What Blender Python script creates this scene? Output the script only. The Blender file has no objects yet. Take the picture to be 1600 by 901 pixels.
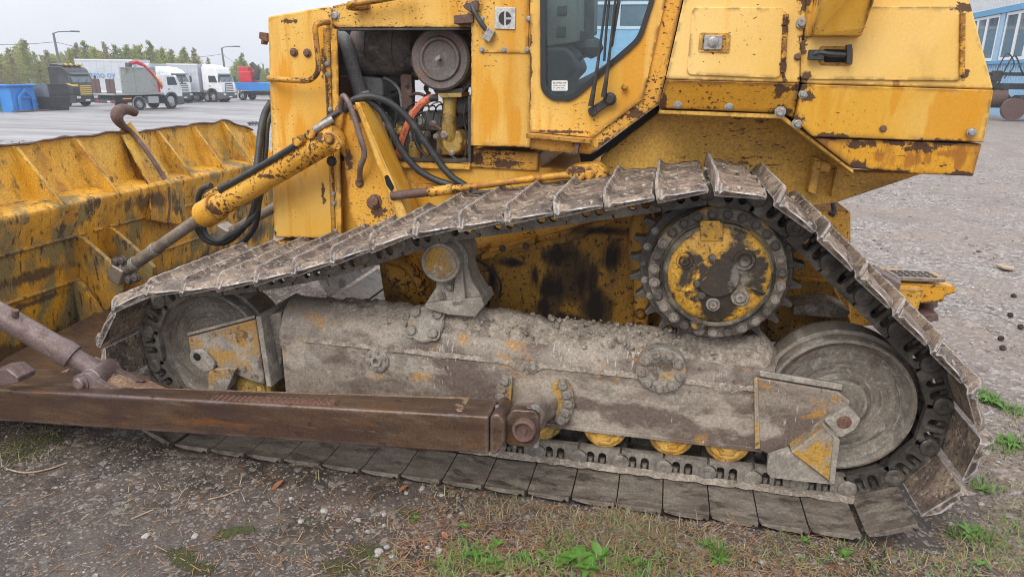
import bpy, bmesh, math, random
from math import sin, cos, pi, radians, sqrt, atan2
from mathutils import Vector, Matrix, noise
from mathutils.geometry import tessellate_polygon

scene = bpy.context.scene
COL = scene.collection
random.seed(7)

# ------------------------------------------------------------------ camera
F, PITCH, YAW, ROLL, CD, CH = 1090.0, 0.3001, 0.2124, 0.0139, 2.717, 1.868
CAM = Vector((0, -CD, CH))
FWD = Vector((-sin(YAW) * cos(PITCH), cos(YAW) * cos(PITCH), -sin(PITCH)))
_r = Vector((cos(YAW), sin(YAW), 0))
_u = _r.cross(FWD)
RGT = cos(ROLL) * _r + sin(ROLL) * _u
UPV = -sin(ROLL) * _r + cos(ROLL) * _u
cam = bpy.data.cameras.new("camera")
cam_ob = bpy.data.objects.new("camera", cam)
COL.objects.link(cam_ob)
cam.sensor_width = 36
cam.lens = 36 * F / 1600
cam.clip_start = 0.05
cam.clip_end = 2000
_m = Matrix((RGT, UPV, -FWD)).transposed().to_4x4()
_m.translation = CAM
cam_ob.matrix_world = _m
scene.camera = cam_ob

# ------------------------------------------------------------------ overcast daylight
world = bpy.data.worlds.new("World")
scene.world = world
world.use_nodes = True
nt = world.node_tree
nt.nodes.clear()
SUN_EL, SUN_AZ = radians(44), radians(194)
sky = nt.nodes.new("ShaderNodeTexSky")
sky.sky_type = 'NISHITA'
sky.sun_disc = False
sky.sun_elevation = SUN_EL
sky.sun_rotation = SUN_AZ
tc = nt.nodes.new("ShaderNodeTexCoord")
sep = nt.nodes.new("ShaderNodeSeparateXYZ")
nt.links.new(tc.outputs['Generated'], sep.inputs[0])
# CIE standard overcast sky: luminance rises as (1 + 2 sin h) / 3 from the horizon to the zenith
cl = nt.nodes.new("ShaderNodeMath"); cl.operation = 'MAXIMUM'; cl.inputs[1].default_value = 0
nt.links.new(sep.outputs[2], cl.inputs[0])
ma = nt.nodes.new("ShaderNodeMath"); ma.operation = 'MULTIPLY_ADD'
ma.inputs[1].default_value = 1.7; ma.inputs[2].default_value = 1.0
nt.links.new(cl.outputs[0], ma.inputs[0])
cn = nt.nodes.new("ShaderNodeTexNoise"); cn.inputs['Scale'].default_value = 3.0; cn.inputs['Detail'].default_value = 4
nt.links.new(tc.outputs['Generated'], cn.inputs['Vector'])
cr = nt.nodes.new("ShaderNodeMapRange")
cr.inputs[1].default_value = .3; cr.inputs[2].default_value = .7; cr.inputs[3].default_value = .88; cr.inputs[4].default_value = 1.08
nt.links.new(cn.outputs['Fac'], cr.inputs[0])
mu = nt.nodes.new("ShaderNodeMath"); mu.operation = 'MULTIPLY'
nt.links.new(ma.outputs[0], mu.inputs[0]); nt.links.new(cr.outputs[0], mu.inputs[1])
cg = nt.nodes.new("ShaderNodeMix"); cg.data_type = 'RGBA'; cg.blend_type = 'MULTIPLY'; cg.inputs[0].default_value = 1
cg.inputs[6].default_value = (5.9, 6.05, 6.55, 1)
nt.links.new(mu.outputs[0], cg.inputs[7])
mx = nt.nodes.new("ShaderNodeMix"); mx.data_type = 'RGBA'; mx.inputs[0].default_value = 0.93
nt.links.new(sky.outputs[0], mx.inputs[6]); nt.links.new(cg.outputs[2], mx.inputs[7])
bg = nt.nodes.new("ShaderNodeBackground"); bg.inputs['Strength'].default_value = 0.1
nt.links.new(mx.outputs[2], bg.inputs['Color'])
wo = nt.nodes.new("ShaderNodeOutputWorld")
nt.links.new(bg.outputs[0], wo.inputs['Surface'])

sun = bpy.data.lights.new("sun", 'SUN')
sun.energy = 1.5
sun.angle = radians(35)
sun.color = (1.0, 0.94, 0.86)
sun_ob = bpy.data.objects.new("sun", sun)
COL.objects.link(sun_ob)
_sd = Vector((sin(SUN_AZ) * cos(SUN_EL), cos(SUN_AZ) * cos(SUN_EL), sin(SUN_EL)))
sun_ob.rotation_euler = _sd.to_track_quat('Z', 'Y').to_euler()
sun_ob.location = (0, -6, 20)
scene.view_settings.view_transform = 'Standard'
scene.view_settings.look = 'None'
scene.view_settings.gamma = 1
scene.cycles.filter_width = 1.0
scene.view_settings.exposure = 0.52

# ------------------------------------------------------------------ helpers
def _ray(px, py):
    return FWD + (px - 800) / F * RGT - (py - 450.5) / F * UPV
def W(px, py, Y):            # the point of the plane Y that is seen at that place of the survey photograph
    d = _ray(px, py); return CAM + d * ((Y + CD) / d.y)
def WX(px, py, X):
    d = _ray(px, py); return CAM + d * (X / d.x)
def WZ(px, py, Z):
    d = _ray(px, py); return CAM + d * ((Z - CH) / d.z)
def far(px, dist):
    d = _ray(px, 117); h = Vector((d.x, d.y, 0)).normalized()
    return Vector((0, -CD, 0)) + h * dist
def P(pts, Y):
    return [W(a, b, Y) for a, b in pts]
def rnd(pts, r, n=4):        # round the corners of a 2-D outline
    out = []
    k = len(pts)
    for i in range(k):
        a, b, c = Vector(pts[i - 1]), Vector(pts[i]), Vector(pts[(i + 1) % k])
        u, v = a - b, c - b
        rr = min(r, u.length * .45, v.length * .45)
        p0, p1 = b + u.normalized() * rr, b + v.normalized() * rr
        for j in range(n + 1):
            t = j / n
            out.append(tuple(p0.lerp(b, t).lerp(b.lerp(p1, t), t)))
    return out
def smooth_path(pts, n=6):
    pts = [Vector(p) for p in pts]
    out = []
    for i in range(len(pts) - 1):
        p0 = pts[max(i - 1, 0)]; p1 = pts[i]; p2 = pts[i + 1]; p3 = pts[min(i + 2, len(pts) - 1)]
        for j in range(n):
            t = j / n
            out.append(.5 * ((2 * p1) + (p2 - p0) * t + (2 * p0 - 5 * p1 + 4 * p2 - p3) * t * t + (3 * p1 - p0 - 3 * p2 + p3) * t ** 3))
    out.append(pts[-1])
    return out

class MB:
    def __init__(s):
        s.v = []; s.f = []
    def box(s, c, d, rot=None):
        b = len(s.v); c = Vector(c)
        for x in (-.5, .5):
            for y in (-.5, .5):
                for z in (-.5, .5):
                    p = Vector((x * d[0], y * d[1], z * d[2]))
                    if rot: p = rot @ p
                    s.v.append(c + p)
        for q in ((0, 1, 3, 2), (4, 6, 7, 5), (0, 4, 5, 1), (2, 3, 7, 6), (0, 2, 6, 4), (1, 5, 7, 3)):
            s.f.append([b + i for i in q])
        return s
    def prism(s, pts, vec, holes=()):
        vec = Vector(vec)
        loops = [[Vector(p) for p in pts]] + [[Vector(p) for p in h] for h in holes]
        flat = [p for l in loops for p in l]
        b = len(s.v); n = len(flat)
        s.v += flat + [p + vec for p in flat]
        if len(loops) == 1:
            s.f.append([b + i for i in range(n)])
            s.f.append([b + n + i for i in reversed(range(n))])
        else:
            for t in tessellate_polygon(loops):
                s.f.append([b + i for i in t])
                s.f.append([b + n + i for i in reversed(t)])
        o = 0
        for l in loops:
            k = len(l)
            for i in range(k):
                j = (i + 1) % k
                s.f.append([b + o + i, b + o + j, b + n + o + j, b + n + o + i])
            o += k
        return s
    def cyl(s, p0, p1, r0, r1=None, n=16, caps=True):
        if r1 is None: r1 = r0
        p0, p1 = Vector(p0), Vector(p1)
        ax = (p1 - p0).normalized()
        q = ax.to_track_quat('Z', 'Y')
        b = len(s.v)
        for p, r in ((p0, r0), (p1, r1)):
            for i in range(n):
                a = 2 * pi * i / n
                s.v.append(p + q @ Vector((r * cos(a), r * sin(a), 0)))
        for i in range(n):
            j = (i + 1) % n
            s.f.append([b + i, b + j, b + n + j, b + n + i])
        if caps:
            s.f.append([b + i for i in reversed(range(n))]); s.f.append([b + n + i for i in range(n)])
        return s
    def lathe(s, c, axis, prof, n=32):      # prof: (radius, distance along axis)
        c = Vector(c); q = Vector(axis).normalized().to_track_quat('Z', 'Y')
        rings = []
        for r, h in prof:
            if r < 1e-5:
                rings.append([len(s.v)]); s.v.append(c + q @ Vector((0, 0, h)))
            else:
                rings.append(list(range(len(s.v), len(s.v) + n)))
                for i in range(n):
                    a = 2 * pi * i / n
                    s.v.append(c + q @ Vector((r * cos(a), r * sin(a), h)))
        for A, B in zip(rings, rings[1:]):
            for i in range(n):
                j = (i + 1) % n
                if len(A) == 1 and len(B) == 1: continue
                if len(A) == 1: s.f.append([A[0], B[j], B[i]])
                elif len(B) == 1: s.f.append([A[i], A[j], B[0]])
                else: s.f.append([A[i], A[j], B[j], B[i]])
        return s
    def tube(s, pts, r, n=8, sm=6, ridge=0):
        pts = smooth_path(pts, sm) if sm else [Vector(p) for p in pts]
        t0 = (pts[1] - pts[0]).normalized()
        up = Vector((0, 0, 1)) if abs(t0.z) < .9 else Vector((0, 1, 0))
        u = t0.cross(up).normalized()
        prev = None; first = None
        for k, p in enumerate(pts):
            t = (pts[min(k + 1, len(pts) - 1)] - pts[max(k - 1, 0)]).normalized()
            u = (u - t * u.dot(t)).normalized(); w = t.cross(u)
            rr = r(k / (len(pts) - 1)) if callable(r) else r
            if ridge and k % 2: rr *= 1 - ridge
            ring = list(range(len(s.v), len(s.v) + n))
            for i in range(n):
                a = 2 * pi * i / n
                s.v.append(p + (u * cos(a) + w * sin(a)) * rr)
            if prev:
                for i in range(n):
                    j = (i + 1) % n
                    s.f.append([prev[i], prev[j], ring[j], ring[i]])
            else: first = ring
            prev = ring
        s.f.append(list(reversed(first))); s.f.append(prev)
        return s
    def grid(s, rows):           # rows: lists of points, all the same length
        b = len(s.v); m = len(rows[0])
        for r in rows: s.v += [Vector(p) for p in r]
        for i in range(len(rows) - 1):
            for j in range(m - 1):
                s.f.append([b + i * m + j, b + i * m + j + 1, b + (i + 1) * m + j + 1, b + (i + 1) * m + j])
        return s
    def mesh(s, name, mat, origin, angle=32, recalc=True):
        me = bpy.data.meshes.new(name)
        me.from_pydata([p - origin for p in s.v], [], s.f)
        if recalc:
            bm = bmesh.new(); bm.from_mesh(me)
            bmesh.ops.recalc_face_normals(bm, faces=bm.faces)
            bm.to_mesh(me); bm.free()
        me.polygons.foreach_set('use_smooth', [True] * len(me.polygons))
        me.set_sharp_from_angle(angle=radians(angle))
        if mat: me.materials.append(mat)
        return me

WL = {}
def build(name, mb, mat, parent=None, bev=0.0, origin=None, angle=32, label=None, recalc=True):
    if origin is None:
        lo = Vector([min(p[i] for p in mb.v) for i in range(3)]); hi = Vector([max(p[i] for p in mb.v) for i in range(3)])
        origin = (lo + hi) / 2
        if parent is None: origin.z = lo.z
    o = bpy.data.objects.new(name, mb.mesh(name, mat, origin, angle, recalc))
    COL.objects.link(o)
    WL[o.name] = Vector(origin)
    o.location = Vector(origin) - (WL[parent.name] if parent else Vector())
    if parent: o.parent = parent
    if bev:
        m = o.modifiers.new("bevel", 'BEVEL'); m.width = bev; m.segments = 2; m.limit_method = 'ANGLE'; m.angle_limit = radians(40)
        m.harden_normals = True
    if label: o['label'] = label
    return o
def place(name, me, loc, parent, rot=None, scale=None):   # another object on shared mesh data
    o = bpy.data.objects.new(name, me); COL.objects.link(o)
    WL[o.name] = Vector(loc)
    o.location = Vector(loc) - (WL[parent.name] if parent else Vector())
    if parent: o.parent = parent
    if rot is not None: o.rotation_euler = rot
    if scale is not None: o.scale = scale
    return o
def empty(name, loc):
    o = bpy.data.objects.new(name, None); COL.objects.link(o)
    o.location = loc; o.empty_display_size = .3
    WL[o.name] = Vector(loc)
    return o
def tag(o, label=None, cat=None, group=None, kind=None):
    for k, v in (('label', label), ('category', cat), ('group', group), ('kind', kind)):
        if v: o[k] = v
    return o

# ------------------------------------------------------------------ materials
def mat(name, base, layers=(), rough=.6, metal=0.0, bump=(), spec=.5, rvar=0.0, alpha=None, grit=.22):
    """layers: (colour, kind, scale xyz, low, high, strength, seed[, detail]); later ones lie on top.
    kind: noise | edge (worn edges) | voro | wave ; bump: (scale xyz, strength, distance)."""
    m = bpy.data.materials.new(name); m.use_nodes = True
    t = m.node_tree; N = t.nodes; L = t.links
    b = N['Principled BSDF']
    g = N.new("ShaderNodeNewGeometry")
    def vec(sc, seed):
        mp = N.new("ShaderNodeMapping")
        mp.inputs['Scale'].default_value = sc; mp.inputs['Location'].default_value = (seed * 3.17, seed * 1.91, seed * 2.3)
        L.new(g.outputs['Position'], mp.inputs['Vector'])
        return mp.outputs[0]
    def rng(sock, lo, hi, to0=0.0, to1=1.0):
        r = N.new("ShaderNodeMapRange"); r.inputs[1].default_value = lo; r.inputs[2].default_value = hi
        r.inputs[3].default_value = to0; r.inputs[4].default_value = to1
        L.new(sock, r.inputs[0]); return r.outputs[0]
    def math_(op, a, bb):
        n = N.new("ShaderNodeMath"); n.operation = op
        for i, q in enumerate((a, bb)):
            if isinstance(q, (int, float)): n.inputs[i].default_value = q
            else: L.new(q, n.inputs[i])
        return n.outputs[0]
    cur = None
    rgh = None
    for ly in layers:
        colr, kind, sc, lo, hi, st, seed = ly[:7]
        det = ly[7] if len(ly) > 7 else 6
        if isinstance(sc, (int, float)): sc = (sc, sc, sc)
        if kind == 'voro':
            n = N.new("ShaderNodeTexVoronoi"); n.inputs['Scale'].default_value = 1
            L.new(vec(sc, seed), n.inputs['Vector'])
            s2 = N.new("ShaderNodeSeparateColor"); L.new(n.outputs['Color'], s2.inputs[0])
            fac = rng(s2.outputs[0], lo, hi)
        elif kind == 'edge':
            bv = N.new("ShaderNodeBevel"); bv.samples = 4; bv.inputs['Radius'].default_value = sc[0]
            d = N.new("ShaderNodeVectorMath"); d.operation = 'DOT_PRODUCT'
            L.new(bv.outputs[0], d.inputs[0]); L.new(g.outputs['Normal'], d.inputs[1])
            e = math_('SUBTRACT', 1.0, d.outputs['Value'])
            e = rng(e, .012, .16)
            ns = sc[1] or 28
            n = N.new("ShaderNodeTexNoise"); n.inputs['Scale'].default_value = 1; n.inputs['Detail'].default_value = det
            L.new(vec((ns, ns, ns), seed), n.inputs['Vector'])
            fac = math_('MULTIPLY', e, rng(n.outputs['Fac'], lo, hi))
        elif kind == 'ring':                      # marks that run round the axis of a turned part
            tco = N.new("ShaderNodeTexCoord"); sx = N.new("ShaderNodeSeparateXYZ"); L.new(tco.outputs['Object'], sx.inputs[0])
            r2 = math_('SQRT', math_('ADD', math_('MULTIPLY', sx.outputs[0], sx.outputs[0]), math_('MULTIPLY', sx.outputs[2], sx.outputs[2])), 0)
            cb_ = N.new("ShaderNodeCombineXYZ")
            L.new(math_('MULTIPLY', r2, sc[0]), cb_.inputs[0]); L.new(math_('MULTIPLY', sx.outputs[0], sc[1]), cb_.inputs[1]); L.new(math_('MULTIPLY', sx.outputs[2], sc[2]), cb_.inputs[2])
            n = N.new("ShaderNodeTexNoise"); n.inputs['Scale'].default_value = 1; n.inputs['Detail'].default_value = det
            L.new(cb_.outputs[0], n.inputs['Vector'])
            fac = rng(n.outputs['Fac'], lo, hi)
        elif kind == 'spot':                      # wear and stains at known places: scale = noise scale, seed = list of (px, py, Y, rx, rz)
            best = None
            for (a_, b_, y_, rx_, rz_) in seed:
                c_ = WX(a_, b_, y_) if y_ < -1 else W(a_, b_, y_)
                vs = N.new("ShaderNodeVectorMath"); vs.operation = 'SUBTRACT'; vs.inputs[1].default_value = c_
                L.new(g.outputs['Position'], vs.inputs[0])
                vm = N.new("ShaderNodeVectorMath"); vm.operation = 'MULTIPLY'; vm.inputs[1].default_value = (1 / rx_, 2.5, 1 / rz_)
                L.new(vs.outputs[0], vm.inputs[0])
                vl = N.new("ShaderNodeVectorMath"); vl.operation = 'LENGTH'; L.new(vm.outputs[0], vl.inputs[0])
                m_ = rng(vl.outputs['Value'], 0, 1.3, 1, 0)
                best = m_ if best is None else math_('MAXIMUM', best, m_)
            n = N.new("ShaderNodeTexNoise"); n.inputs['Scale'].default_value = 1; n.inputs['Detail'].default_value = det; n.inputs['Roughness'].default_value = .66
            L.new(vec(sc, 3), n.inputs['Vector'])
            fac = rng(math_('ADD', math_('MULTIPLY', best, .42), math_('MULTIPLY', n.outputs['Fac'], .9)), lo, hi)
        elif kind == 'chip':                      # chips that gather in patches
            n = N.new("ShaderNodeTexNoise"); n.inputs['Scale'].default_value = 1; n.inputs['Detail'].default_value = det; n.inputs['Roughness'].default_value = .6
            L.new(vec(sc, seed), n.inputs['Vector'])
            n2 = N.new("ShaderNodeTexNoise"); n2.inputs['Scale'].default_value = 1; n2.inputs['Detail'].default_value = 3
            L.new(vec((2.3, 2.3, 2.3), seed + 40), n2.inputs['Vector'])
            fac = rng(math_('ADD', n.outputs['Fac'], rng(n2.outputs['Fac'], .3, .75, -.14, .10)), lo, hi)
        else:
            n = N.new("ShaderNodeTexNoise"); n.inputs['Scale'].default_value = 1
            n.inputs['Detail'].default_value = det; n.inputs['Roughness'].default_value = .62
            n.inputs['Distortion'].default_value = .25
            L.new(vec(sc, seed), n.inputs['Vector'])
            fac = rng(n.outputs['Fac'], lo, hi)
        fac = math_('MULTIPLY', fac, st)
        mxn = N.new("ShaderNodeMix"); mxn.data_type = 'RGBA'
        L.new(fac, mxn.inputs[0])
        if cur is None: mxn.inputs[6].default_value = (*base, 1)
        else: L.new(cur, mxn.inputs[6])
        mxn.inputs[7].default_value = (*colr, 1)
        cur = mxn.outputs[2]
        if rvar:
            rgh = math_('MULTIPLY', fac, rvar) if rgh is None else math_('MAXIMUM', rgh, math_('MULTIPLY', fac, rvar))
    if cur is not None and grit:                  # fine grain in the colour of the dirt, rust and paint
        n = N.new("ShaderNodeTexNoise"); n.inputs['Scale'].default_value = 85; n.inputs['Detail'].default_value = 5; n.inputs['Roughness'].default_value = .7
        L.new(g.outputs['Position'], n.inputs['Vector'])
        k_ = rng(n.outputs['Fac'], .36, .64, 1 - grit * 1.3, 1 + grit)
        mm_ = N.new("ShaderNodeMix"); mm_.data_type = 'RGBA'; mm_.blend_type = 'MULTIPLY'; mm_.inputs[0].default_value = 1
        L.new(cur, mm_.inputs[6]); L.new(k_, mm_.inputs[7]); cur = mm_.outputs[2]
    if cur is None: b.inputs['Base Color'].default_value = (*base, 1)
    else: L.new(cur, b.inputs['Base Color'])
    b.inputs['Metallic'].default_value = metal
    b.inputs['Specular IOR Level'].default_value = spec
    if rgh is None: b.inputs['Roughness'].default_value = rough
    else:
        L.new(math_('ADD', rgh, rough), b.inputs['Roughness'])
    prev = None
    for sc, st, dist in bump:
        if isinstance(sc, (int, float)): sc = (sc, sc, sc)
        n = N.new("ShaderNodeTexNoise"); n.inputs['Scale'].default_value = 1; n.inputs['Detail'].default_value = 5
        n.inputs['Roughness'].default_value = .65
        L.new(vec(sc, 5), n.inputs['Vector'])
        bp = N.new("ShaderNodeBump"); bp.inputs['Strength'].default_value = st; bp.inputs['Distance'].default_value = dist
        L.new(n.outputs['Fac'], bp.inputs['Height'])
        if prev: L.new(prev, bp.inputs['Normal'])
        prev = bp.outputs[0]
    if prev: L.new(prev, b.inputs['Normal'])
    if alpha is not None: b.inputs['Alpha'].default_value = alpha
    return m

RUST = (.055, .022, .012)
RUSTO = (.20, .065, .015)
M = {}
RUST_SPOTS = [(1262, 150, .55, .05, .05), (1240, 190, .57, .07, .05), (1222, 176, .6, .06, .04), (1300, 214, .58, .12, .025), (1345, 224, .58, .10, .03), (1480, 222, .58, .16, .02), (1410, 224, .58, .14, .02),
    (1440, 230, .6, .10, .035), (1380, 268, .61, .22, .02), (1500, 272, .61, .12, .02), (1340, 258, .61, .06, .04), (1228, 40, .54, .025, .05), (1225, 105, .54, .025, .05), (1258, 4, .55, .05, .06), (1252, 72, .55, .03, .06), (1508, 12, .55, .07, .03), (1508, 118, .55, .03, .03), (1258, 118, .55, .04, .03), (1254, 136, .55, .05, .03),
    (1220, 140, .58, .04, .05), (1035, 160, .6, .03, .05), (995, 178, .82, .06, .04), (950, 222, .82, .05, .04), (878, 206, .8, .2, .012), (790, 230, .95, .2, .012), (735, 90, .95, .012, .3), (829, 120, .81, .012, .3), (790, 256, 1.04, .12, .03), (745, 248, 1.04, .06, .05), (680, 252, 1.03, .14, .015), (590, 330, .86, .06, .05), (556, 182, .86, .05, .05), (612, 345, .86, .06, .04), (545, 250, .86, .03, .08),
    (450, 33, 1.0, .08, .02), (422, 220, 1.0, .015, .3), (425, 365, 1.0, .05, .03), (480, 374, 1.0, .2, .02), (516, 200, 1.0, .012, .5), (505, 300, 1.0, .02, .1), (620, 44, 1.02, .4, .012), (900, 265, .74, .06, .03), (495, 100, .92, .03, .1), (500, 215, .75, .05, .04), (420, 275, .8, .10, .02), (340, 325, .9, .05, .05)]
DRIP_SPOTS = [(1425, 250, .6, .05, .07), (1452, 248, .6, .03, .07), (1500, 250, .6, .05, .07), (1372, 245, .6, .03, .05), (1480, 240, .6, .14, .03), (930, 320, 1, .02, .02)]
DEEP_SPOTS = [(1488, 185, .56, .10, .14), (1400, 150, .56, .02, .10), (768, 170, .95, .05, .16), (805, 200, .95, .04, .12), (448, 130, 1.0, .05, .2), (470, 220, 1.0, .06, .2), (500, 60, 1.0, .03, .12)]
OIL_SPOTS = [(875, 400, 1.02, .20, .10), (865, 450, 1.02, .16, .14), (905, 440, 1.02, .13, .20), (930, 480, 1.02, .14, .16), (880, 500, 1.02, .30, .07), (835, 430, 1.02, .05, .16), (800, 410, 1.02, .10, .03), (955, 400, 1.02, .07, .16), (815, 515, 1.02, .3, .03), (770, 440, 1.02, .03, .1), (850, 480, 1.02, .08, .10), (940, 360, 1.02, .2, .04)]
DARK_SPOTS = [(330, 405, -3.82, .5, .14), (270, 435, -3.84, .5, .12), (395, 365, -3.82, .5, .12), (225, 450, -3.84, .5, .10), (40, 550, -3.85, .5, .11), (95, 530, -3.85, .5, .10), (0, 560, -3.85, .5, .10), (140, 500, -3.85, .5, .08), (236, 315, -3.7, .3, .10), (330, 300, -3.72, .5, .012), (60, 470, -3.8, .5, .03), (50, 430, -3.8, .3, .05)]
M['paint'] = mat('yellow_paint', (.66, .345, .032), [
    ((.72, .455, .115), 'noise', (1.3, 1.3, .8), .40, .60, .9, 1, 4),          # sun-faded
    ((.60, .27, .008), 'noise', (7, 7, .55), .53, .62, .8, 2, 4),               # run marks
    ((.40, .20, .04), 'noise', (5, 5, 2.2), .56, .74, .5, 3),                # grime
    (RUSTO, 'chip', (7, 7, 4), .66, .74, .8, 8, 7),
    (RUST, 'chip', (60, 60, 85), .635, .665, .9, 4, 5),                   # stone chips
    ((.30, .12, .03), 'edge', (.05, 9, 0), .50, .60, .8, 9),
    ((.62, .27, .006), 'spot', (9, 9, 1.0), .52, .62, .85, DEEP_SPOTS, 4),
    ((.30, .10, .015), 'spot', (16, 16, 3), .66, .74, .85, DRIP_SPOTS, 6),
    (RUST, 'spot', (34, 34, 34), .66, .71, .93, RUST_SPOTS, 7),
    (RUST, 'edge', (.03, 20, 0), .42, .52, .95, 6)],
    grit=.05, rough=.36, rvar=.4, bump=[(60, .05, .004), (3, .05, .02)])
M['paint_pale'] = mat('sun_faded_yellow_paint', (.71, .435, .095), [
    ((.77, .515, .175), 'noise', (1.1, 1.1, .8), .40, .64, .95, 1, 4),
    ((.66, .33, .03), 'noise', (5, 5, .45), .565, .64, .8, 2, 4),
    ((.45, .25, .06), 'noise', (5, 5, 2.2), .60, .78, .45, 3),
    ((.30, .12, .03), 'edge', (.045, 9, 0), .52, .62, .8, 9),
    (RUSTO, 'chip', (9, 9, 5), .69, .74, .8, 8, 7),
    (RUST, 'chip', (55, 55, 75), .665, .69, .9, 4, 5),
    (RUST, 'spot', (34, 34, 34), .66, .71, .93, RUST_SPOTS, 7),
    (RUST, 'edge', (.03, 20, 0), .44, .54, .95, 6)],
    grit=.04, rough=.36, rvar=.4, bump=[(60, .05, .004), (3, .05, .02)])
M['paint_chip'] = mat('chipped_yellow_paint', (.62, .30, .022), [
    ((.68, .38, .06), 'noise', (2.5, 2.5, 1.6), .42, .66, .8, 11),
    ((.42, .19, .02), 'noise', (6, 6, 2), .52, .72, .6, 3),
    (RUSTO, 'noise', (9, 9, 5), .60, .70, .7, 18),
    (RUST, 'chip', (48, 48, 64), .555, .59, .95, 14, 7),
    ((.26, .10, .03), 'edge', (.05, 8, 0), .46, .56, .85, 19),
    (RUST, 'chip', (20, 20, 120), .60, .64, .9, 15, 5),
    (RUST, 'spot', (30, 30, 30), .62, .68, .93, RUST_SPOTS, 7),
    (RUST, 'edge', (.03, 22, 0), .36, .47, 1, 16)],
    grit=.10, rough=.42, rvar=.35, bump=[(50, .10, .004)])
M['paint_rust'] = mat('rust_streaked_yellow_paint', (.64, .31, .02), [
    ((.66, .36, .05), 'noise', (2, 2, 2), .45, .65, .8, 21),
    ((.36, .13, .012), 'noise', (11, 11, .8), .55, .64, .85, 22, 6),
    ((.10, .04, .015), 'noise', (14, 14, 1.6), .60, .66, .85, 28, 7),
    (RUSTO, 'noise', (10, 10, 2), .6, .72, .7, 27),
    (RUST, 'chip', (34, 34, 44), .56, .60, .95, 24, 7),
    ((.24, .09, .025), 'edge', (.07, 7, 0), .44, .55, .9, 29),
    ((.36, .13, .012), 'spot', (20, 20, 2.0), .66, .76, .9, DRIP_SPOTS, 7),
    (RUST, 'spot', (32, 32, 32), .665, .715, .95, RUST_SPOTS, 7),
    (RUST, 'edge', (.03, 18, 0), .34, .45, 1, 26)],
    grit=.10, rough=.4, rvar=.35, bump=[(50, .10, .004)])
M['blade'] = mat('blade_paint', (.63, .325, .022), [
    ((.68, .43, .085), 'noise', (2, 2, 2.4), .45, .68, .8, 31),
    ((.34, .15, .012), 'noise', (6, 6, 3), .50, .68, .7, 32),
    ((.19, .165, .07), 'noise', (2.6, 2.6, 2.0), .57, .66, .7, 33, 9),     # lichen and film
    ((.30, .105, .015), 'noise', (4, 4, 3), .57, .66, .7, 38, 8),
    ((.10, .09, .05), 'noise', (16, 16, 6), .58, .68, .8, 35),
    ((.07, .045, .03), 'chip', (34, 34, 16), .60, .65, .85, 34, 7),
    ((.76, .60, .30), 'noise', (3, 40, 60), .64, .68, .5, 39, 4),
    (RUST, 'edge', (.02, 0, 0), .36, .54, 1, 36)],
    rough=.45, rvar=.3, bump=[(40, .15, .005)])
M['blade_low'] = mat('worn_blade_paint', (.62, .31, .018), [
    ((.32, .14, .012), 'noise', (5, 5, 2), .45, .65, .8, 42),
    ((.15, .14, .07), 'noise', (4.5, 4.5, 2.4), .49, .58, .8, 43, 9),
    ((.05, .032, .02), 'noise', (3.0, 3.0, 1.5), .60, .64, .9, 44, 9),
    ((.06, .035, .018), 'spot', (14, 14, 4), .60, .74, .85, DARK_SPOTS, 10),
    ((.05, .03, .02), 'noise', (28, 28, 8), .57, .64, .9, 45, 6),
    (RUST, 'edge', (.02, 0, 0), .34, .5, 1, 46)],
    rough=.5, rvar=.3, bump=[(40, .2, .005)])
M['grimy'] = mat('oily_yellow_paint', (.58, .30, .028), [
    ((.42, .21, .03), 'noise', (3, 3, 1.5), .4, .65, .8, 51),
    ((.17, .10, .035), 'noise', (5, 5, 1.6), .52, .62, .8, 52, 9),
    ((.085, .048, .02), 'spot', (7, 7, 2.0), .55, .70, .9, OIL_SPOTS, 10),
    ((.026, .016, .010), 'spot', (13, 13, 2.2), .66, .78, .95, OIL_SPOTS, 10),
    ((.03, .02, .014), 'noise', (40, 40, 30), .56, .62, .9, 54, 5)],
    rough=.5, rvar=.25, bump=[(35, .2, .005)])
M['inner'] = mat('dull_yellow_paint', (.58, .32, .04), [
    ((.62, .37, .07), 'noise', (2.5, 2.5, 2.5), .42, .66, .8, 61),
    ((.20, .11, .03), 'noise', (3.5, 8, 8), .54, .72, .7, 62),
    (RUST, 'chip', (26, 40, 110), .635, .66, .9, 64, 5),
    (RUST, 'edge', (.015, 0, 0), .4, .6, .9, 66)],
    rough=.5, rvar=.25, bump=[(40, .1, .004)])
M['arm'] = mat('polished_rusty_steel', (.095, .055, .037), [
    ((.15, .098, .055), 'noise', (2.2, 6, 9), .44, .64, .8, 71, 9),
    ((.055, .032, .028), 'noise', (3, 6, 8), .48, .62, .8, 72, 9),
    ((.20, .165, .13), 'noise', (5, 30, 60), .60, .70, .5, 77, 5),
    ((.27, .215, .21), 'edge', (.035, 7, 0), .40, .58, .8, 76),  # pale edges: wet highlights painted into the steel colour
    ((.045, .025, .018), 'noise', (20, 30, 40), .6, .68, .8, 74),
    ((.20, .08, .02), 'noise', (3, 12, 16), .58, .68, .7, 75)],
    rough=.27, rvar=.25, metal=.35, bump=[((10, 60, 60), .2, .004), ((60, 60, 60), .12, .003)])
M['strut'] = mat('grey_rusty_steel', (.16, .115, .105), [
    ((.25, .20, .185), 'noise', (5, 5, 5), .45, .66, .8, 81),
    ((.10, .05, .03), 'noise', (8, 8, 8), .54, .68, .8, 82),
    ((.33, .26, .2), 'noise', (30, 30, 30), .62, .7, .6, 83)],
    rough=.42, metal=.3, bump=[(60, .1, .003)])
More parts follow.
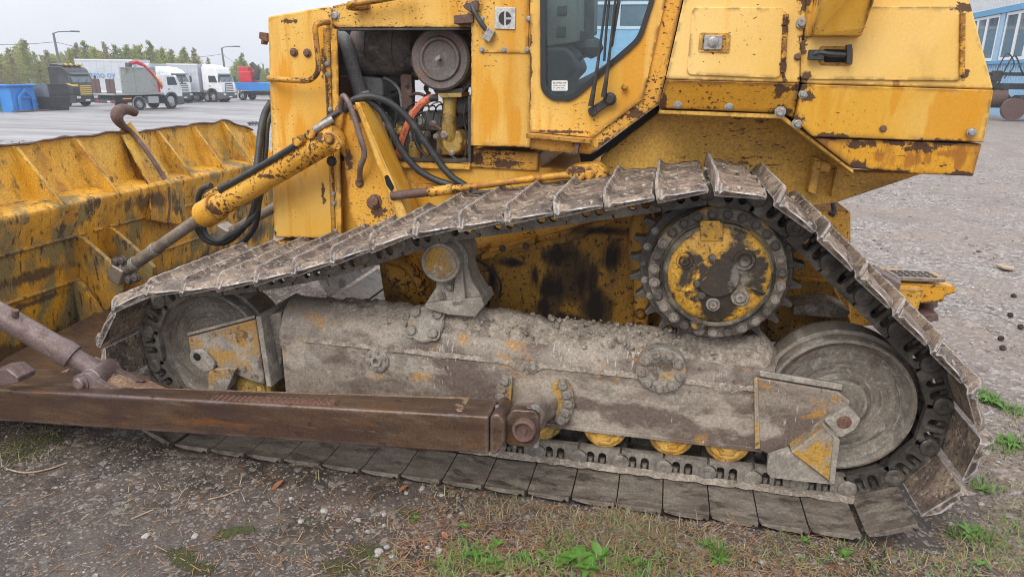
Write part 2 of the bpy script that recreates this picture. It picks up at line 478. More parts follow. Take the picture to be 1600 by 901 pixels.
M['sandy'] = mat('sand_dusted_steel', (.22, .135, .08), [
    ((.15, .08, .05), 'noise', (7, 7, 7), .45, .62, .8, 85),
    ((.36, .28, .19), 'noise', (60, 60, 60), .54, .64, .8, 86),
    ((.07, .04, .03), 'noise', (18, 18, 18), .6, .7, .8, 87)],
    rough=.8, bump=[(120, .5, .006)])
M['shoe'] = mat('muddy_track_steel', (.115, .085, .065), [
    ((.26, .195, .137), 'noise', (7, 7, 7), .45, .56, .95, 91, 9),
    ((.06, .045, .034), 'noise', (9, 9, 9), .53, .60, .9, 92, 9),
    ((.17, .115, .085), 'noise', (4, 4, 4), .52, .64, .7, 97, 8),
    ((.48, .40, .31), 'noise', (30, 30, 30), .56, .64, .75, 93, 8),
    ((.035, .026, .02), 'noise', (50, 50, 50), .565, .63, .9, 98, 7),
    ((.50, .48, .46), 'edge', (.014, 0, 0), .30, .46, .95, 96)],
    rough=.6, rvar=.2, bump=[(30, .6, .014), (110, .6, .006)])
M['shoe_low'] = mat('wet_dark_track_steel', (.128, .105, .083), [
    ((.215, .182, .142), 'noise', (9, 20, 20), .45, .60, .85, 101, 9),
    ((.042, .033, .026), 'noise', (7, 13, 13), .52, .62, .85, 102, 9),
    ((.19, .17, .14), 'noise', (2.6, 2.6, 2.6), .56, .66, .7, 107, 8),
    ((.24, .21, .17), 'noise', (50, 50, 50), .66, .72, .7, 103),
    ((.20, .17, .13), 'edge', (.008, 0, 0), .4, .6, .5, 106)],
    rough=.5, rvar=.2, bump=[(40, .5, .009), (120, .4, .004)])
M['link'] = mat('dusty_link_steel', (.17, .15, .125), [
    ((.28, .25, .205), 'noise', (12, 12, 12), .45, .62, .85, 111),
    ((.05, .04, .034), 'noise', (16, 16, 16), .54, .68, .8, 112),
    ((.18, .10, .05), 'noise', (20, 20, 20), .63, .7, .5, 113)],
    rough=.6, metal=.15, bump=[(60, .3, .004)])
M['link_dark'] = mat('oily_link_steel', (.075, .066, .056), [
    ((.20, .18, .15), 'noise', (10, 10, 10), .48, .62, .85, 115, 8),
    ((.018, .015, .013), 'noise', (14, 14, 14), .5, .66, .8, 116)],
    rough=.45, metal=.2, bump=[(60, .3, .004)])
M['frame'] = mat('scraped_track_frame', (.255, .212, .168), [
    ((.10, .066, .052), 'noise', (2.4, 2.4, 4.2), .455, .55, .8, 121, 10),      # bare brown steel
    ((.40, .205, .035), 'noise', (3.8, 3.8, 5.2), .585, .65, .75, 122, 9),     # paint left over
    ((.36, .31, .25), 'noise', (2.6, 2.6, 5), .53, .61, .85, 123, 9),           # dried clay
    ((.19, .16, .13), 'noise', (9, 9, 9), .56, .64, .7, 126, 8),
    ((.50, .46, .40), 'chip', (70, 34, 16), .615, .665, .6, 124, 6),           # light scratches

    ((.05, .035, .03), 'noise', (22, 22, 30), .63, .7, .7, 125)],
    rough=.5, rvar=.3, bump=[(40, .45, .008), (110, .3, .004)])
M['clay'] = mat('clay_coated_steel', (.29, .255, .21), [
    ((.17, .15, .13), 'noise', (6, 6, 6), .45, .65, .8, 131, 7),
    ((.43, .385, .325), 'noise', (11, 11, 11), .50, .64, .85, 132, 8),
    ((.36, .18, .03), 'noise', (7, 7, 7), .64, .72, .6, 133, 6),
    ((.45, .42, .38), 'edge', (.008, 0, 0), .35, .6, .5, 136)],
    rough=.8, bump=[(50, .5, .007)])
M['clay_some'] = mat('clay_with_paint_left', (.24, .215, .18), [
    ((.40, .215, .04), 'noise', (4.5, 4.5, 6), .50, .58, .85, 241, 9),
    ((.34, .31, .265), 'noise', (12, 12, 12), .54, .63, .85, 242, 8),
    ((.09, .055, .035), 'noise', (16, 16, 16), .56, .63, .8, 243, 7),
    ((.42, .40, .36), 'edge', (.010, 0, 0), .3, .5, .7, 246)],
    rough=.75, bump=[(50, .5, .007)])
M['clay_yellow'] = mat('clay_smeared_yellow_paint', (.42, .24, .045), [
    ((.27, .24, .20), 'noise', (9, 9, 9), .48, .56, .9, 141, 8),
    ((.16, .09, .035), 'noise', (5, 5, 5), .5, .64, .6, 144, 7),
    ((.36, .33, .29), 'noise', (14, 14, 14), .57, .64, .85, 142, 7),
    ((.08, .05, .03), 'noise', (24, 24, 24), .58, .66, .8, 143),
    ((.40, .38, .35), 'edge', (.01, 0, 0), .25, .5, .8, 146)],
    rough=.7, bump=[(50, .4, .006)])
M['clay_ring'] = mat('clay_polished_idler', (.17, .145, .115), [
    ((.255, .222, .178), 'ring', (30, 4, 4), .42, .60, .7, 151, 5),
    ((.075, .068, .06), 'ring', (70, 5, 5), .51, .64, .75, 152, 8),
    ((.10, .09, .078), 'noise', (9, 9, 9), .52, .62, .75, 154, 9),
    ((.34, .315, .27), 'noise', (30, 30, 30), .56, .66, .6, 157, 7),
    ((.40, .38, .34), 'ring', (80, 14, 14), .60, .68, .6, 155, 7),
    ((.15, .085, .05), 'noise', (7, 7, 7), .56, .66, .65, 153, 8)],
    rough=.55, bump=[(30, .3, .005)])
M['dirt'] = mat('dry_clay_dirt', (.29, .245, .195), [
    ((.42, .36, .29), 'noise', (22, 22, 22), .48, .60, .9, 161, 9),
    ((.15, .12, .095), 'noise', (9, 9, 9), .5, .64, .7, 162, 9),
    ((.42, .38, .33), 'voro', (70, 70, 70), .82, .9, .6, 163)],
    rough=.95, spec=.15, bump=[(90, .9, .01), (30, .5, .02)])
M['drive'] = mat('final_drive_paint', (.56, .30, .028), [
    ((.30, .16, .03), 'noise', (9, 9, 9), .45, .65, .7, 171),
    ((.020, .017, .015), 'noise', (4.2, 4.2, 4.2), .485, .53, .97, 179, 9),     # oil
    ((.20, .18, .145), 'noise', (6, 6, 6), .585, .66, .7, 173, 6),
    ((.05, .035, .025), 'noise', (50, 50, 50), .57, .64, .9, 174, 5)],
    rough=.45, rvar=.2, bump=[(60, .2, .004)])
M['drive_ring'] = mat('greasy_clay_steel', (.14, .115, .08), [
    ((.25, .215, .16), 'noise', (9, 9, 9), .46, .60, .85, 181, 9),
    ((.028, .022, .018), 'noise', (4.5, 4.5, 4.5), .47, .56, .92, 182, 9),
    ((.44, .235, .035), 'noise', (9, 9, 9), .555, .63, .85, 183, 8),
    ((.30, .28, .24), 'edge', (.008, 0, 0), .4, .6, .5, 186)],
    rough=.55, bump=[(60, .3, .004)])
M['sprocket'] = mat('sprocket_steel', (.075, .062, .052), [
    ((.15, .125, .1), 'noise', (10, 10, 10), .48, .66, .8, 191),
    ((.30, .29, .27), 'edge', (.012, 0, 0), .25, .5, .7, 196),
    ((.03, .024, .02), 'noise', (6, 6, 6), .5, .66, .8, 192)],
    rough=.5, metal=.2, bump=[(60, .25, .004)])
M['rubber'] = mat('black_rubber_hose', (.028, .030, .032), [((.065, .068, .07), 'noise', (14, 14, 14), .5, .7, .8, 201)], rough=.5, bump=[(120, .1, .002)])
M['seal'] = mat('black_rubber_seal', (.018, .018, .02), rough=.45)
M['orange'] = mat('orange_hose_stripe', (.62, .16, .075), [((.35, .09, .05), 'noise', (20, 20, 20), .5, .7, .7, 203)], rough=.6)
M['ink'] = mat('black_print', (.03, .025, .025), rough=.7)
M['black_metal'] = mat('black_sooty_metal', (.03, .028, .026), [((.07, .06, .055), 'noise', (8, 8, 8), .5, .7, .8, 211)], rough=.6, bump=[(40, .3, .005)])
M['engine'] = mat('oily_engine_metal', (.06, .055, .05), [((.13, .11, .08), 'noise', (9, 9, 9), .5, .68, .8, 213), ((.015, .013, .012), 'noise', (6, 6, 6), .5, .66, .8, 214)], rough=.5, bump=[(40, .3, .006)])
M['engine_yellow'] = mat('dirty_engine_paint', (.42, .28, .07), [((.22, .15, .05), 'noise', (12, 12, 12), .48, .66, .8, 216), ((.06, .045, .03), 'noise', (24, 24, 24), .57, .66, .9, 217), ((.10, .07, .035), 'noise', (5, 5, 5), .52, .66, .7, 218)], rough=.5, bump=[(40, .2, .004)])
M['muffler'] = mat('burnt_muffler', (.14, .125, .115), [((.05, .043, .04), 'noise', (6, 6, 6), .46, .62, .9, 221, 8), ((.23, .20, .185), 'noise', (18, 18, 18), .56, .68, .7, 222), ((.22, .05, .03), 'noise', (4, 4, 4), .6, .72, .7, 223)], rough=.7, bump=[(30, .4, .008)])
M['filter'] = mat('rusty_filter_can', (.12, .10, .09), [((.18, .085, .05), 'noise', (7, 7, 7), .5, .66, .8, 226, 8), ((.18, .17, .16), 'noise', (10, 10, 10), .55, .68, .6, 227)], rough=.6, bump=[(60, .25, .003)])
M['grey_pipe'] = mat('dusty_grey_pipe', (.15, .155, .16), [((.09, .085, .08), 'noise', (12, 12, 12), .48, .66, .8, 228)], rough=.65, bump=[(50, .2, .003)])
M['brown'] = mat('brown_rusty_bracket', (.11, .06, .045), [((.17, .13, .12), 'noise', (14, 14, 14), .52, .68, .7, 229)], rough=.7, bump=[(50, .3, .004)])
M['bolt'] = mat('weathered_bolt', (.33, .32, .30), [((.15, .10, .07), 'noise', (50, 50, 50), .5, .66, .8, 231)], rough=.45, metal=.4)
M['bolt_rust'] = mat('rusty_bolt', (.15, .075, .05), [((.22, .14, .09), 'noise', (60, 60, 60), .5, .66, .8, 233)], rough=.6, metal=.2)
M['bolt_clay'] = mat('clay_coated_bolt', (.24, .21, .175), [((.12, .095, .075), 'noise', (40, 40, 40), .5, .62, .8, 235), ((.36, .19, .04), 'noise', (16, 16, 16), .6, .7, .6, 236)], rough=.65, bump=[(80, .3, .003)])
M['bolt_dark'] = mat('oily_bolt', (.075, .062, .052), [((.15, .13, .11), 'noise', (30, 30, 30), .52, .66, .8, 237)], rough=.5)
M['rod'] = mat('dusty_cylinder_rod', (.22, .185, .145), [((.10, .08, .06), 'noise', (8, 8, 8), .5, .66, .8, 241), ((.34, .31, .27), 'noise', (20, 20, 20), .58, .68, .7, 242)], rough=.4, metal=.3)
M['chrome'] = mat('bare_recoil_rod', (.42, .43, .45), [((.25, .24, .23), 'noise', (14, 14, 14), .5, .66, .8, 243)], rough=.4, metal=.5)
M['dark'] = mat('dark_cab_lining', (.018, .019, .02), [((.05, .055, .05), 'noise', (14, 14, 14), .5, .7, .8, 245)], rough=.7)
M['cab_in'] = mat('grey_green_cab_panel', (.115, .125, .095), [((.09, .095, .08), 'noise', (5, 5, 5), .48, .66, .8, 247), ((.25, .25, .22), 'noise', (30, 30, 30), .62, .7, .6, 248)], rough=.6)
M['plastic'] = mat('black_wiper_plastic', (.03, .027, .025), [((.10, .075, .06), 'noise', (20, 20, 20), .54, .68, .8, 251)], rough=.45)
M['sticker'] = mat('white_sticker', (.72, .72, .68), rough=.5)
M['silver'] = mat('silver_badge', (.50, .50, .49), [((.30, .29, .28), 'noise', (40, 40, 40), .5, .66, .6, 253)], rough=.4, metal=.3)
M['tooth_top'] = mat('perforated_step_steel', (.26, .225, .18), [((.12, .08, .05), 'noise', (14, 14, 14), .5, .66, .8, 255), ((.42, .22, .03), 'noise', (9, 9, 9), .56, .66, .7, 256)], rough=.6, bump=[(60, .3, .004)])
M['hole'] = mat('black_hole_lining', (.008, .008, .008), rough=.9)

def glass(name, tint, rough=.02, opacity=.06):
    m = bpy.data.materials.new(name); m.use_nodes = True
    t = m.node_tree; N = t.nodes; L = t.links
    N.remove(N['Principled BSDF'])
    tr = N.new("ShaderNodeBsdfTransparent"); tr.inputs[0].default_value = (*tint, 1)
    gl = N.new("ShaderNodeBsdfGlossy"); gl.inputs['Roughness'].default_value = rough
    df = N.new("ShaderNodeBsdfDiffuse"); df.inputs[0].default_value = (.25, .27, .25, 1)
    fr = N.new("ShaderNodeFresnel"); fr.inputs[0].default_value = 1.5
    nz = N.new("ShaderNodeTexNoise"); nz.inputs['Scale'].default_value = 9; nz.inputs['Detail'].default_value = 8
    rg = N.new("ShaderNodeMapRange"); rg.inputs[1].default_value = .4; rg.inputs[2].default_value = .8; rg.inputs[3].default_value = opacity * .3; rg.inputs[4].default_value = opacity
    g = N.new("ShaderNodeNewGeometry"); L.new(g.outputs['Position'], nz.inputs['Vector'])
    L.new(nz.outputs['Fac'], rg.inputs[0])
    m1 = N.new("ShaderNodeMixShader"); L.new(rg.outputs[0], m1.inputs[0]); L.new(tr.outputs[0], m1.inputs[1]); L.new(df.outputs[0], m1.inputs[2])
    m2 = N.new("ShaderNodeMixShader"); L.new(fr.outputs[0], m2.inputs[0]); L.new(m1.outputs[0], m2.inputs[1]); L.new(gl.outputs[0], m2.inputs[2])
    L.new(m2.outputs[0], N['Material Output'].inputs['Surface'])
    return m
M['glass'] = glass('dusty_window_glass', (.74, .86, .90))
# ================================================================== BULLDOZER
D = tag(empty('bulldozer', (-.6, 1.55, 0)), 'large worn yellow crawler bulldozer parked on the gravel yard with its blade to the left', 'bulldozer')

_bolt_me = {}
def bolt_mesh(m, n=6):
    k = (m, n)
    if k not in _bolt_me:
        b = MB().lathe((0, 0, 0), (0, 0, 1), [(1.45, -.3), (1.45, .22), (1.05, .25), (1.0, .85), (.8, 1.0), (0, 1.0)], 12 if n == 12 else 6 * 2)
        _bolt_me[k] = b.mesh('bolt', M[m], Vector())
    return _bolt_me[k]
def bolt(parent, loc, r=.012, axis=(0, -1, 0), m='bolt'):
    q = Vector(axis).normalized().to_track_quat('Z', 'Y').to_euler()
    return place('bolt', bolt_mesh(m), loc, parent, q, (r, r, r * .9))
def bolts(parent, pts, Y, r=.012, m='bolt'):
    for a, b in pts: bolt(parent, W(a, b, Y), r, m=m)
def panel(name, pts, Y, th, m='paint', bev=.006, holes=(), parent=D):
    b = MB().prism(P(pts, Y), (0, th, 0), [P(h, Y) for h in holes])
    return build(name, b, M[m], parent, bev=bev)
def panel3(name, pts, th, m='paint', bev=.006, parent=D):   # pts: (px, py, Y)
    b = MB().prism([W(*p) for p in pts], (0, th, 0))
    return build(name, b, M[m], parent, bev=bev)
def ptube(name, pts, r, m, parent=D, n=8, sm=6, ridge=0, label=None):   # pts: (px, py, Y)
    return build(name, MB().tube([W(*p) for p in pts], r, n, sm, ridge), M[m], parent, label=label, angle=60)

# ---------------------------------------------------------------- radiator guard and hood
rg = panel('radiator_guard', rnd([(418, 26), (516, 9), (518, 42), (533, 374), (428, 372)], 8), 1.0, .05, 'paint', .012)
panel('guard_front', rnd([(418, 26), (440, 22), (450, 372), (428, 372)], 4), 1.055, 1.0, 'paint', .01)
panel('radiator_core', [(446, 30), (490, 24), (500, 370), (454, 370)], 1.06, .98, 'black_metal', 0)
strip = panel('guard_strip', [(515.5, 44), (526.5, 46), (534, 373), (527, 373)], .985, .012, 'paint', .003)
seam = panel('edge_flange', [(504, 44), (515, 44), (524, 374), (518, 374)], .992, .006, 'paint_chip', .002)
bolts(rg, [(459, 82), (480, 83)], .995, .016, 'bolt_rust')
bolts(strip, [(511, 100), (513, 117), (516, 171), (521, 303), (522, 317), (524, 361)], .985, .010)
ptube('grab_handle', [(513, 35, 1.0), (502, 36, .93), (493, 42, .91), (494, 62, .91), (497, 90, .91), (497, 110, .91), (490, 121, .91), (478, 126, .91), (450, 125, .91), (424, 123, .93), (421, 122, 1.0)], .0155, 'paint_chip')
lt = panel('hood_latch', [(405, 50), (418, 52), (418, 66), (412, 64), (411, 70), (407, 69), (408, 62), (404, 60)], 1.1, .05, 'bolt_rust', .003)
ft = panel('radiator_foot', [(430, 377), (532, 378), (530, 392), (440, 398), (436, 390)], 1.02, .5, 'paint_chip', .01)
hood = MB().prism(P(rnd([(519, 9.5), (560, 2), (736, -45), (736, 43), (527, 43.5), (519, 38)], 4), 1.02), (0, .03, 0))
hood.prism([W(519, 9.5, 1.05), W(736, -45, 1.05), W(736, -45, 1.05) + Vector((0, 0, -.05)), W(519, 9.5, 1.05) + Vector((0, 0, -.03))], (0, 1.0, 0))
hood.prism([p + Vector((0, 1.03, 0)) for p in P([(519, 9.5), (736, -45), (736, 43), (527, 43.5)], 1.02)], (0, .03, 0))
hd = build('hood', hood, M['paint'], D, bev=.005)
panel('hood_lip', [(527, 44), (736, 43.6), (736, 47), (527, 48)], 1.012, .04, 'black_metal', .002)
bolt(hd, W(524, 25, 1.02), .017)
ptube('hood_handle', [(566, 12, 1.02), (549, 12, .97), (547, 7, .95), (575, 3, .95), (604, -2, .95), (640, -9, .95)], .016, 'paint_chip')
hb = panel('handle_bracket', rnd([(556, 6), (574, 4), (575, 14), (560, 16)], 3), .985, .04, 'paint_chip', .003)

# cowl between the engine bay and the cab
cowl = panel('cowl_panel', [(736, -50), (829, -50), (829, 231), (735, 228)], .95, .05, 'paint')
panel('firewall', [(737, -50), (829, -50), (829, 231), (736, 228)], 1.02, 1.1, 'grimy', 0)
up = panel('upper_cowl_plate', [(752, -50), (828.5, -50), (825, 83.5), (752, 82)], .942, .007, 'paint', .002)
bolts(up, [(753, 78), (788, 78), (824, 78), (826, 30), (753, 30)], .942, .010)
bolt(cowl, W(753, 28.5, .95), .008, m='bolt_rust')
# badge
bd = panel('badge', [(773, 11), (805.5, 12), (805, 46.5), (772.5, 45.5)], .934, .008, 'silver', .002)
c0 = W(789, 29, .9335)
s_ = (W(799, 29, .9335) - c0).length
disc = MB()
for sgn in (-1, 1):
    arc = [c0 + Vector((sgn * .16 * s_, 0, sz * .98 * s_)) for sz in ((1,) if sgn < 0 else (1,))]
    pts = []
    for k in range(13):
        a = pi / 2 - pi * k / 12
        pts.append(c0 + Vector((sgn * max(.16, cos(a)) * s_, 0, sin(a) * s_)))
    if sgn > 0:        # the right half is cut by the bar of the letter
        up_ = [p for p in pts if p.z > c0.z + .17 * s_]; dn = [p for p in pts if p.z < c0.z - .17 * s_]
        disc.prism(up_ + [c0 + Vector((.98 * s_, 0, .17 * s_)), c0 + Vector((.16 * s_, 0, .17 * s_))], (0, -.0015, 0))
        disc.prism([c0 + Vector((.16 * s_, 0, -.17 * s_)), c0 + Vector((.98 * s_, 0, -.17 * s_))] + dn, (0, -.0015, 0))
    else:
        disc.prism(pts, (0, -.0015, 0))
build('emblem', disc, M['ink'], bd)
# rubber hood strap and its buckle
st = ptube('hood_strap', [(736, 6, .93), (742, 20, .91), (752, 37, .91), (760, 47, .915)], .012, 'rubber')
build('buckle', MB().box(W(764, 55, .92), (.045, .03, .06), Matrix.Rotation(.5, 3, 'Y')), M['bolt'], st, bev=.004)
build('strap_hook', MB().box(W(733, 12, .93), (.05, .03, .03), Matrix.Rotation(.6, 3, 'Y')).box(W(743, 10, .93), (.03, .03, .05)), M['brown'], st, bev=.004)
panel('filter_bracket', [(709, 24), (739, 22), (739, 36), (709, 38)], .93, .09, 'brown', .004)

# lower side of the engine frame
fr = panel('main_frame', [(533, 252), (735, 258), (735, 233), (842, 240), (846, 262), (930, 262), (960, 270), (960, 345), (740, 400), (533, 420)], 1.06, 1.0, 'paint', .006)
panel('sill_plate', [(735, 231), (842, 238.5), (841, 267), (734, 262)], 1.045, .014, 'paint_chip', .004)
panel('frame_rib', [(600, 250), (735, 256), (735, 266), (600, 262)], 1.03, .03, 'paint', .006)
panel('frame_rib', [(600, 286), (800, 291), (800, 300), (600, 298)], 1.035, .025, 'paint', .006)
panel('bay_lip', [(600, 246), (731, 250), (731, 254), (600, 251)], 1.02, .05, 'black_metal', .002)
panel('bay_post', [(731, 150), (735.5, 150), (735.5, 256), (731, 252)], .96, .06, 'black_metal', .002)

# ---------------------------------------------------------------- engine
eng = build('engine_block', MB().prism(P([(600, 190), (735, 186), (735, 256), (600, 256)], 1.42), (0, .5, 0)), M['engine'], D, bev=.02)
bk = MB()
bk.prism(P([(527, 46), (650, 46), (650, 108), (632, 118), (627, 256), (527, 256)], 1.85), (0, .06, 0))
bk.prism(P([(648, 46), (736, 46), (736, 118), (700, 118), (662, 100)], 1.86), (0, .06, 0))
bk.prism(P([(626, 182), (736, 180), (736, 258), (626, 258)], 1.85), (0, .05, 0))
build('engine_far_side', bk, M['black_metal'], D)
# muffler: a horizontal drum
mc = W(604, 78, 1.42)
mf = MB().lathe(mc + Vector((-.21, 0, 0)), (1, 0, 0), [(0, 0), (.07, .0), (.12, .02), (.15, .06), (.158, .10), (.158, .30), (.15, .36), (.12, .40), (.06, .42), (0, .42)], 28)
mu_ = build('muffler', mf, M['muffler'], D)
sm_ = MB()
for dx in (-.075, .09): sm_.lathe(mc + Vector((dx, 0, 0)), (1, 0, 0), [(.157, -.006), (.163, -.004), (.163, .004), (.157, .006)], 28)
build('muffler_seam', sm_, M['muffler'], mu_)
ptube('heat_shield_pipe', [(641, 84, 1.3), (652, 82, 1.28), (662, 80, 1.27)], .012, 'brown')
# air filter can facing out
ac = W(686, 92, 1.10)
R_ = (W(733, 92, 1.10) - W(640, 92, 1.10)).length / 2
af = MB().lathe(ac, (0, 1, 0), [(0, .012), (R_ * .53, .012), (R_ * .58, .0), (R_ * .66, .0), (R_ * .71, .016), (R_ * .92, .012), (R_ * .985, .022), (R_, .035), (R_, .09), (R_ * .96, .095), (R_ * .97, .12), (R_ * .97, .45), (0, .45)], 48)
afo = build('air_filter', af, M['filter'], D)
build('wing_nut', MB().cyl(ac + Vector((.0, -.025, 0)), ac + Vector((0, .02, 0)), .009, n=8).box(ac + Vector((0, -.018, .002)), (.035, .012, .018), Matrix.Rotation(-.6, 3, 'Y')), M['bolt'], afo, bev=.002)
build('clamp_band', MB().lathe(ac + Vector((0, .10, 0)), (0, 1, 0), [(R_ * .96, 0), (R_ * 1.02, .004), (R_ * 1.02, .03), (R_ * .96, .034)], 48), M['black_metal'], afo)
panel('filter_bracket', [(676, 139), (724, 138), (722, 146), (680, 147)], 1.14, .12, 'black_metal', .004)
panel('filter_foot', [(686, 133), (708, 133), (706, 142), (688, 142)], 1.13, .1, 'black_metal', .004)
ptube('exhaust_pipe', [(520, 58, 1.35), (534, 60, 1.3), (543, 72, 1.27), (548, 92, 1.26), (554, 118, 1.26), (563, 146, 1.28)], .044, 'grey_pipe', n=16)
build('pipe_clamp', MB().tube([W(558, 151, 1.22), W(566, 147, 1.2), W(576, 144, 1.22)], .012, 6), M['bolt'], D)
panel('shroud_plate', [(560, 118), (596, 122), (600, 150), (590, 158), (566, 150)], 1.32, .25, 'grey_pipe', .02)
panel('shroud_plate', [(530, 118), (548, 120), (553, 150), (540, 190), (530, 190)], 1.34, .05, 'brown', .01)
panel('post_bracket', rnd([(625, 119), (629, 116), (643, 117), (644, 178), (627, 178)], 2), 1.3, .06, 'brown', .006)
fan = MB()
fc = W(590, 208, 1.45)
for rr, h in ((.20, 0), (.15, -.05), (.10, -.08)):
    fan.lathe(fc + Vector((0, h, 0)), (0, -1, 0), [(rr, -.03), (rr, .0), (rr * .9, .015), (rr * .86, .0), (rr * .7, .0), (rr * .66, .02), (0, .02)], 36)
build('fan_pulley', fan, M['engine'], D)
# intake elbow casting
ek = MB().tube([W(702, 144, 1.2), W(703, 160, 1.2), W(702, 185, 1.2), W(703, 205, 1.21), W(708, 218, 1.24)], lambda t: .038 + .010 * abs(2 * t - .8), 16)
eb = build('intake_elbow', ek, M['engine_yellow'], D)
build('elbow_flange', MB().prism(P(rnd([(684, 146), (724, 145), (721, 152), (688, 153)], 2), 1.14), (0, .14, 0)), M['engine_yellow'], eb, bev=.004)
build('thermostat_housing', MB().prism(P(rnd([(692, 204), (718, 203), (724, 222), (718, 240), (696, 240), (689, 224)], 8), 1.19), (0, .12, 0)), M['engine_yellow'], eb, bev=.018)
bolt(eb, W(696, 210, 1.185), .020); bolt(eb, W(681, 213, 1.25), .012); bolt(eb, W(706, 239, 1.19), .012); bolt(eb, W(677, 193, 1.25), .014)
ptube('engine_pipe', [(664, 205, 1.3), (663, 225, 1.3), (664, 252, 1.3)], .024, 'engine_yellow', n=12)
ptube('engine_pipe', [(717, 222, 1.22), (726, 223, 1.24), (734, 222, 1.26)], .018, 'engine_yellow', n=12)
ptube('engine_pipe', [(615, 200, 1.38), (622, 203, 1.38), (629, 205, 1.38)], .03, 'engine_yellow', n=12)
panel('valve_cover', rnd([(658, 174), (733, 172), (733, 196), (700, 206), (655, 204)], 5), 1.34, .2, 'grey_pipe', .012)
panel('engine_case', rnd([(680, 205), (732, 205), (732, 242), (682, 243)], 5), 1.32, .2, 'engine_yellow', .012)
alt = W(723, 164, 1.25)
build('alternator', MB().lathe(alt, (0, -1, 0), [(0, .05), (.03, .05), (.05, .04), (.055, .0), (.055, -.12), (0, -.12)], 20), M['black_metal'], D)
ptube('bay_cable', [(735, 130, 1.1), (728, 138, 1.12), (722, 148, 1.14)], .006, 'rubber')
ptube('bay_cable', [(612, 206, 1.3), (611, 230, 1.28), (609, 248, 1.27)], .01, 'rubber')
ptube('bay_cable', [(640, 205, 1.27), (643, 220, 1.27), (641, 238, 1.27), (636, 246, 1.27)], .009, 'grey_pipe')
ptube('bay_cable', [(660, 176, 1.25), (652, 180, 1.25), (650, 192, 1.25), (656, 214, 1.25), (651, 246, 1.25)], .008, 'rubber')
ptube('bay_cable', [(633, 130, 1.5), (634, 148, 1.5), (626, 165, 1.5)], .004, 'rubber')
ptube('bay_cable', [(646, 130, 1.5), (648, 148, 1.5), (640, 170, 1.5)], .004, 'rubber')
ptube('ether_line', [(672, 147, 1.5), (664, 138, 1.5), (672, 126, 1.5), (678, 119, 1.5)], .010, 'engine_yellow')
# smaller pipes, wires and fittings that crowd the bay
for k in range(6):
    x0 = 660 + 11 * k
    ptube('injector_line', [(x0, 176, 1.33), (x0 - 3, 166 - (k % 2) * 4, 1.31), (x0 - 10, 160 + (k % 3) * 3, 1.30), (x0 - 22, 168, 1.30), (x0 - 30, 186 + 3 * k, 1.31)], .0045, 'bolt' if k % 2 else 'black_metal', n=6)
for k, (pts, r, mm) in enumerate([
    ([(648, 112, 1.4), (640, 128, 1.42), (622, 140, 1.44), (606, 146, 1.45)], .008, 'rubber'),
    ([(655, 112, 1.42), (668, 132, 1.45), (664, 160, 1.40), (657, 176, 1.36)], .007, 'grey_pipe'),
    ([(600, 122, 1.36), (612, 128, 1.34), (624, 142, 1.32), (628, 168, 1.3)], .010, 'grey_pipe'),
    ([(604, 150, 1.36), (614, 160, 1.34), (619, 178, 1.33), (616, 200, 1.33)], .008, 'rubber'),
    ([(708, 246, 1.17), (716, 250, 1.16), (728, 248, 1.17)], .010, 'rubber'),
    ([(652, 200, 1.26), (648, 214, 1.24), (655, 232, 1.22), (668, 246, 1.2)], .009, 'rubber'),
    ([(672, 196, 1.24), (684, 198, 1.22), (690, 204, 1.2)], .010, 'brown'),
    ([(578, 160, 1.36), (576, 176, 1.33), (582, 200, 1.32), (594, 224, 1.32), (598, 246, 1.3)], .012, 'grey_pipe'),
    ([(604, 176, 1.34), (600, 196, 1.32), (604, 220, 1.3), (602, 248, 1.28)], .008, 'bolt'),
    ([(728, 160, 1.1), (725, 186, 1.12), (729, 210, 1.14), (727, 244, 1.14)], .006, 'rubber'),
    ([(640, 150, 1.3), (652, 146, 1.28), (664, 150, 1.26)], .009, 'brown')]):
    ptube('bay_pipe' if mm != 'rubber' else 'bay_cable', pts, r, mm, n=8)
for a, b, r, mm in ((646, 178, .020, 'bolt'), (656, 190, .022, 'bolt'), (668, 210, .016, 'bolt_dark'), (730, 180, .014, 'bolt_dark'), (690, 180, .012, 'bolt_dark'), (712, 178, .012, 'bolt_dark'), (640, 198, .014, 'bolt_clay'), (722, 236, .014, 'bolt_dark'), (686, 236, .014, 'bolt_dark'), (634, 132, .010, 'bolt_dark'), (634, 168, .010, 'bolt_dark')):
    bolt(eng, W(a, b, 1.28), r, m=mm)
build('turbo_elbow', MB().tube([W(640, 96, 1.30), W(652, 100, 1.27), W(656, 110, 1.3), W(650, 118, 1.36)], .030, 12), M['muffler'], D)
build('belt_cover', MB().prism(P(rnd([(566, 168), (600, 176), (612, 206), (604, 240), (572, 246), (556, 214)], 8), 1.40), (0, .05, 0)), M['engine'], D, bev=.015)
build('belt', MB().tube([W(a, b, 1.33) for a, b in ((588, 184), (600, 196), (604, 214), (598, 230), (584, 234), (574, 224), (572, 204), (578, 190), (588, 184))], .012, 6), M['rubber'], D)
build('filter_canister', MB().cyl(W(648, 226, 1.26), W(648, 250, 1.26), .035, n=16).cyl(W(648, 222, 1.26), W(648, 227, 1.26), .030, n=16), M['engine_yellow'], D, bev=.006)
build('bracket_plate', MB().prism(P(rnd([(560, 150), (590, 150), (596, 160), (590, 176), (566, 176)], 4), 1.30), (0, .02, 0)), M['black_metal'], D, bev=.003)
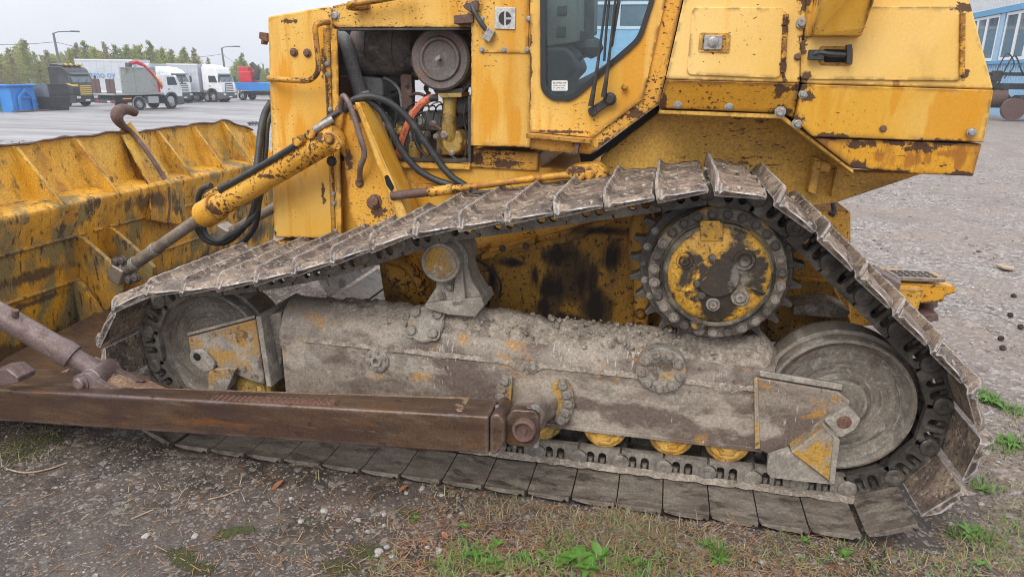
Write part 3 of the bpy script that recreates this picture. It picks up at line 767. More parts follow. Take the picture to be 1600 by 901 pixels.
# fuel hose with its printed band
fh = [(684, 153, 1.17), (672, 154, 1.15), (659, 162, 1.14), (646, 178, 1.13), (637, 196, 1.13), (629, 218, 1.13), (623, 240, 1.13), (621, 252, 1.14)]
hose_o = ptube('fuel_hose', fh, .0215, 'rubber', n=14)
hp = smooth_path([W(a, b, y) for a, b, y in fh], 8)
band = MB(); rows = []
for k, p in enumerate(hp):
    t = (hp[min(k + 1, len(hp) - 1)] - hp[max(k - 1, 0)]).normalized()
    u = t.cross(Vector((0, 1, 0))).normalized()     # to the side of the hose, seen from the yard
    rows.append([p + (u * sin(a) - Vector((0, 1, 0)) * cos(a)) * .0222 for a in (-1.05, -.6, -.2, .2, .6, 1.05)])
build('printed_band', band.grid(rows), M['orange'], hose_o, recalc=False)

def text_mesh(txt, size):
    cu = bpy.data.curves.new('lettering', 'FONT'); cu.body = txt; cu.size = size; cu.align_x = 'CENTER'; cu.align_y = 'CENTER'
    o = bpy.data.objects.new('lettering', cu); COL.objects.link(o)
    dg = bpy.context.evaluated_depsgraph_get()
    me = bpy.data.meshes.new_from_object(o.evaluated_get(dg))
    bpy.data.objects.remove(o); bpy.data.curves.remove(cu)
    return me
def text_into(mb, txt, size, pos, right, up, nrm, lift=.001):
    me = text_mesh(txt, size); b = len(mb.v)
    for v in me.vertices: mb.v.append(Vector(pos) + right * v.co.x + up * v.co.y + nrm * lift)
    for p in me.polygons: mb.f.append([b + i for i in p.vertices])
    bpy.data.meshes.remove(me)
lm = MB()
cum = [0]
for a, b in zip(hp, hp[1:]): cum.append(cum[-1] + (b - a).length)
def hose_at(sv):
    for k in range(len(cum) - 1):
        if cum[k + 1] >= sv:
            f_ = (sv - cum[k]) / (cum[k + 1] - cum[k]); return hp[k].lerp(hp[k + 1], f_), (hp[k + 1] - hp[k]).normalized()
    return hp[-1], (hp[-1] - hp[-2]).normalized()
for txt, start in (('RO TANKKOIL', .05), ('PYP 10 BA', .27), ('C-C', .43)):
    sv = start
    for ch in txt:
        p, t = hose_at(sv)
        if ch != ' ':
            n_ = Vector((0, -1, 0)); n_ = (n_ - t * n_.dot(t)).normalized(); up_ = n_.cross(t).normalized()
            text_into(lm, ch, .020, p + n_ * .0222, t, up_, n_)
        sv += .0145
build('lettering', lm, M['ink'], hose_o, recalc=False)
# hydraulic hoses arching over the bay
ptube('hydraulic_hose', [(519, 192, .93), (530, 178, .9), (545, 162, .88), (562, 153, .88), (585, 152, .9), (612, 163, .93), (640, 188, .96), (664, 222, .98), (688, 256, 1.0), (706, 276, 1.0), (724, 288, 1.0), (745, 300, 1.0)], .019, 'rubber', n=12)
ptube('hydraulic_hose', [(545, 170, .90), (562, 158, .90), (580, 160, .92), (598, 178, .94), (612, 205, .95), (628, 236, .97), (652, 264, .99), (676, 279, 1.0), (700, 288, 1.0), (722, 296, 1.0)], .019, 'rubber', n=12)

# ---------------------------------------------------------------- lift cylinder and its bracket
br = panel3('cylinder_bracket', [(508, 208, .86), (528, 188, .86), (552, 162, .86), (578, 195, .86), (622, 300, .86), (640, 345, .86), (600, 366, .86), (560, 366, .86), (545, 330, .86), (536, 245, .86)], .1, 'paint_chip', .012)
panel3('bracket_flange', [(553, 160, .80), (561, 160, .80), (634, 330, .80), (640, 352, .80), (624, 352, .80), (604, 300, .80)], .2, 'paint', .008, parent=br)
panel('bracket_ear', rnd([(523, 168), (530, 160), (537, 178), (534, 202), (524, 206), (520, 190)], 4), .83, .05, 'paint_chip', .006, parent=br)
bolt(br, W(586, 314, .855), .026, m='bolt_rust'); bolt(br, W(562, 286, .86), .018, m='bolt_rust'); bolt(br, W(518, 252, .9), .02, m='black_metal')
bolt(br, W(583, 317, .86), .026, m='bolt_rust')
build('slot_recess', MB().prism(P(rnd([(600, 275), (606, 273), (616, 293), (612, 300), (604, 290)], 3), .797), (0, .02, 0)), M['hole'], br)
ptube('grab_handle', [(533, 176, .84), (533, 162, .82), (537, 150, .80), (546, 163, .79), (554, 185, .79), (562, 212, .79), (569, 235, .79), (568, 248, .79), (563, 262, .80), (562, 282, .85)], .0155, 'strut', n=10)
cA, cB = W(520, 216, .80), W(322, 334, .93)
cR = W(193, 424, 1.03)
ax_ = (cB - cA).normalized()
cyl = build('lift_cylinder', MB().lathe(cA, ax_, [(0, -.05), (.05, -.045), (.068, -.01), (.068, .03), (.066, .05), (.066, (cB - cA).length - .10), (.069, (cB - cA).length - .09), (0, (cB - cA).length - .09)], 28), M['paint_chip'], D)
Lc = (cB - cA).length
build('gland_collar', MB().lathe(cA, ax_, [(.0, Lc - .11), (.079, Lc - .11), (.081, Lc - .08), (.081, Lc + .02), (.07, Lc + .04), (0, Lc + .04)], 28), M['paint_rust'], cyl, label='brown stained collar at the rod end of the lift cylinder')
build('piston_rod', MB().lathe(cB, (cR - cB), [(.036, -.1), (.036, (cR - cB).length * .55), (.040, (cR - cB).length * .56), (.040, (cR - cB).length), (0, (cR - cB).length)], 20), M['rod'], cyl)
_l = (cR - cB)
for f_ in (.6, .85): build('rod_collar', MB().lathe(cB + _l * f_, _l, [(.036, -.02), (.0435, -.018), (.0435, .018), (.036, .02)], 20), M['bolt'], cyl)
rs = build('rod_end', MB().box(cR + Vector((-.02, 0, -.01)), (.10, .12, .12), Matrix.Rotation(.5, 3, 'Y')), M['rod'], cyl, bev=.015)
for a, b in ((181, 409), (191, 407), (202, 437), (212, 434)):
    bolt(rs, W(a, b, .99), .022, m='bolt_dark')
cap = panel('trunnion_cap', rnd([(507, 208), (514, 204), (526, 210), (536, 226), (533, 234), (524, 236), (511, 228)], 7), .735, .04, 'paint_chip', .008, parent=cyl)
bolt(cap, W(515.5, 217, .735), .022, m='paint_chip'); bolt(cap, W(530, 229, .735), .014, m='paint_chip')
# oil lines on top of the cylinder
ptube('hydraulic_hose', [(345, 294, .86), (362, 286, .84), (410, 258, .80), (450, 234, .77), (468, 222, .76)], .0165, 'rubber', n=12)
ptube('hydraulic_hose', [(478, 213, .77), (490, 205, .77), (505, 192, .79), (521, 180, .82), (545, 168, .86)], .016, 'rubber', n=12)
ptube('steel_line', [(492, 203, .76), (506, 194, .77), (520, 186, .79)], .019, 'bolt', n=12)
vb = panel('valve_block', rnd([(455, 216), (468, 210), (474, 222), (463, 230), (456, 226)], 3), .74, .07, 'paint_chip', .006, parent=cyl)
panel('port_block', rnd([(476, 205), (487, 199), (493, 210), (487, 219), (478, 217)], 4), .74, .07, 'paint_chip', .008, parent=cyl)
panel('port_block', rnd([(338, 292), (352, 289), (356, 300), (343, 305)], 3), .86, .06, 'paint_chip', .008, parent=cyl)
ptube('hose_end', [(343, 297, .86), (352, 291, .86), (360, 287, .85)], .022, 'black_metal')
# far lift cylinder
fcyl = build('lift_cylinder', MB().cyl(W(440, 318, 1.95), W(352, 366, 2.05), .036, n=16), M['rod'], D, label='grey rod of the far lift cylinder behind the radiator guard')
build('rod_end', MB().box(W(352, 364, 2.05), (.12, .14, .14), Matrix.Rotation(.5, 3, 'Y')), M['rod'], fcyl, bev=.02)
build('gland_collar', MB().prism(P([(314, 305), (335, 293), (360, 287), (400, 283), (410, 300), (380, 322), (330, 318)], 1.35), (0, .12, 0)), M['paint_chip'], fcyl, bev=.02)
# hose bundle between radiator guard and blade
ptube('hose_bundle', [(424, 160, 1.38), (414, 178, 1.32), (408, 205, 1.25), (404, 240, 1.2), (401, 275, 1.15), (399, 310, 1.12)], .024, 'rubber', n=12, sm=14, ridge=.12)
ptube('hydraulic_hose', [(428, 170, 1.36), (418, 195, 1.3), (415, 235, 1.25), (410, 280, 1.2), (404, 320, 1.15), (388, 348, 1.1), (362, 366, 1.05), (340, 376, 1.02), (322, 366, 1.0), (316, 345, 1.0)], .017, 'rubber', n=10)
ptube('hydraulic_hose', [(398, 300, 1.12), (396, 325, 1.12), (384, 352, 1.12), (360, 375, 1.1), (338, 380, 1.05), (318, 372, 1.02), (306, 352, 1.0)], .018, 'rubber', n=10)
ptube('hydraulic_hose', [(316, 328, 1.05), (310, 312, 1.02), (316, 296, 1.0), (330, 290, .98)], .018, 'rubber', n=10)
ptube('hydraulic_hose', [(404, 320, 1.2), (400, 350, 1.2), (386, 372, 1.2), (370, 384, 1.2)], .018, 'rubber', n=10)

# ---------------------------------------------------------------- tilt brace over the track
tb = ptube('brace_bar', [(612, 306, .80), (640, 303, .80), (700, 296, .78), (780, 286, .76), (850, 277, .76), (905, 272, .76)], lambda t: .020 if t < .3 else .018, 'paint_rust', n=14)
build('sleeve', MB().cyl(W(612, 306, .80), W(668, 300, .79), .024, n=14), M['brown'], tb)
build('sleeve', MB().cyl(W(672, 300, .79), W(708, 295, .78), .027, n=14), M['paint_chip'], tb)
be = panel('brace_end', rnd([(880, 268), (895, 258), (935, 255), (952, 272), (940, 285), (895, 284)], 8), .74, .12, 'paint_chip', .012)
bolt(be, W(906, 273, .74), .028, m='paint_chip'); bolt(be, W(921, 273, .74), .022, m='paint_chip')
ptube('hydraulic_hose', [(738, 302, .98), (790, 298, .95), (840, 292, .95), (880, 292, .96)], .012, 'rubber')

# ---------------------------------------------------------------- cab
win = rnd([(846, -60), (1032, -60), (1019, 5), (1000, 62), (900, 150), (890, 156), (862, 155), (847, 140)], 14, 5)
outer = [(829, -60), (1050, -60), (1040, 0), (1004, 155), (926, 214.5), (828, 206)]
door = panel('cab_door', outer, .80, .05, 'paint', .005, [win])
fr2 = [(830, -60), (1080, -60), (1066, 0), (1030, 163), (922, 241), (829, 233)]
inner = [(835, -60), (1044, -60), (1034, 0), (999, 151), (924, 208), (834, 200)]
panel('cab_frame', fr2, .815, .08, 'paint_chip', .005, [inner])
def ring(pts, d):
    c = Vector((sum(p[0] for p in pts) / len(pts), sum(p[1] for p in pts) / len(pts)))
    out = []
    k = len(pts)
    for i in range(k):
        a, b, c_ = Vector(pts[i - 1]), Vector(pts[i]), Vector(pts[(i + 1) % k])
        e = (c_ - a).normalized(); n = Vector((-e.y, e.x))
        if n.dot(b - c) < 0: n = -n
        q = b - n * d; out.append((q.x, q.y))
    return out
seal = panel('window_seal', ring(win, -2.5), .787, .05, 'seal', .006, [ring(win, 5.5)], parent=door)
build('window_glass', MB().prism(P(ring(win, 3), .815), (0, .006, 0)), M['glass'], door)
# sill step under the door
sl = MB().prism([W(826, 207, .80), W(926, 216, .80), W(926, 216, .80) + Vector((0, 0, -.022)), W(826, 207, .80) + Vector((0, 0, -.022))], (0, -.07, 0))
panel_o = build('door_sill', sl, M['paint_chip'], D, bev=.004)
ss = panel('sill_bracket', [(829, 212), (916, 220), (905, 240), (850, 236), (829, 231)], .79, .05, 'paint_chip', .004)
panel('sill_leg', [(899, 222), (906, 223), (902, 240), (897, 240)], .745, .06, 'brown', .003, parent=ss)
panel('dark_gap', [(1072, -60), (1084, -60), (1068, 20), (1036, 170), (950, 236), (910, 262), (905, 240), (928, 240), (1026, 166)], .90, .2, 'hole', 0)
# wipers
wp = build('wiper', MB().prism(P(rnd([(918, 170), (926, 166), (952, 149), (959, 154), (958, 160), (934, 176), (926, 184), (920, 180)], 3), .765), (0, .035, 0)), M['plastic'], door, bev=.004)
for a0, a1, a2 in (((923, 166, .74), (934, 100, .735), (952, -40, .74)), ((943, 152, .74), (951, 96, .735), (966, -40, .74))):
    build('wiper_arm', MB().tube([W(*a0), W(*a1), W(*a2)], lambda t: .014 - .008 * min(1, t * 1.6), 8), M['plastic'], door)
build('wiper_arm', MB().tube([W(944, 96, .745), W(948, 40, .745), W(956, -40, .745)], .006, 6), M['plastic'], door)
build('wiper_blade', MB().box(W(964, 20, .76), (.016, .02, .30), Matrix.Rotation(.12, 3, 'Y')), M['plastic'], door, bev=.003)
bolt(wp, W(953, 155, .765), .022, m='plastic')
build('door_knob', MB().lathe(W(976, 136, .80), (0, -1, 0), [(.009, 0), (.009, .012), (.015, .016), (.015, .03), (.009, .036), (0, .036)], 12), M['paint'], door)
# sticker with five printed lines
c4 = P(rnd([(862, 126), (887, 126), (887, 142), (862, 142)], 2), .812)
stk = build('sticker', MB().prism(c4, (0, -.001, 0)), M['sticker'], door)
sm = MB()
for k in range(5):          # rows of print too small to read
    x_ = 864.0
    while x_ < 884:
        w_ = random.uniform(.6, 1.6)
        sm.prism(P([(x_, 128.3 + 2.7 * k), (x_ + w_, 128.3 + 2.7 * k), (x_ + w_, 129.3 + 2.7 * k + (k == 0)), (x_, 129.3 + 2.7 * k + (k == 0))], .811), (0, -.0006, 0))
        x_ += w_ + random.choice((.5, .5, 1.2))
build('lettering', sm, M['ink'], stk)
# inside and far side of the cab
build('cab_wall', MB().prism(P([(829, -60), (933, -60), (926, 88), (905, 92), (829, 96)], 2.1), (0, .05, 0)).prism(P([(829, 150), (905, 130), (1000, 60), (1030, 60), (930, 215), (829, 205)], 2.15), (0, .05, 0)), M['cab_in'], D, bev=.01)
build('cab_floor', MB().prism(P([(829, 196), (925, 208), (920, 225), (829, 222)], .9), (0, 1.25, 0)), M['dark'], D)
sv_ = build('instrument_panel', MB().prism(P(rnd([(845, -60), (904, -60), (903, 66), (850, 74)], 4), 1.45), (0, .3, 0)), M['cab_in'], D, bev=.02)
build('gauge_cluster', MB().prism(P([(871, 10), (886, 9), (885, 24), (870, 24)], 1.44), (0, .02, 0)).prism(P([(870, 42), (884, 42), (883, 58), (869, 58)], 1.44), (0, .02, 0)), M['dark'], sv_, bev=.003)
build('cab_post', MB().prism(P(rnd([(907, -60), (930, -60), (928, 52), (906, 60)], 4), 1.8), (0, .2, 0)), M['engine'], D, bev=.02)
se = build('operator_seat', MB().prism(P(rnd([(848, 74), (884, 74), (898, 92), (903, 108), (884, 128), (880, 158), (848, 158)], 9), 1.3), (0, .5, 0)), M['dark'], D, bev=.05)
build('control_lever', MB().tube([W(880, 122, 1.5), W(905, 92, 1.5), W(922, 84, 1.5)], .014, 8).lathe(W(924, 78, 1.5), (0, 0, 1), [(0, -.05), (.05, -.03), (.07, .01), (.05, .05), (0, .06)], 12).box(W(916, 68, 1.6), (.12, .08, .10), Matrix.Rotation(.4, 3, 'Y')), M['dark'], D)
build('cab_rail', MB().tube([W(893, 138, 1.9), W(930, 120, 1.9), W(985, 90, 1.9)], .03, 8), M['grey_pipe'], D)

# ---------------------------------------------------------------- tool box and fuel tank beside the cab
tbx = panel3('tool_box', [(1082, -60, .55), (1264, -60, .55), (1262, 0, .55), (1251, 90, .55), (1250, 130, .55), (1040, 124, .55)], .8, 'paint_pale', .008)
panel3('tool_box_skirt', [(1040, 124.6, .551), (1249.6, 130.6, .551), (1240, 186, .62), (1222, 177, .62), (1029, 169, .62)], .7, 'paint_chip', .005)
ad = panel('access_door', rnd([(1082, 11), (1222, 12), (1230, 20), (1226, 112), (1214, 123), (1073, 117)], 9), .54, .02, 'paint_pale', .004)
bx = rnd([(1093, 51), (1142, 52), (1140, 83), (1091, 81)], 5)
build('latch_plate', MB().prism(P(bx, .534), (0, .01, 0), [P(rnd([(1099, 55), (1134, 56), (1133, 78), (1097, 77)], 2), .534)]), M['paint'], ad, bev=.002)
build('latch_recess', MB().prism(P([(1099, 55), (1134, 56), (1133, 78), (1097, 77)], .538), (0, .004, 0)), M['paint_rust'], ad)
lc_ = W(1114, 66, .536)
build('lock', MB().box(W(1114, 67, .532), (.075, .016, .058)).lathe(lc_ + Vector((0, -.005, 0)), (0, -1, 0), [(.023, 0), (.023, .012), (.012, .016), (0, .016)], 16), M['bolt'], ad, bev=.003)
def hinge(pts, Y, parent):
    k = 5
    for i in range(k):
        a = Vector(pts[0]).lerp(Vector(pts[1]), i / k + .01); b = Vector(pts[0]).lerp(Vector(pts[1]), (i + 1) / k - .01)
        build('hinge_knuckle', MB().cyl(W(a.x, a.y, Y), W(b.x, b.y, Y), .011, n=8), M['paint_chip'], parent)
hinge([(1228, 22), (1223, 114)], .535, ad)
tk = panel3('fuel_tank', [(1266, -60, .55), (1496, -60, .55), (1516, 0, .55), (1553.5, 140, .55), (1253, 131, .55), (1252, 110, .55), (1256, 60, .55)], 1.6, 'paint_pale', .010)
panel3('tank_side', [(1253, 131.6, .551), (1553.5, 140.6, .551), (1537.5, 223, .575), (1270, 214, .575), (1243, 188, .575)], 1.5, 'paint', .006)
panel3('tank_skirt', [(1272, 215.5, .59), (1535, 225, .59), (1521, 275.5, .61), (1440, 272, .61), (1332, 263, .61)], 1.4, 'paint_rust', .006, )
td = panel('access_door', rnd([(1252, 64), (1262, 61), (1262, 10), (1497, 10), (1503, 16), (1503, 122), (1497, 127), (1251, 124)], 7), .54, .02, 'paint_pale', .004)
hinge([(1504, 20), (1503, 118)], .535, td)
bx = rnd([(1280, 72), (1334, 73), (1332, 103), (1280, 102)], 7)
build('latch_plate', MB().prism(P(bx, .534), (0, .01, 0), [P(rnd([(1287, 77), (1328, 78), (1327, 98), (1287, 97)], 3), .534)]), M['paint_chip'], td, bev=.002)
build('latch_recess', MB().prism(P([(1287, 77), (1328, 78), (1327, 98), (1287, 97)], .538), (0, .004, 0)), M['hole'], td)
rl = MB().tube([W(1267, 88, .515), W(1280, 83, .505), W(1300, 85, .50), (W(1322, 86, .505))], lambda t: .016 if t < .3 else .011, 8)
rl.box(W(1275, 86, .512), (.06, .03, .04)).box(W(1326, 85, .505), (.02, .03, .075), Matrix.Rotation(-.15, 3, 'Y'))
build('rubber_catch', rl, M['rubber'], td, bev=.003)
# filler chute
ch = MB().prism([W(1288, -60, .38), W(1380, -60, .38), W(1364, 4, .38), W(1352, 40, .42), W(1347, 58, .50), W(1268, 57, .50), W(1271, 40, .42), W(1279, 10, .38)], (0, .17, 0))
build('filler_chute', ch, M['paint'], D, bev=.012)
panel('chute_flange', [(1263, -60), (1272, -60), (1276, 4), (1268, 58), (1258, 58)], .53, .03, 'paint', .004)
bolts(tbx, [(1253, 36)], .54, .016)
bolts(tk, [(1246, 89)], .545, .010, 'bolt_rust')
for a, b in ((1059, 163), (1139, 166)): bolt(tbx, W(a, b, .607), .0135)
for a, b in ((1219, 175), (1246, 193)): bolt(tk, W(a, b, .585), .0165)
for a, b in ((1255, 147), (1518, 207)): bolt(tk, W(a, b, .56), .0135)
bolt(tk, W(1380, 201, .57), .010, m='bolt_rust')
pp = panel('side_plate', [(939, 245), (1030, 174), (1215, 182), (1246, 200), (1330, 268), (1443, 271), (1302, 318), (1240, 325), (930, 325)], .98, .1, 'inner', .006)
panel3('fender_underside', [(1030, 172, .62), (1222, 179, .62), (1334, 266, .62), (1334, 272, .62), (1220, 186, .62), (1028, 178, .62)], .34, 'inner', .003)
panel('side_rib', [(1272, 244), (1285, 250), (1275, 305), (1262, 300)], .90, .08, 'inner', .006)
panel('side_rib', [(1308, 262), (1312, 264), (1302, 308), (1298, 308)], .93, .05, 'inner', .004)
panel('side_bump', rnd([(1270, 246), (1300, 256), (1296, 272), (1268, 266)], 5), .91, .07, 'inner', .01)
ptube('drain_hook', [(1301, 318, 1.0), (1303, 326, 1.0), (1300, 334, 1.0), (1297, 330, 1.0)], .012, 'rubber')

# ---------------------------------------------------------------- case between the tracks
case = panel('main_case', [(590, 405), (770, 392), (990, 330), (1330, 330), (1330, 500), (1240, 536), (1005, 533), (757, 500), (690, 500), (600, 470)], 1.02, 1.1, 'grimy', .015)
panel('case_rib', [(742, 432), (752, 424), (764, 424), (766, 444), (756, 502), (748, 502)], .99, .04, 'grimy', .008)
panel('case_recess', rnd([(735, 428), (763, 428), (765, 480), (740, 480)], 6), 1.005, .02, 'hole', 0)
panel('case_plate', [(752, 398), (836, 372), (836, 380), (752, 406)], .93, .1, 'paint', .004)
panel('case_plate', [(728, 392), (760, 385), (760, 396), (728, 404)], .95, .1, 'paint_rust', .004)
panel('case_plate', [(752, 392), (850, 378), (880, 372), (900, 360), (960, 338), (960, 346), (905, 372), (870, 384), (755, 406)], .97, .06, 'grimy', .006)
ptube('case_line', [(730, 400, .98), (760, 415, .98), (782, 440, .98), (780, 465, .98)], .007, 'rubber')
ptube('case_line', [(600, 404, .9), (640, 420, .9), (666, 470, .9)], .03, 'paint_rust')
panel('frame_leg', [(590, 408), (636, 400), (670, 470), (650, 480), (606, 440)], .90, .12, 'paint_rust', .01)
bolts(case, [(785, 388), (822, 384)], .93, .014, 'bolt_rust')
cf = panel('case_flange', rnd([(992, 325), (1016, 330), (1030, 380), (1016, 440), (1012, 520), (1000, 532), (988, 520), (990, 440), (978, 400), (984, 350)], 8), .80, .22, 'paint_rust', .01)
bolts(cf, [(1001, 490), (1000, 511)], .80, .022, 'paint_chip')
panel('rear_case', [(1200, 430), (1300, 440), (1330, 500), (1335, 530), (1200, 532)], .95, .06, 'grimy', .008)
panel('rear_ledge', rnd([(1240, 478), (1300, 474), (1330, 488), (1320, 498), (1240, 492)], 3), .78, .25, 'dirt', .02)

# ---------------------------------------------------------------- drawbar and steps at the rear
db = MB().prism([W(1340, 432, 1.45), W(1400, 448, 1.45), W(1404, 508, 1.45), W(1300, 512, 1.45)], (0, .08, 0))
db.prism([W(1372, 448, 1.35), W(1444, 452, 1.35), W(1430, 505, 1.35), W(1372, 508, 1.35)], (0, .45, 0))
dbo = build('drawbar', db, M['paint_chip'], D, bev=.01)
build('hitch_plate', MB().prism([W(1338, 428, 1.2), W(1366, 420, 1.2), W(1408, 444, 1.2), W(1400, 470, 1.2), W(1376, 478, 1.2), (W(1330, 470, 1.2))], (0, .02, .02)), M['strut'], dbo, bev=.003)
def step(pts, Y, z):
    o = [WZ(a, b, z) for a, b in pts]
    s = build('step_plate', MB().prism(o, (0, 0, -.02)), M['tooth_top'], dbo, bev=.004)
    c = sum(o, Vector()) / len(o)
    hm = MB()
    e1 = (o[1] - o[0]); e2 = (o[-1] - o[0])
    for i in range(1, 7):
        for j in range(1, 4):
            p = o[0] + e1 * (i / 7) + e2 * (j / 4) + Vector((0, 0, .002))
            hm.lathe(p, (0, 0, 1), [(.016, 0), (0, .0005)], 8)
    build('step_holes', hm, M['hole'], s, recalc=False)
    return s
step([(1380, 420), (1452, 423), (1478, 436), (1402, 433)], 1.5, .80)
step([(1398, 440), (1474, 440), (1494, 447), (1402, 446)], 1.4, .73)
build('step_body', MB().prism([W(1396, 440, 1.45), W(1492, 447, 1.45), W(1494, 458, 1.45), W(1478, 462, 1.45), W(1474, 472, 1.45), W(1440, 474, 1.45), W(1396, 462, 1.45)], (0, .3, 0)), M['paint_rust'], dbo, bev=.01)
build('hitch_pin', MB().cyl(W(1450, 474, 1.6), W(1450, 500, 1.6), .03, n=12).cyl(W(1450, 470, 1.6), W(1450, 478, 1.6), .05, n=12), M['strut'], dbo)
build('lower_jaw', MB().prism([W(1402, 494, 1.45), W(1466, 490, 1.45), W(1468, 502, 1.45), (W(1402, 506, 1.45))], (0, .3, 0)), M['brown'], dbo, bev=.008)
# ---------------------------------------------------------------- tracks
CS = [(-2.30, .435, .365), (-.996, 1.013, .150), (.25, 1.05, .362), (.842, .475, .395)]   # idler, carrier roller, sprocket, idler: x, z, pin radius
def chain_loop():
    segs = []
    n = len(CS)
    tang = []
    for i in range(n):
        (x0, z0, r0), (x1, z1, r1) = CS[i], CS[(i + 1) % n]
        d = Vector((x1 - x0, z1 - z0)); L = d.length
        a = atan2(d.y, d.x) + pi / 2 - math.asin((r1 - r0) / L) * -1
        nn = Vector((cos(a), sin(a)))
        tang.append((Vector((x0, z0)) + nn * r0, Vector((x1, z1)) + nn * r1, a))
    pts = []
    for i in range(n):
        p0, p1, a = tang[i]
        k = max(2, int((p1 - p0).length / .01))
        for j in range(k):
            t = j / k
            q = p0.lerp(p1, t)
            if i == 0: q.y -= .06 * 4 * t * (1 - t)     # slack
            pts.append(q)
        x1, z1, r1 = CS[(i + 1) % n]
        a2 = tang[(i + 1) % n][2]
        da = (a - a2) % (2 * pi)
        m = max(1, int(da * r1 / .01))
        for j in range(m):
            aa = a - da * j / m
            pts.append(Vector((x1 + r1 * cos(aa), z1 + r1 * sin(aa))))
    return pts
loop = chain_loop()
acc = [0]
for a, b in zip(loop, loop[1:] + loop[:1]): acc.append(acc[-1] + (b - a).length)
LOOP = acc[-1]
NS = round(LOOP / .203)
def at_len(sv):
    sv %= LOOP
    import bisect
    k = bisect.bisect_right(acc, sv) - 1
    k = min(k, len(loop) - 1)
    f_ = (sv - acc[k]) / max(1e-9, acc[k + 1] - acc[k])
    return loop[k].lerp(loop[(k + 1) % len(loop)], f_)

SW = .91
def shoe_mesh(seed, mname):
    rr = random.Random(seed)
    prof = [(-.1005, -.012), (-.1005, .040), (-.096, .049), (-.088, .049), (-.083, .040), (-.078, .025), (-.064, .015), (-.03, .011), (.02, .011), (.06, .009), (.088, .004), (.0975, -.004), (.0975, -.012)]
    NY = 26
    mb = MB()
    rows = []
    for j in range(NY + 1):
        y = SW * j / NY
        e = min(y, SW - y)
        row = []
        for k, (s_, n_) in enumerate(prof):
            h = n_
            if 1 <= k <= 5:                       # the grouser is cut low at both ends
                h = -.012 + (n_ + .012) * (.35 + .65 * min(1, e / .05))
                h += rr.uniform(-.0025, .0025) if k in (2, 3) else 0
            if 5 <= k <= 10 and mname == 'shoe':  # dried clay lying on the plate
                c = noise.noise(Vector((s_ * 16 + seed * 7, y * 14, seed))) * .013 + noise.noise(Vector((s_ * 50, y * 50, seed * 3))) * .007
                h += max(0, c + .004) * min(1, e / .04)
            sx = s_
            if k in (1, 2, 3, 4): sx += .004 * noise.noise(Vector((y * 9, seed * 2.2, k * .1)))
            drop = -.018 * max(0, 1 - e / .05) ** 1.5 if k < 11 else -.012 * max(0, 1 - e / .05)   # the ends bend to the chain side
            if k in (0, 1, 2, 11, 12) and e < .03: sx *= 1 - .05 * (1 - e / .03)
            yy = y
            if e < .05 and sx > .02: yy += (1 if y < .4 else -1) * (.045 if mname == 'shoe' else .008) * min(1, (sx - .02) / .075) * (1 - e / .05)   # the trailing corners are cut off
            row.append(Vector((sx, yy, h + drop)))
        rows.append(row)
    mb.grid(rows)
    m = len(prof); b0, b1 = 0, NY * m
    for j in range(NY):                            # inner face
        mb.f.append([j * m + m - 1, (j + 1) * m + m - 1, (j + 1) * m, j * m])
    mb.f.append([b0 + i for i in range(m)]); mb.f.append([b1 + i for i in reversed(range(m))])
    return mb.mesh('shoe', M[mname], Vector(), 40)
shoe_hi = [shoe_mesh(k, 'shoe') for k in range(5)]
shoe_lo = [shoe_mesh(k + 20, 'shoe_low') for k in range(3)]

def link_mesh(mname):
    mb = MB()
    def side(y0, th):
        out = [(-.098, -.058), (.092, -.058), (.112, -.045)]
        for k in range(9):
            a = radians(75) - radians(165) * k / 8
            out.append((.1005 + .043 * cos(a), -.004 - .001 + .043 * sin(a) * -1))
        out = [(-.098, -.060), (.095, -.060)]
        for k in range(11):
            a = -radians(100) + radians(205) * k / 10
            out.append((.1005 + .043 * cos(a), .0 + .043 * sin(a)))
        out += [(.066, .036), (.062, .044), (-.082, .044), (-.098, .036)]
        holes = []
        for cx in (-.046, .012):
            h = []
            for k in range(7):
                a = pi + pi * k / 6
                h.append((cx + .019 * cos(a), -.020 + .019 * sin(a)))
            h += [(cx + .020, .032), (cx - .020, .032)]
            holes.append(h)
        mb.prism([Vector((x, y0, z)) for x, z in out], (0, th, 0), [[Vector((x, y0, z)) for x, z in h] for h in holes])
    side(.305, .036); side(.570, .036)
    mb.lathe((.1005, .305, 0), (0, -1, 0), [(.040, -.002), (.040, .008), (.034, .012), (.018, .012), (.016, .007), (0, .007)], 18)
    mb.cyl((.1005, .34, 0), (.1005, .57, 0), .028, n=12, caps=False)
    for cx in (-.046, .012):                      # the shoe bolts that show in the windows
        mb.cyl((cx, .325, .048), (cx, .325, .004), .0145, n=6)
    for v in mb.v: v.x = -v.x
    return mb.mesh('link', M[mname], Vector(), 35)
link_me = {k: link_mesh(k) for k in ('link', 'link_dark')}

T = empty('track', (-.6, .455, 0)); T.parent = D; T.location = Vector((-.6, .455, 0)) - WL['bulldozer']
T2 = empty('track', (-.6, 2.655, 0)); T2.parent = D; T2.location = Vector((-.6, 2.655, 0)) - WL['bulldozer']
OFF = .055
for i in range(NS):
    a, b = at_len((i + OFF) * LOOP / NS), at_len((i + 1 + OFF) * LOOP / NS)
    c = (a + b) / 2; t = (b - a).normalized()
    ang = -atan2(t.y, t.x)
    low = t.x < -.5 and c.y < .25
    right = t.y < -.3 and c.x > .3
    me = (shoe_lo[i % 3] if low else shoe_hi[i % 5])
    n = Vector((-t.y, t.x))
    q = c + n * .058
    place('shoe', me, (q.x, 0, q.y), T, (0, ang, 0))
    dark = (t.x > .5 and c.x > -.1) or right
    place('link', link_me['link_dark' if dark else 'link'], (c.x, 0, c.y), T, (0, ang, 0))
    if c.x < .6: place('shoe', me, (q.x, 2.2, q.y), T2, (0, ang, 0))

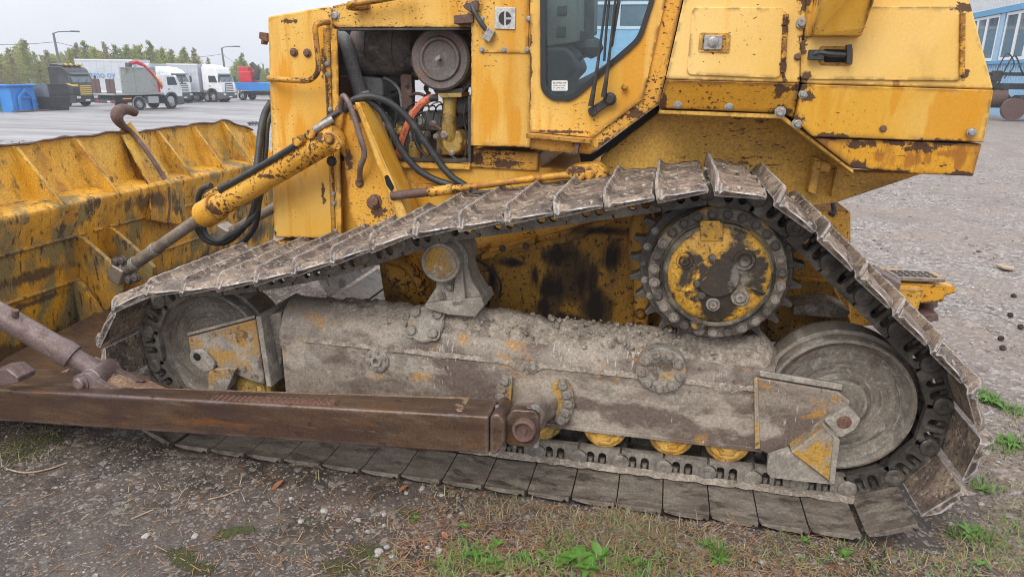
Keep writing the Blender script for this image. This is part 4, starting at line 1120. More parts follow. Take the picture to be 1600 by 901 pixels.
# dried mud packed beside the links, and lumps lying on the upper run
mr = []
for i in range(200):
    x = -1.15 + 2.1 * i / 199
    row = []
    wd_ = .035 + .03 * abs(noise.noise(Vector((x * 4, 1, 1)))) + .012 * noise.noise(Vector((x * 22, 4, 1)))
    for j in range(6):
        v = j / 5
        row.append(Vector((x, .303 - wd_ * (1 - v), .042 + .016 * v ** .7 + .004 * noise.noise(Vector((x * 40, v * 3, 2))) * v)))
    mr.append(row)
mo = build('packed_mud', MB().grid(mr), M['dirt'], T, angle=60, recalc=False); mo['kind'] = 'stuff'
lm_ = MB()
for k in range(900):
    sv = random.random() * LOOP
    a, b = at_len(sv), at_len(sv + .02)
    t = (b - a).normalized(); n = Vector((-t.y, t.x))
    if n.y < .55 or a.x > .55: continue
    q = a + n * (.070 + .004 * random.random())
    r = .003 + .010 * random.random() ** 2.5
    lm_.lathe((q.x, random.uniform(.05, .86), q.y), (random.uniform(-1, 1), random.uniform(-1, 1), 1), [(0, -r), (r * random.uniform(.7, 1.2), -r * .3), (r * random.uniform(.7, 1.1), r * .3), (0, r * .6)], 5)
lo_ = build('dirt_lumps', lm_, M['dirt'], T, angle=20); lo_['kind'] = 'stuff'

# ---------------------------------------------------------------- sprocket and final drive
SC = W(1118, 428, .28); SX, SZ = SC.x, SC.z
SX, SZ = .25, 1.052
fd = empty('final_drive', (SX, .5, SZ)); fd.parent = D; fd.location = Vector((SX, .5, SZ)) - WL['bulldozer']
NT = 25
o = []
for k in range(NT):
    for j, (da, r) in enumerate(((-.5, .326), (-.36, .328), (-.25, .337), (-.17, .353), (-.11, .378), (.11, .378), (.17, .353), (.25, .337), (.36, .328))):
        a = 2 * pi * (k + da) / NT + .08
        o.append(Vector((SX + r * cos(a), .41, SZ + r * sin(a))))
spr = build('sprocket', MB().prism(o, (0, .075, 0)), M['sprocket'], fd, bev=.005)
build('sprocket_ring', MB().lathe((SX, .41, SZ), (0, -1, 0), [(.33, -.02), (.33, .012), (.322, .02), (.285, .02), (.28, .03), (0, .03)], 56), M['sprocket'], fd)
hub = build('hub_flange', MB().lathe((SX, .41, SZ), (0, -1, 0), [(.290, .0), (.290, .115), (.284, .125), (.243, .128), (.238, .122), (.232, .128), (.228, .16), (.218, .17), (.205, .168), (.2, .16), (0, .16)], 64), M['drive_ring'], fd)
for k in range(27):
    a = 2 * pi * k / 27 + .1
    bolt(fd, (SX + .264 * cos(a), .284, SZ + .264 * sin(a)), .0165, m='bolt_clay' if sin(a) < .5 and k % 3 else 'bolt_dark')
for k in range(25):
    a = 2 * pi * (k + .5) / 25
    bolt(fd, (SX + .312 * cos(a), .389, SZ + .312 * sin(a)), .013 if cos(a) > -.75 else .012, m='bolt' if (cos(a) < -.75 and k % 3) else 'bolt_dark')
cov = build('drive_cover', MB().lathe((SX + .005, .25, SZ + .01), (0, -1, 0), [(.222, -.02), (.216, .0), (.206, .012), (.19, .022), (.09, .028), (0, .028)], 56), M['drive'], fd)
cc = W(1121, 432, .22)
build('centre_cap', MB().lathe((cc.x, .225, cc.z), (0, -1, 0), [(.090, -.01), (.090, .012), (.084, .018), (.02, .018), (0, .018)], 36), M['drive'], fd)
for a, b, r, mm in ((1070, 407, .036, 'drive'), (1163, 406, .045, 'drive'), (1156, 464, .038, 'bolt_clay'), (1114, 475, .030, 'bolt_clay')):
    p = W(a, b, .225)
    build('inspection_plug', MB().lathe((p.x, .226, p.z), (0, -1, 0), [(r, -.01), (r, .006), (r * .92, .012), (r * .7, .012), (r * .66, .006), (r * .55, .006), (r * .5, .020), (r * .2, .020), (r * .18, .012), (0, .012)], 24), M[mm], fd)
for a, b in ((1113, 403), (1089, 443), (1141, 443), (1096, 462)): bolt(fd, W(a, b, .212), .012, m='bolt_dark')
for q4 in ([(1094, 345), (1130, 346), (1130, 377), (1094, 377)], [(1052, 446), (1082, 452), (1082, 458), (1052, 452)], [(1175, 448), (1196, 456), (1194, 460), (1173, 452)]):
    build('cover_rib', MB().prism(P(q4, .219), (0, .02, 0)), M['drive'], fd, bev=.004)
p = W(1090, 506, .24)
build('drain_boss', MB().lathe((p.x, .262, p.z), (0, -1, 0), [(.034, -.04), (.034, .01), (.028, .018), (0, .018)], 20), M['drive_ring'], fd)

# ---------------------------------------------------------------- idlers
def idler(cx, cz, m):
    d = build('idler', MB().lathe((cx, .455, cz), (0, -1, 0), [(.20, -.14), (.31, -.135), (.318, -.12), (.318, -.06), (.335, -.055), (.335, .055), (.318, .06), (.318, .105), (.312, .118), (.300, .122), (.285, .105), (.27, .085), (.2, .075), (.14, .078), (.12, .10), (.09, .105), (0, .105)], 72), M[m], D)
    return d
ri = idler(.835, .475, 'clay_ring')
fi = idler(-2.30, .435, 'clay_ring')

# ---------------------------------------------------------------- roller frame
X0, X1 = -1.86, .545
def prof(dz, k=1.0):
    out = [(.300, .235), (.300, .548)]
    for j in range(1, 10):
        a = pi - pi * j / 10
        out.append((.455 + .155 * cos(a), .548 + .145 * sin(a) * k))
    out += [(.610, .548), (.610, .235)]
    return [(y, z + dz) for y, z in out]
tf = MB()
rows = []
NX = 60
for i in range(NX + 1):
    x = X0 + (X1 - X0) * i / NX
    dz = .012 - .022 * (i / NX)
    k = 1.15 if x < -1.6 else 1.0
    row = [Vector((x, y, z)) for y, z in prof(dz, k)]
    rows.append(row)
tf.grid(rows)
for i in range(NX): tf.f.append([i * 13, (i + 1) * 13, (i + 1) * 13 + 12, i * 13 + 12])
tf.f.append(list(range(13))); tf.f.append([NX * 13 + i for i in reversed(range(13))])
frm = build('roller_frame', tf, M['frame'], D, bev=0, angle=40)
build('frame_flange', MB().box((-.65, .292, .240), (2.36, .02, .022)), M['frame'], frm, bev=.004)
# dirt lying on the frame
dr = []
for i in range(150):
    x = -1.74 + 2.37 * i / 149
    dd = .09 * max(0, noise.noise(Vector((x * 4.3, 2, 6))) - .06) + .008 * noise.noise(Vector((x * 25, 5, 6)))
    nn_ = [.002 + .005 * noise.noise(Vector((x * 30, q, 3))) for q in range(3)]
    zb = .548 - .01 * (x + 1.8)
    row = [Vector((x, .2995, zb - max(.004, dd))), Vector((x, .294 - max(0, nn_[1]), zb - max(.004, dd) * .5)), Vector((x, .296 - max(0, nn_[2]), zb))]
    for j in range(15):
        v = j / 14; y = .315 + .31 * v
        base = .548 + .148 * sqrt(max(0, 1 - ((y - .455) / .158) ** 2)) - .01 * (x + 1.8)
        edge = sin(pi * min(1, max(0, v))) ** .5
        h = .030 + .05 * max(0, noise.noise(Vector((x * 2.1, y * 5, 1.3)))) + .02 * noise.noise(Vector((x * 14, y * 14, 2))) + .02 * abs(noise.noise(Vector((x * 40, y * 40, 7)))) + .010 * noise.noise(Vector((x * 90, y * 90, 3)))
        if v < .35: h *= .35 + .65 * v / .35
        if x < -1.1: h -= .012
        if x > .0: h += .03 * min(1, x / .3)
        if x > .5: base -= 1.1 * (x - .5)
        row.append(Vector((x, y, base + edge * h - (1 - edge) * .012)))
    dr.append(row)
drt = build('dried_dirt', MB().grid(dr), M['dirt'], frm, angle=60, recalc=False); drt['kind'] = 'stuff'
# loose lumps on top of the dirt
lump = MB()
for k in range(700):
    x = random.uniform(-1.2, .5); y = random.uniform(.33, .55)
    z = .548 + .148 * sqrt(max(0, 1 - ((y - .455) / .158) ** 2)) - .01 * (x + 1.8) + random.uniform(.018, .05)
    r = .003 + .012 * random.random() ** 3
    lump.lathe((x, y, z), (random.uniform(-1, 1), random.uniform(-1, 1), 1), [(0, -r), (r * random.uniform(.7, 1.1), -r * .4), (r * random.uniform(.7, 1.1), r * .4), (0, r * .8)], 5)
lp = build('dirt_lumps', lump, M['dirt'], frm, angle=20); lp['kind'] = 'stuff'
# front nose, recoil rod and idler yoke
build('frame_nose', MB().cyl((-1.862, .455, .52), (-1.90, .455, .52), .12, n=32), M['clay'], frm, bev=.01)
build('recoil_rod', MB().cyl((-1.85, .43, .495), (-2.02, .43, .495), .078, n=32), M['chrome'], D)
def P2(pts, Y): return P(pts, Y)
yk = build('idler_yoke', MB().prism(P([(293, 527), (399, 499), (414, 601), (396, 597), (336, 571), (330, 577), (299, 560)], .27), (0, .17, 0)), M['clay_some'], D, bev=.008)
build('yoke_top', MB().prism([W(293, 525, .272), W(399, 497, .272), W(399, 497, .60), W(293, 525, .60)], (0, 0, .018)), M['clay'], yk, bev=.005)
yb = [W(399, 494, .25), W(416, 604, .25)]
build('yoke_plate', MB().prism([yb[0], yb[1], yb[1] + Vector((0, .40, 0)), yb[0] + Vector((0, .40, 0))], (.03, 0, 0)), M['clay'], yk, bev=.006)
build('yoke_block', MB().prism([W(404, 497, .30), W(440, 487, .36), W(440, 566, .36), W(418, 604, .30)], (0, .22, 0)), M['clay'], yk, bev=.006)
lg = build('yoke_lug', MB().prism(P(rnd([(296, 548), (316, 545), (336, 566), (332, 580), (316, 581), (296, 563)], 6), .25), (0, .05, 0)), M['clay'], yk, bev=.006)
pp_ = W(308, 557, .25); build('lug_hole', MB().lathe((pp_.x, .248, pp_.z), (0, -1, 0), [(.022, 0), (.020, .001), (0, .001)], 16), M['hole'], yk)
build('yoke_foot', MB().prism(P([(325, 582), (334, 577), (360, 574), (368, 577), (354, 610), (325, 612)], .24), (0, .10, 0)), M['clay_some'], yk, bev=.006)
# cover with four bolts on the frame shoulder
cvn = Vector((-.05, -.78, .62)).normalized()
cv = W(666, 507, .36)
cvr = build('pivot_cover', MB().lathe(cv, cvn, [(.095, -.06), (.095, .012), (.088, .022), (0, .024)], 28), M['clay'], frm)
q_ = cvn.to_track_quat('Z', 'Y')
for k in range(4):
    a = pi / 4 + k * pi / 2
    bolt(cvr, cv + q_ @ Vector((.082 * cos(a), .07 * sin(a), .018)), .024, cvn, 'bolt_clay')
# small grease cover
g_ = W(590, 562, .30)
gc = build('grease_cover', MB().lathe(g_, (0, -1, 0), [(.062, -.01), (.062, .010), (.055, .014), (.030, .014), (.026, .026), (.017, .026), (.015, .002), (0, .002)], 28), M['clay'], frm)
for k in range(6):
    a = k * pi / 3 + .4
    bolt(gc, g_ + Vector((.046 * cos(a), -.012, .046 * sin(a))), .010, m='bolt_clay')
# large round cover with a ring of bolts
g_ = W(1033, 578, .285)
gc = build('round_cover', MB().lathe(g_, (0, -1, 0), [(.112, -.06), (.112, .004), (.105, .012), (.07, .014), (.06, .008), (0, .008)], 36), M['clay_some'], frm)
for k in range(9):
    a = k * 2 * pi / 9 + .5
    bolt(gc, g_ + Vector((.086 * cos(a), -.010, .086 * sin(a))), .019, m='bolt_clay')
# trunnion, bearing caps and push-arm end
tr = W(832, 645, .15)
tn = build('trunnion', MB().lathe((tr.x - .01, .32, tr.z - .01), (0, -1, 0), [(.125, 0), (.120, .03), (.092, .07), (.085, .14), (.078, .22), (.055, .28), (0, .30)], 36), M['frame'], frm)
for pts, bl in (([(781, 590), (800, 588), (798, 640), (812, 668), (785, 665), (778, 630)], [(789, 594), (785, 606), (783, 618)]), ([(862, 600), (884, 592), (896, 612), (894, 648), (884, 664), (872, 662), (866, 640)], [(880, 601), (886, 615), (888, 630), (884, 643), (877, 655)])):
    bp = build('bearing_cap', MB().prism(P(rnd(pts, 5), .275), (0, .03, 0)), M['clay_yellow'], frm, bev=.008)
    for a, b in bl: bolt(bp, W(a, b, .275), .021, m='bolt_clay')
# rear end of the frame
re_ = build('rear_support', MB().prism(P([(1183, 590), (1310, 612), (1330, 628), (1318, 650), (1240, 706), (1205, 712), (1180, 700)], .27), (0, .08, 0)), M['frame'], frm, bev=.008)
build('support_top', MB().prism([W(1186, 588, .268), W(1316, 610, .268), W(1316, 606, .50), W(1186, 584, .50)], (0, 0, .03)), M['clay'], re_, bev=.006)
build('support_ridge', MB().prism(P([(1178, 592), (1184, 590), (1188, 700), (1180, 702)], .262), (0, .02, 0)), M['clay_yellow'], re_, bev=.004)
lg = build('support_lug', MB().prism(P(rnd([(1288, 657), (1326, 634), (1346, 656), (1336, 672), (1314, 684), (1306, 680)], 4), .25), (0, .06, 0)), M['clay'], frm, bev=.006)
pp_ = W(1319, 659, .25); build('lug_hole', MB().lathe((pp_.x, .248, pp_.z), (0, -1, 0), [(.030, 0), (.026, .0015), (0, .0015)], 18), M['bolt_rust'], lg)
build('roller_guard', MB().prism(P(rnd([(1201, 713), (1232, 702), (1302, 757), (1205, 746), (1198, 738)], 3), .22), (0, .03, 0)), M['clay'], frm, bev=.004)
gw = build('guide_wedge', MB().prism(P([(1236, 706), (1287, 668), (1304, 683), (1296, 752)], .20), (0, .10, 0)), M['clay_yellow'], frm, bev=.006)
build('wedge_edge', MB().prism(P([(1287, 668), (1313, 688), (1304, 757), (1296, 755), (1302, 684)], .195), (0, .11, 0)), M['clay'], gw, bev=.005)
# rollers under the frame
rx = [W(944, 690, .34).x, W(1047, 702, .34).x, W(1134, 713, .34).x]
gap = rx[1] - rx[0]
xs_ = [rx[0] - gap * k for k in range(6, 0, -1)] + rx
for x in xs_:
    r_ = build('track_roller', MB().lathe((x, .455, .235), (0, -1, 0), [(.08, -.15), (.105, -.15), (.105, -.05), (.085, -.04), (.085, .04), (.105, .05), (.105, .12), (.098, .128), (.085, .128), (.08, .14), (.04, .142), (.036, .150), (.012, .150), (.010, .144), (0, .144)], 32), M['engine_yellow' if x < rx[0] - .01 else 'paint'], D)
    build('roller_cap', MB().prism([Vector((x + a, .312, .235 + b)) for a, b in rnd([(-.062, .02), (-.062, -.028), (-.04, -.034), (-.032, -.062), (.032, -.062), (.04, -.034), (.062, -.028), (.062, .02)], .008, 2)], (0, .01, 0)), M['paint'], r_, bev=.003)
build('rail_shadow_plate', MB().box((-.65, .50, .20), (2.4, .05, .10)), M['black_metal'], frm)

# carrier roller on its bracket
crr = W(688, 411, .29)
cro = build('carrier_roller', MB().lathe((crr.x, .455, crr.z), (0, -1, 0), [(.10, -.14), (.100, .04), (.112, .05), (.112, .09), (.098, .10), (.094, .165), (.088, .172), (.084, .172), (.078, .164), (.01, .164), (0, .166)], 40), M['clay'], D)
build('roller_face', MB().lathe((crr.x, .289, crr.z), (0, -1, 0), [(.076, 0), (.070, .003), (0, .003)], 36), M['clay_yellow'], cro)
cb = build('carrier_bracket', MB().prism(P([(667, 470), (680, 450), (682, 430), (724, 400), (738, 440), (752, 462), (757, 478), (738, 485), (663, 480)], .36), (0, .16, 0)), M['clay'], D, bev=.01)
build('bracket_rib', MB().prism(P([(712, 420), (722, 416), (728, 478), (706, 480)], .33), (0, .05, 0)), M['clay'], cb, bev=.006)
build('bracket_foot', MB().prism(P([(663, 474), (752, 464), (757, 478), (742, 496), (700, 492), (662, 482)], .33), (0, .2, 0)), M['clay'], cb, bev=.008)
for a, b in ((690, 462), (702, 448)): bolt(cb, W(a, b, .35), .014, m='bolt_clay')

# ---------------------------------------------------------------- push arm and C-frame
def az(x): return .512 + (x + .62) * .0865            # top of the arm
am = MB()
xa, xb = -.632, -2.95
pts = [(xa, -.2), (xa, -.03), (-2.2, -.02), (-2.72, .16), (-3.08, .44), (-3.42, .95), (-3.66, 1.5), (-3.92, 1.5), (-3.64, .93), (-3.56, .25), (-3.46, -.02), (-3.9, -.2)]
am.v = []
b0 = 0
for z_off in (0, -.178):
    for x, y in pts: am.v.append(Vector((x, y, az(max(x, -3.1)) + z_off)))
n_ = len(pts)
am.f.append(list(range(n_))); am.f.append([n_ + i for i in reversed(range(n_))])
for i in range(n_): am.f.append([i, (i + 1) % n_, n_ + (i + 1) % n_, n_ + i])
arm = build('push_arm', am, M['arm'], D, bev=.012)
# sand lying on top of the arm
tp = []
for i in range(80):
    x = -.76 - 2.3 * i / 79
    row = []
    for j in range(8):
        y = -.170 + (.14 if x > -2.3 else .14 + .5 * (-2.3 - x)) * j / 7
        e = min(j, 7 - j) / 3.5
        row.append(Vector((x, y, az(x) + .003 + .010 * e * max(0, (.55 if x < -1.25 else -.6) + noise.noise(Vector((x * 9, y * 16, 4)))) + .003 * noise.noise(Vector((x * 60, y * 60, 1))) * e)))
    tp.append(row)
sd = build('sand_dusting', MB().grid(tp), M['sandy'], arm, angle=60, recalc=False); sd['kind'] = 'stuff'
# reinforcing bar with a toothed edge
bar = MB()
bx0, bx1 = W(330, 620, -.16).x, W(530, 628, -.16).x
top, low_ = [], []
nn = 44
for i in range(nn + 1):
    x = bx0 + (bx1 - bx0) * i / nn
    e = .022 + (.010 if i % 2 else 0)
    if i in (0, nn): e = .002
    top.append(Vector((x, -.185, az(x) + e)))
low_ = [Vector((bx1, -.185, az(bx1) - .002)), Vector((bx0, -.185, az(bx0) - .002))]
bar.prism(top + low_, (0, .05, 0))
build('toothed_bar', bar, M['bolt_rust'], arm, bev=.002)
# rear end of the arm
zc = az(-.7) - .09
ep = build('arm_end_plate', MB().prism(P(rnd([(765, 650), (778, 646), (789, 660), (789, 692), (775, 711), (765, 709)], 6), -.203), (0, .18, 0)), M['arm'], arm, bev=.014)
build('arm_clevis', MB().prism(P(rnd([(776, 664), (792, 652), (800, 640), (836, 642), (842, 654), (841, 690), (830, 699), (796, 697), (788, 688), (776, 690)], 5), -.155), (0, .05, 0)), M['arm'], arm, bev=.012)
pc = W(819, 671, -.165)
build('pin_cap', MB().lathe(pc, (0, -1, 0), [(.050, -.02), (.050, .014), (.043, .024), (.037, .022), (.031, .008), (.014, .008), (.012, .014), (0, .014)], 28), M['brown'], arm)
for a, b in ((780, 640), (836, 640), (836, 690), (782, 692)):
    build('clamp_bolt', MB().cyl(W(a, b - 6, -.12), W(a, b + 6, -.12), .018, n=8), M['bolt'], arm)
build('clamp_band', MB().prism(P(rnd([(797, 640), (830, 637), (836, 648), (798, 650)], 4), -.135), (0, .06, 0)), M['strut'], arm, bev=.008)
# clevis and brace strut of the blade
q0 = W(128, 598, -.12)
cl = MB()
for dy in (0, .13):
    pr = [W(a, b, -.12) + Vector((0, dy, 0)) for a, b in rnd([(118, 612), (113, 596), (120, 585), (136, 583), (150, 594), (172, 606), (195, 614)], 5)]
    cl.prism(pr, (0, .028, 0))
clv = build('brace_clevis', cl, M['strut'], arm, bev=.006)
bolt(clv, W(127, 597, -.12), .030, m='strut')
e0, e1 = W(150, 578, -.02), W(0, 492, -.14)
d_ = (e1 - e0)
br_k = (-3.78 - e0.x) / d_.x                # the brace ends on the back of the blade
stt = build('blade_brace', MB().lathe(e0, d_, [(0, -.09), (.050, -.09), (.050, .02), (.047, .03), (.047, d_.length * .24), (.062, d_.length * .25), (.064, d_.length * .34), (.058, d_.length * .45), (.058, d_.length * br_k), (0, d_.length * br_k)], 28), M['strut'], D)
build('brace_eye', MB().cyl(e0 + Vector((.03, -.075, -.02)), e0 + Vector((.03, .075, -.02)), .062, n=24), M['strut'], stt, bev=.01)
build('grease_nipple', MB().cyl(W(24, 494, -.14), W(24, 484, -.14), .016, n=10), M['brown'], stt, bev=.003)
build('arm_block', MB().prism(P([(-10, 578), (10, 576), (28, 590), (28, 598), (-10, 606)], -.26), (0, .10, 0)), M['strut'], arm, bev=.006)
sp = W(140, 598, -.05)
build('sand_heap', MB().lathe(Vector((-2.62, .0, az(-2.62) - .01)), (0, 0, 1), [(.16, 0), (.13, .02), (.08, .05), (.03, .065), (0, .07)], 18), M['sandy'], arm)
build('arm_hole', MB().lathe(Vector((-2.90, .05, az(-2.90) + .002)), (0, 0, 1), [(.10, 0), (.09, .003), (0, .003)], 20), M['hole'], arm)

# ---------------------------------------------------------------- blade
YB0, YB1 = -.45, 3.55
def topz(y):
    z = 1.40 + .030 * noise.noise(Vector((y * 2.7, 3.1, 0))) + .020 * noise.noise(Vector((y * 6, 1.1, 0)))
    if y > 3.18: z = z - .30 * (y - 3.18)
    if y < -.1: z = z - .5 * (-.1 - y)
    return z
ys = [YB0 + (YB1 - YB0) * i / 120 for i in range(121)]
rows = []
for y in ys:
    tz = topz(y); dx = .018 * noise.noise(Vector((y * 3, 8, 1)))
    rows.append([Vector((-3.985 + dx, y, tz)), Vector((-3.985 + dx * .6, y, tz - .05)), Vector((-3.965, y, 1.28)), Vector((-3.945, y, 1.16)), Vector((-3.90, y, 1.07)), Vector((-3.88, y, .98)), Vector((-3.95, y, .1)),
                 Vector((-4.06, y, .1)), Vector((-4.10, y, .5)), Vector((-4.06, y, 1.0)), Vector((-4.05, y, 1.2)), Vector((-4.03 + dx, y, tz - .02))])
bm_ = MB().grid(rows)
k_ = len(rows[0])
for i in range(120): bm_.f.append([i * k_, (i + 1) * k_, (i + 1) * k_ + k_ - 1, i * k_ + k_ - 1])
bm_.f.append(list(range(k_))); bm_.f.append([120 * k_ + i for i in reversed(range(k_))])
blade = build('blade', bm_, M['blade'], D, angle=35)
build('blade_top_bar', MB().tube([Vector((-3.965 + .018 * noise.noise(Vector((y * 3, 8, 1))), y, topz(y) + .002)) for y in ys], lambda t: .009 + .006 * noise.noise(Vector((t * 40, 2, 2))), 6, 0), M['brown'], blade)
# box section across the back
bs = []
for y in ys[::3]:
    bs.append([Vector((-3.915, y, 1.07)), Vector((-3.735, y, 1.045)), Vector((-3.705, y, 1.025)), Vector((-3.70, y, 1.0)), Vector((-3.775, y, .80)), Vector((-3.79, y, .50)), Vector((-3.86, y, .13)), Vector((-4.0, y, .10))])
kb = len(bs[0]); bb = MB().grid(bs)
bb.f.append(list(range(kb))); bb.f.append([(len(bs) - 1) * kb + i for i in reversed(range(kb))])
box_ = build('back_box', bb, M['blade_low'], blade, bev=.008, angle=50)
for z, x in ((.80, -3.772), (.505, -3.787)):
    segs = [(-.4, 1.15), (1.22, 1.30), (1.36, 1.86), (2.06, 3.5)] if z > .6 else [(-.4, 1.10), (1.5, 3.5)]
    for a, b in segs: build('weld_bar', MB().tube([Vector((x, a, z)), Vector((x, b, z))], .013, 8, 0), M['blade_low'], blade)
def rib(y, xt=-3.98, xb=-3.715, th=.032, hook=False):
    tz = topz(y) - .01
    return build('blade_rib', MB().prism([Vector((-4.0, y, tz)), Vector((-3.97, y, tz)), Vector((xb, y, 1.05)), Vector((xb + .01, y, 1.02)), Vector((-4.0, y, 1.02))], (0, th, 0)), M['blade'], blade, bev=.004)
for y in (.05, .50, .93, 1.40, 2.22, 2.66, 3.08, 3.50): rib(y)
# the tall hooked plate in the middle of the blade
hk = build('centre_plate', MB().prism([WX(a, b, -3.98) if a < 215 else WX(a, b, -3.72) for a, b in [(185, 205), (203, 190), (272, 284), (262, 290), (262, 340), (235, 345), (232, 290)]], (-.05, .06, 0)), M['blade'], blade, bev=.006)
build('lifting_hook', MB().tube([WX(258, 280, -3.70), WX(232, 240, -3.80), WX(208, 209, -3.92), WX(191, 196, -3.95), WX(183, 184, -3.95), WX(186, 174, -3.95), WX(198, 171, -3.95), WX(211, 176, -3.95)], lambda t: .018 + .026 * min(1, max(0, (t - .30) / .3)) - .012 * max(0, (t - .75) / .25), 14), M['brown'], blade)
panel_c = build('centre_block', MB().prism([WX(a, b, -3.70) for a, b in [(240, 290), (275, 284), (290, 300), (290, 352), (262, 350), (240, 345)]], (-.12, .0, 0)), M['blade_low'], blade, bev=.012)
build('weld_bar', MB().tube([WX(264, 292, -3.695), WX(265, 322, -3.70), WX(262, 348, -3.70)], .010, 8, 0), M['brown'], blade)
# lugs for the lift cylinder
for pts, y in (([(-3.79, .80), (-3.72, .79), (-3.46, .58), (-3.42, .52), (-3.45, .46), (-3.60, .30), (-3.82, .22)], 1.06), ([(-3.79, .80), (-3.73, .79), (-3.50, .60), (-3.44, .53), (-3.46, .46), (-3.60, .32), (-3.82, .24)], 1.34)):
    build('cylinder_lug', MB().prism([Vector((x, y, z)) for x, z in pts], (0, .035, 0)), M['blade_low'], blade, bev=.006)
build('lug_gusset', MB().prism([Vector((-3.8, 1.00, z)) + Vector((x, 0, 0)) for x, z in ((0, .5), (.06, .5), (.22, .24), (.20, .16), (0, .12))], (0, .04, 0)), M['blade_low'], blade, bev=.006)
build('cutting_edge', MB().prism([Vector((x, YB0, z)) for x, z in ((-3.98, .20), (-3.92, .20), (-3.96, .02), (-4.0, .02))], (0, YB1 - YB0, 0)), M['brown'], blade, bev=.004)
# ================================================================== GROUND
def sstep(a, b, x):
    t = min(1, max(0, (x - a) / (b - a))); return t * t * (3 - 2 * t)
GZ = -1.5                          # the yard falls gently away towards the lorries
def ground_z(x, y, fine=True):
    z = GZ * sstep(8, 42, y) * sstep(4, -8, x)
    if fine and -7 < x < 7 and -4 < y < 7:
        k = 1.0
        if -2.6 < x < 1.2 and 0 < y < .95: k = .15
        z += k * (.022 * noise.noise(Vector((x * .9, y * .9, 0))) + .014 * noise.noise(Vector((x * 3.1, y * 3.1, 2))) + .007 * noise.noise(Vector((x * 11, y * 11, 5))) + .003 * noise.noise(Vector((x * 34, y * 34, 7))))
        # a low bank of soil pushed up along the track, higher towards the rear
        bank = math.exp(-((y + .07) / .10) ** 2) * sstep(-3.0, -1.5, x) * sstep(1.75, 1.25, x)
        z += bank * (.012 + .022 * max(0, noise.noise(Vector((x * 4, y * 4, 9))) + .3))
        if -2.6 < x < 1.4 and y > 0.02 and y < .93: z -= .012
        z -= .03 * math.exp(-((y - 0.3) / .35) ** 2) * sstep(1.1, 1.3, x) * sstep(1.75, 1.5, x)
    return z
def axis(lo, hi, f0, f1, fine):
    v = []
    t = f0
    while t < f1: v.append(t); t += fine
    st = fine; t = f1
    while t < hi: v.append(t); st *= 1.22; t += st
    v.append(hi)
    st = fine; t = f0 - fine
    left = []
    while t > lo: left.append(t); st *= 1.22; t -= st
    left.append(lo)
    return list(reversed(left)) + v
gx = axis(-420, 420, -4.6, 3.4, .028)
gy = axis(-40, 600, -1.75, 1.4, .026)
g = MB(); g.grid([[Vector((x, y, ground_z(x, y))) for x in gx] for y in gy])

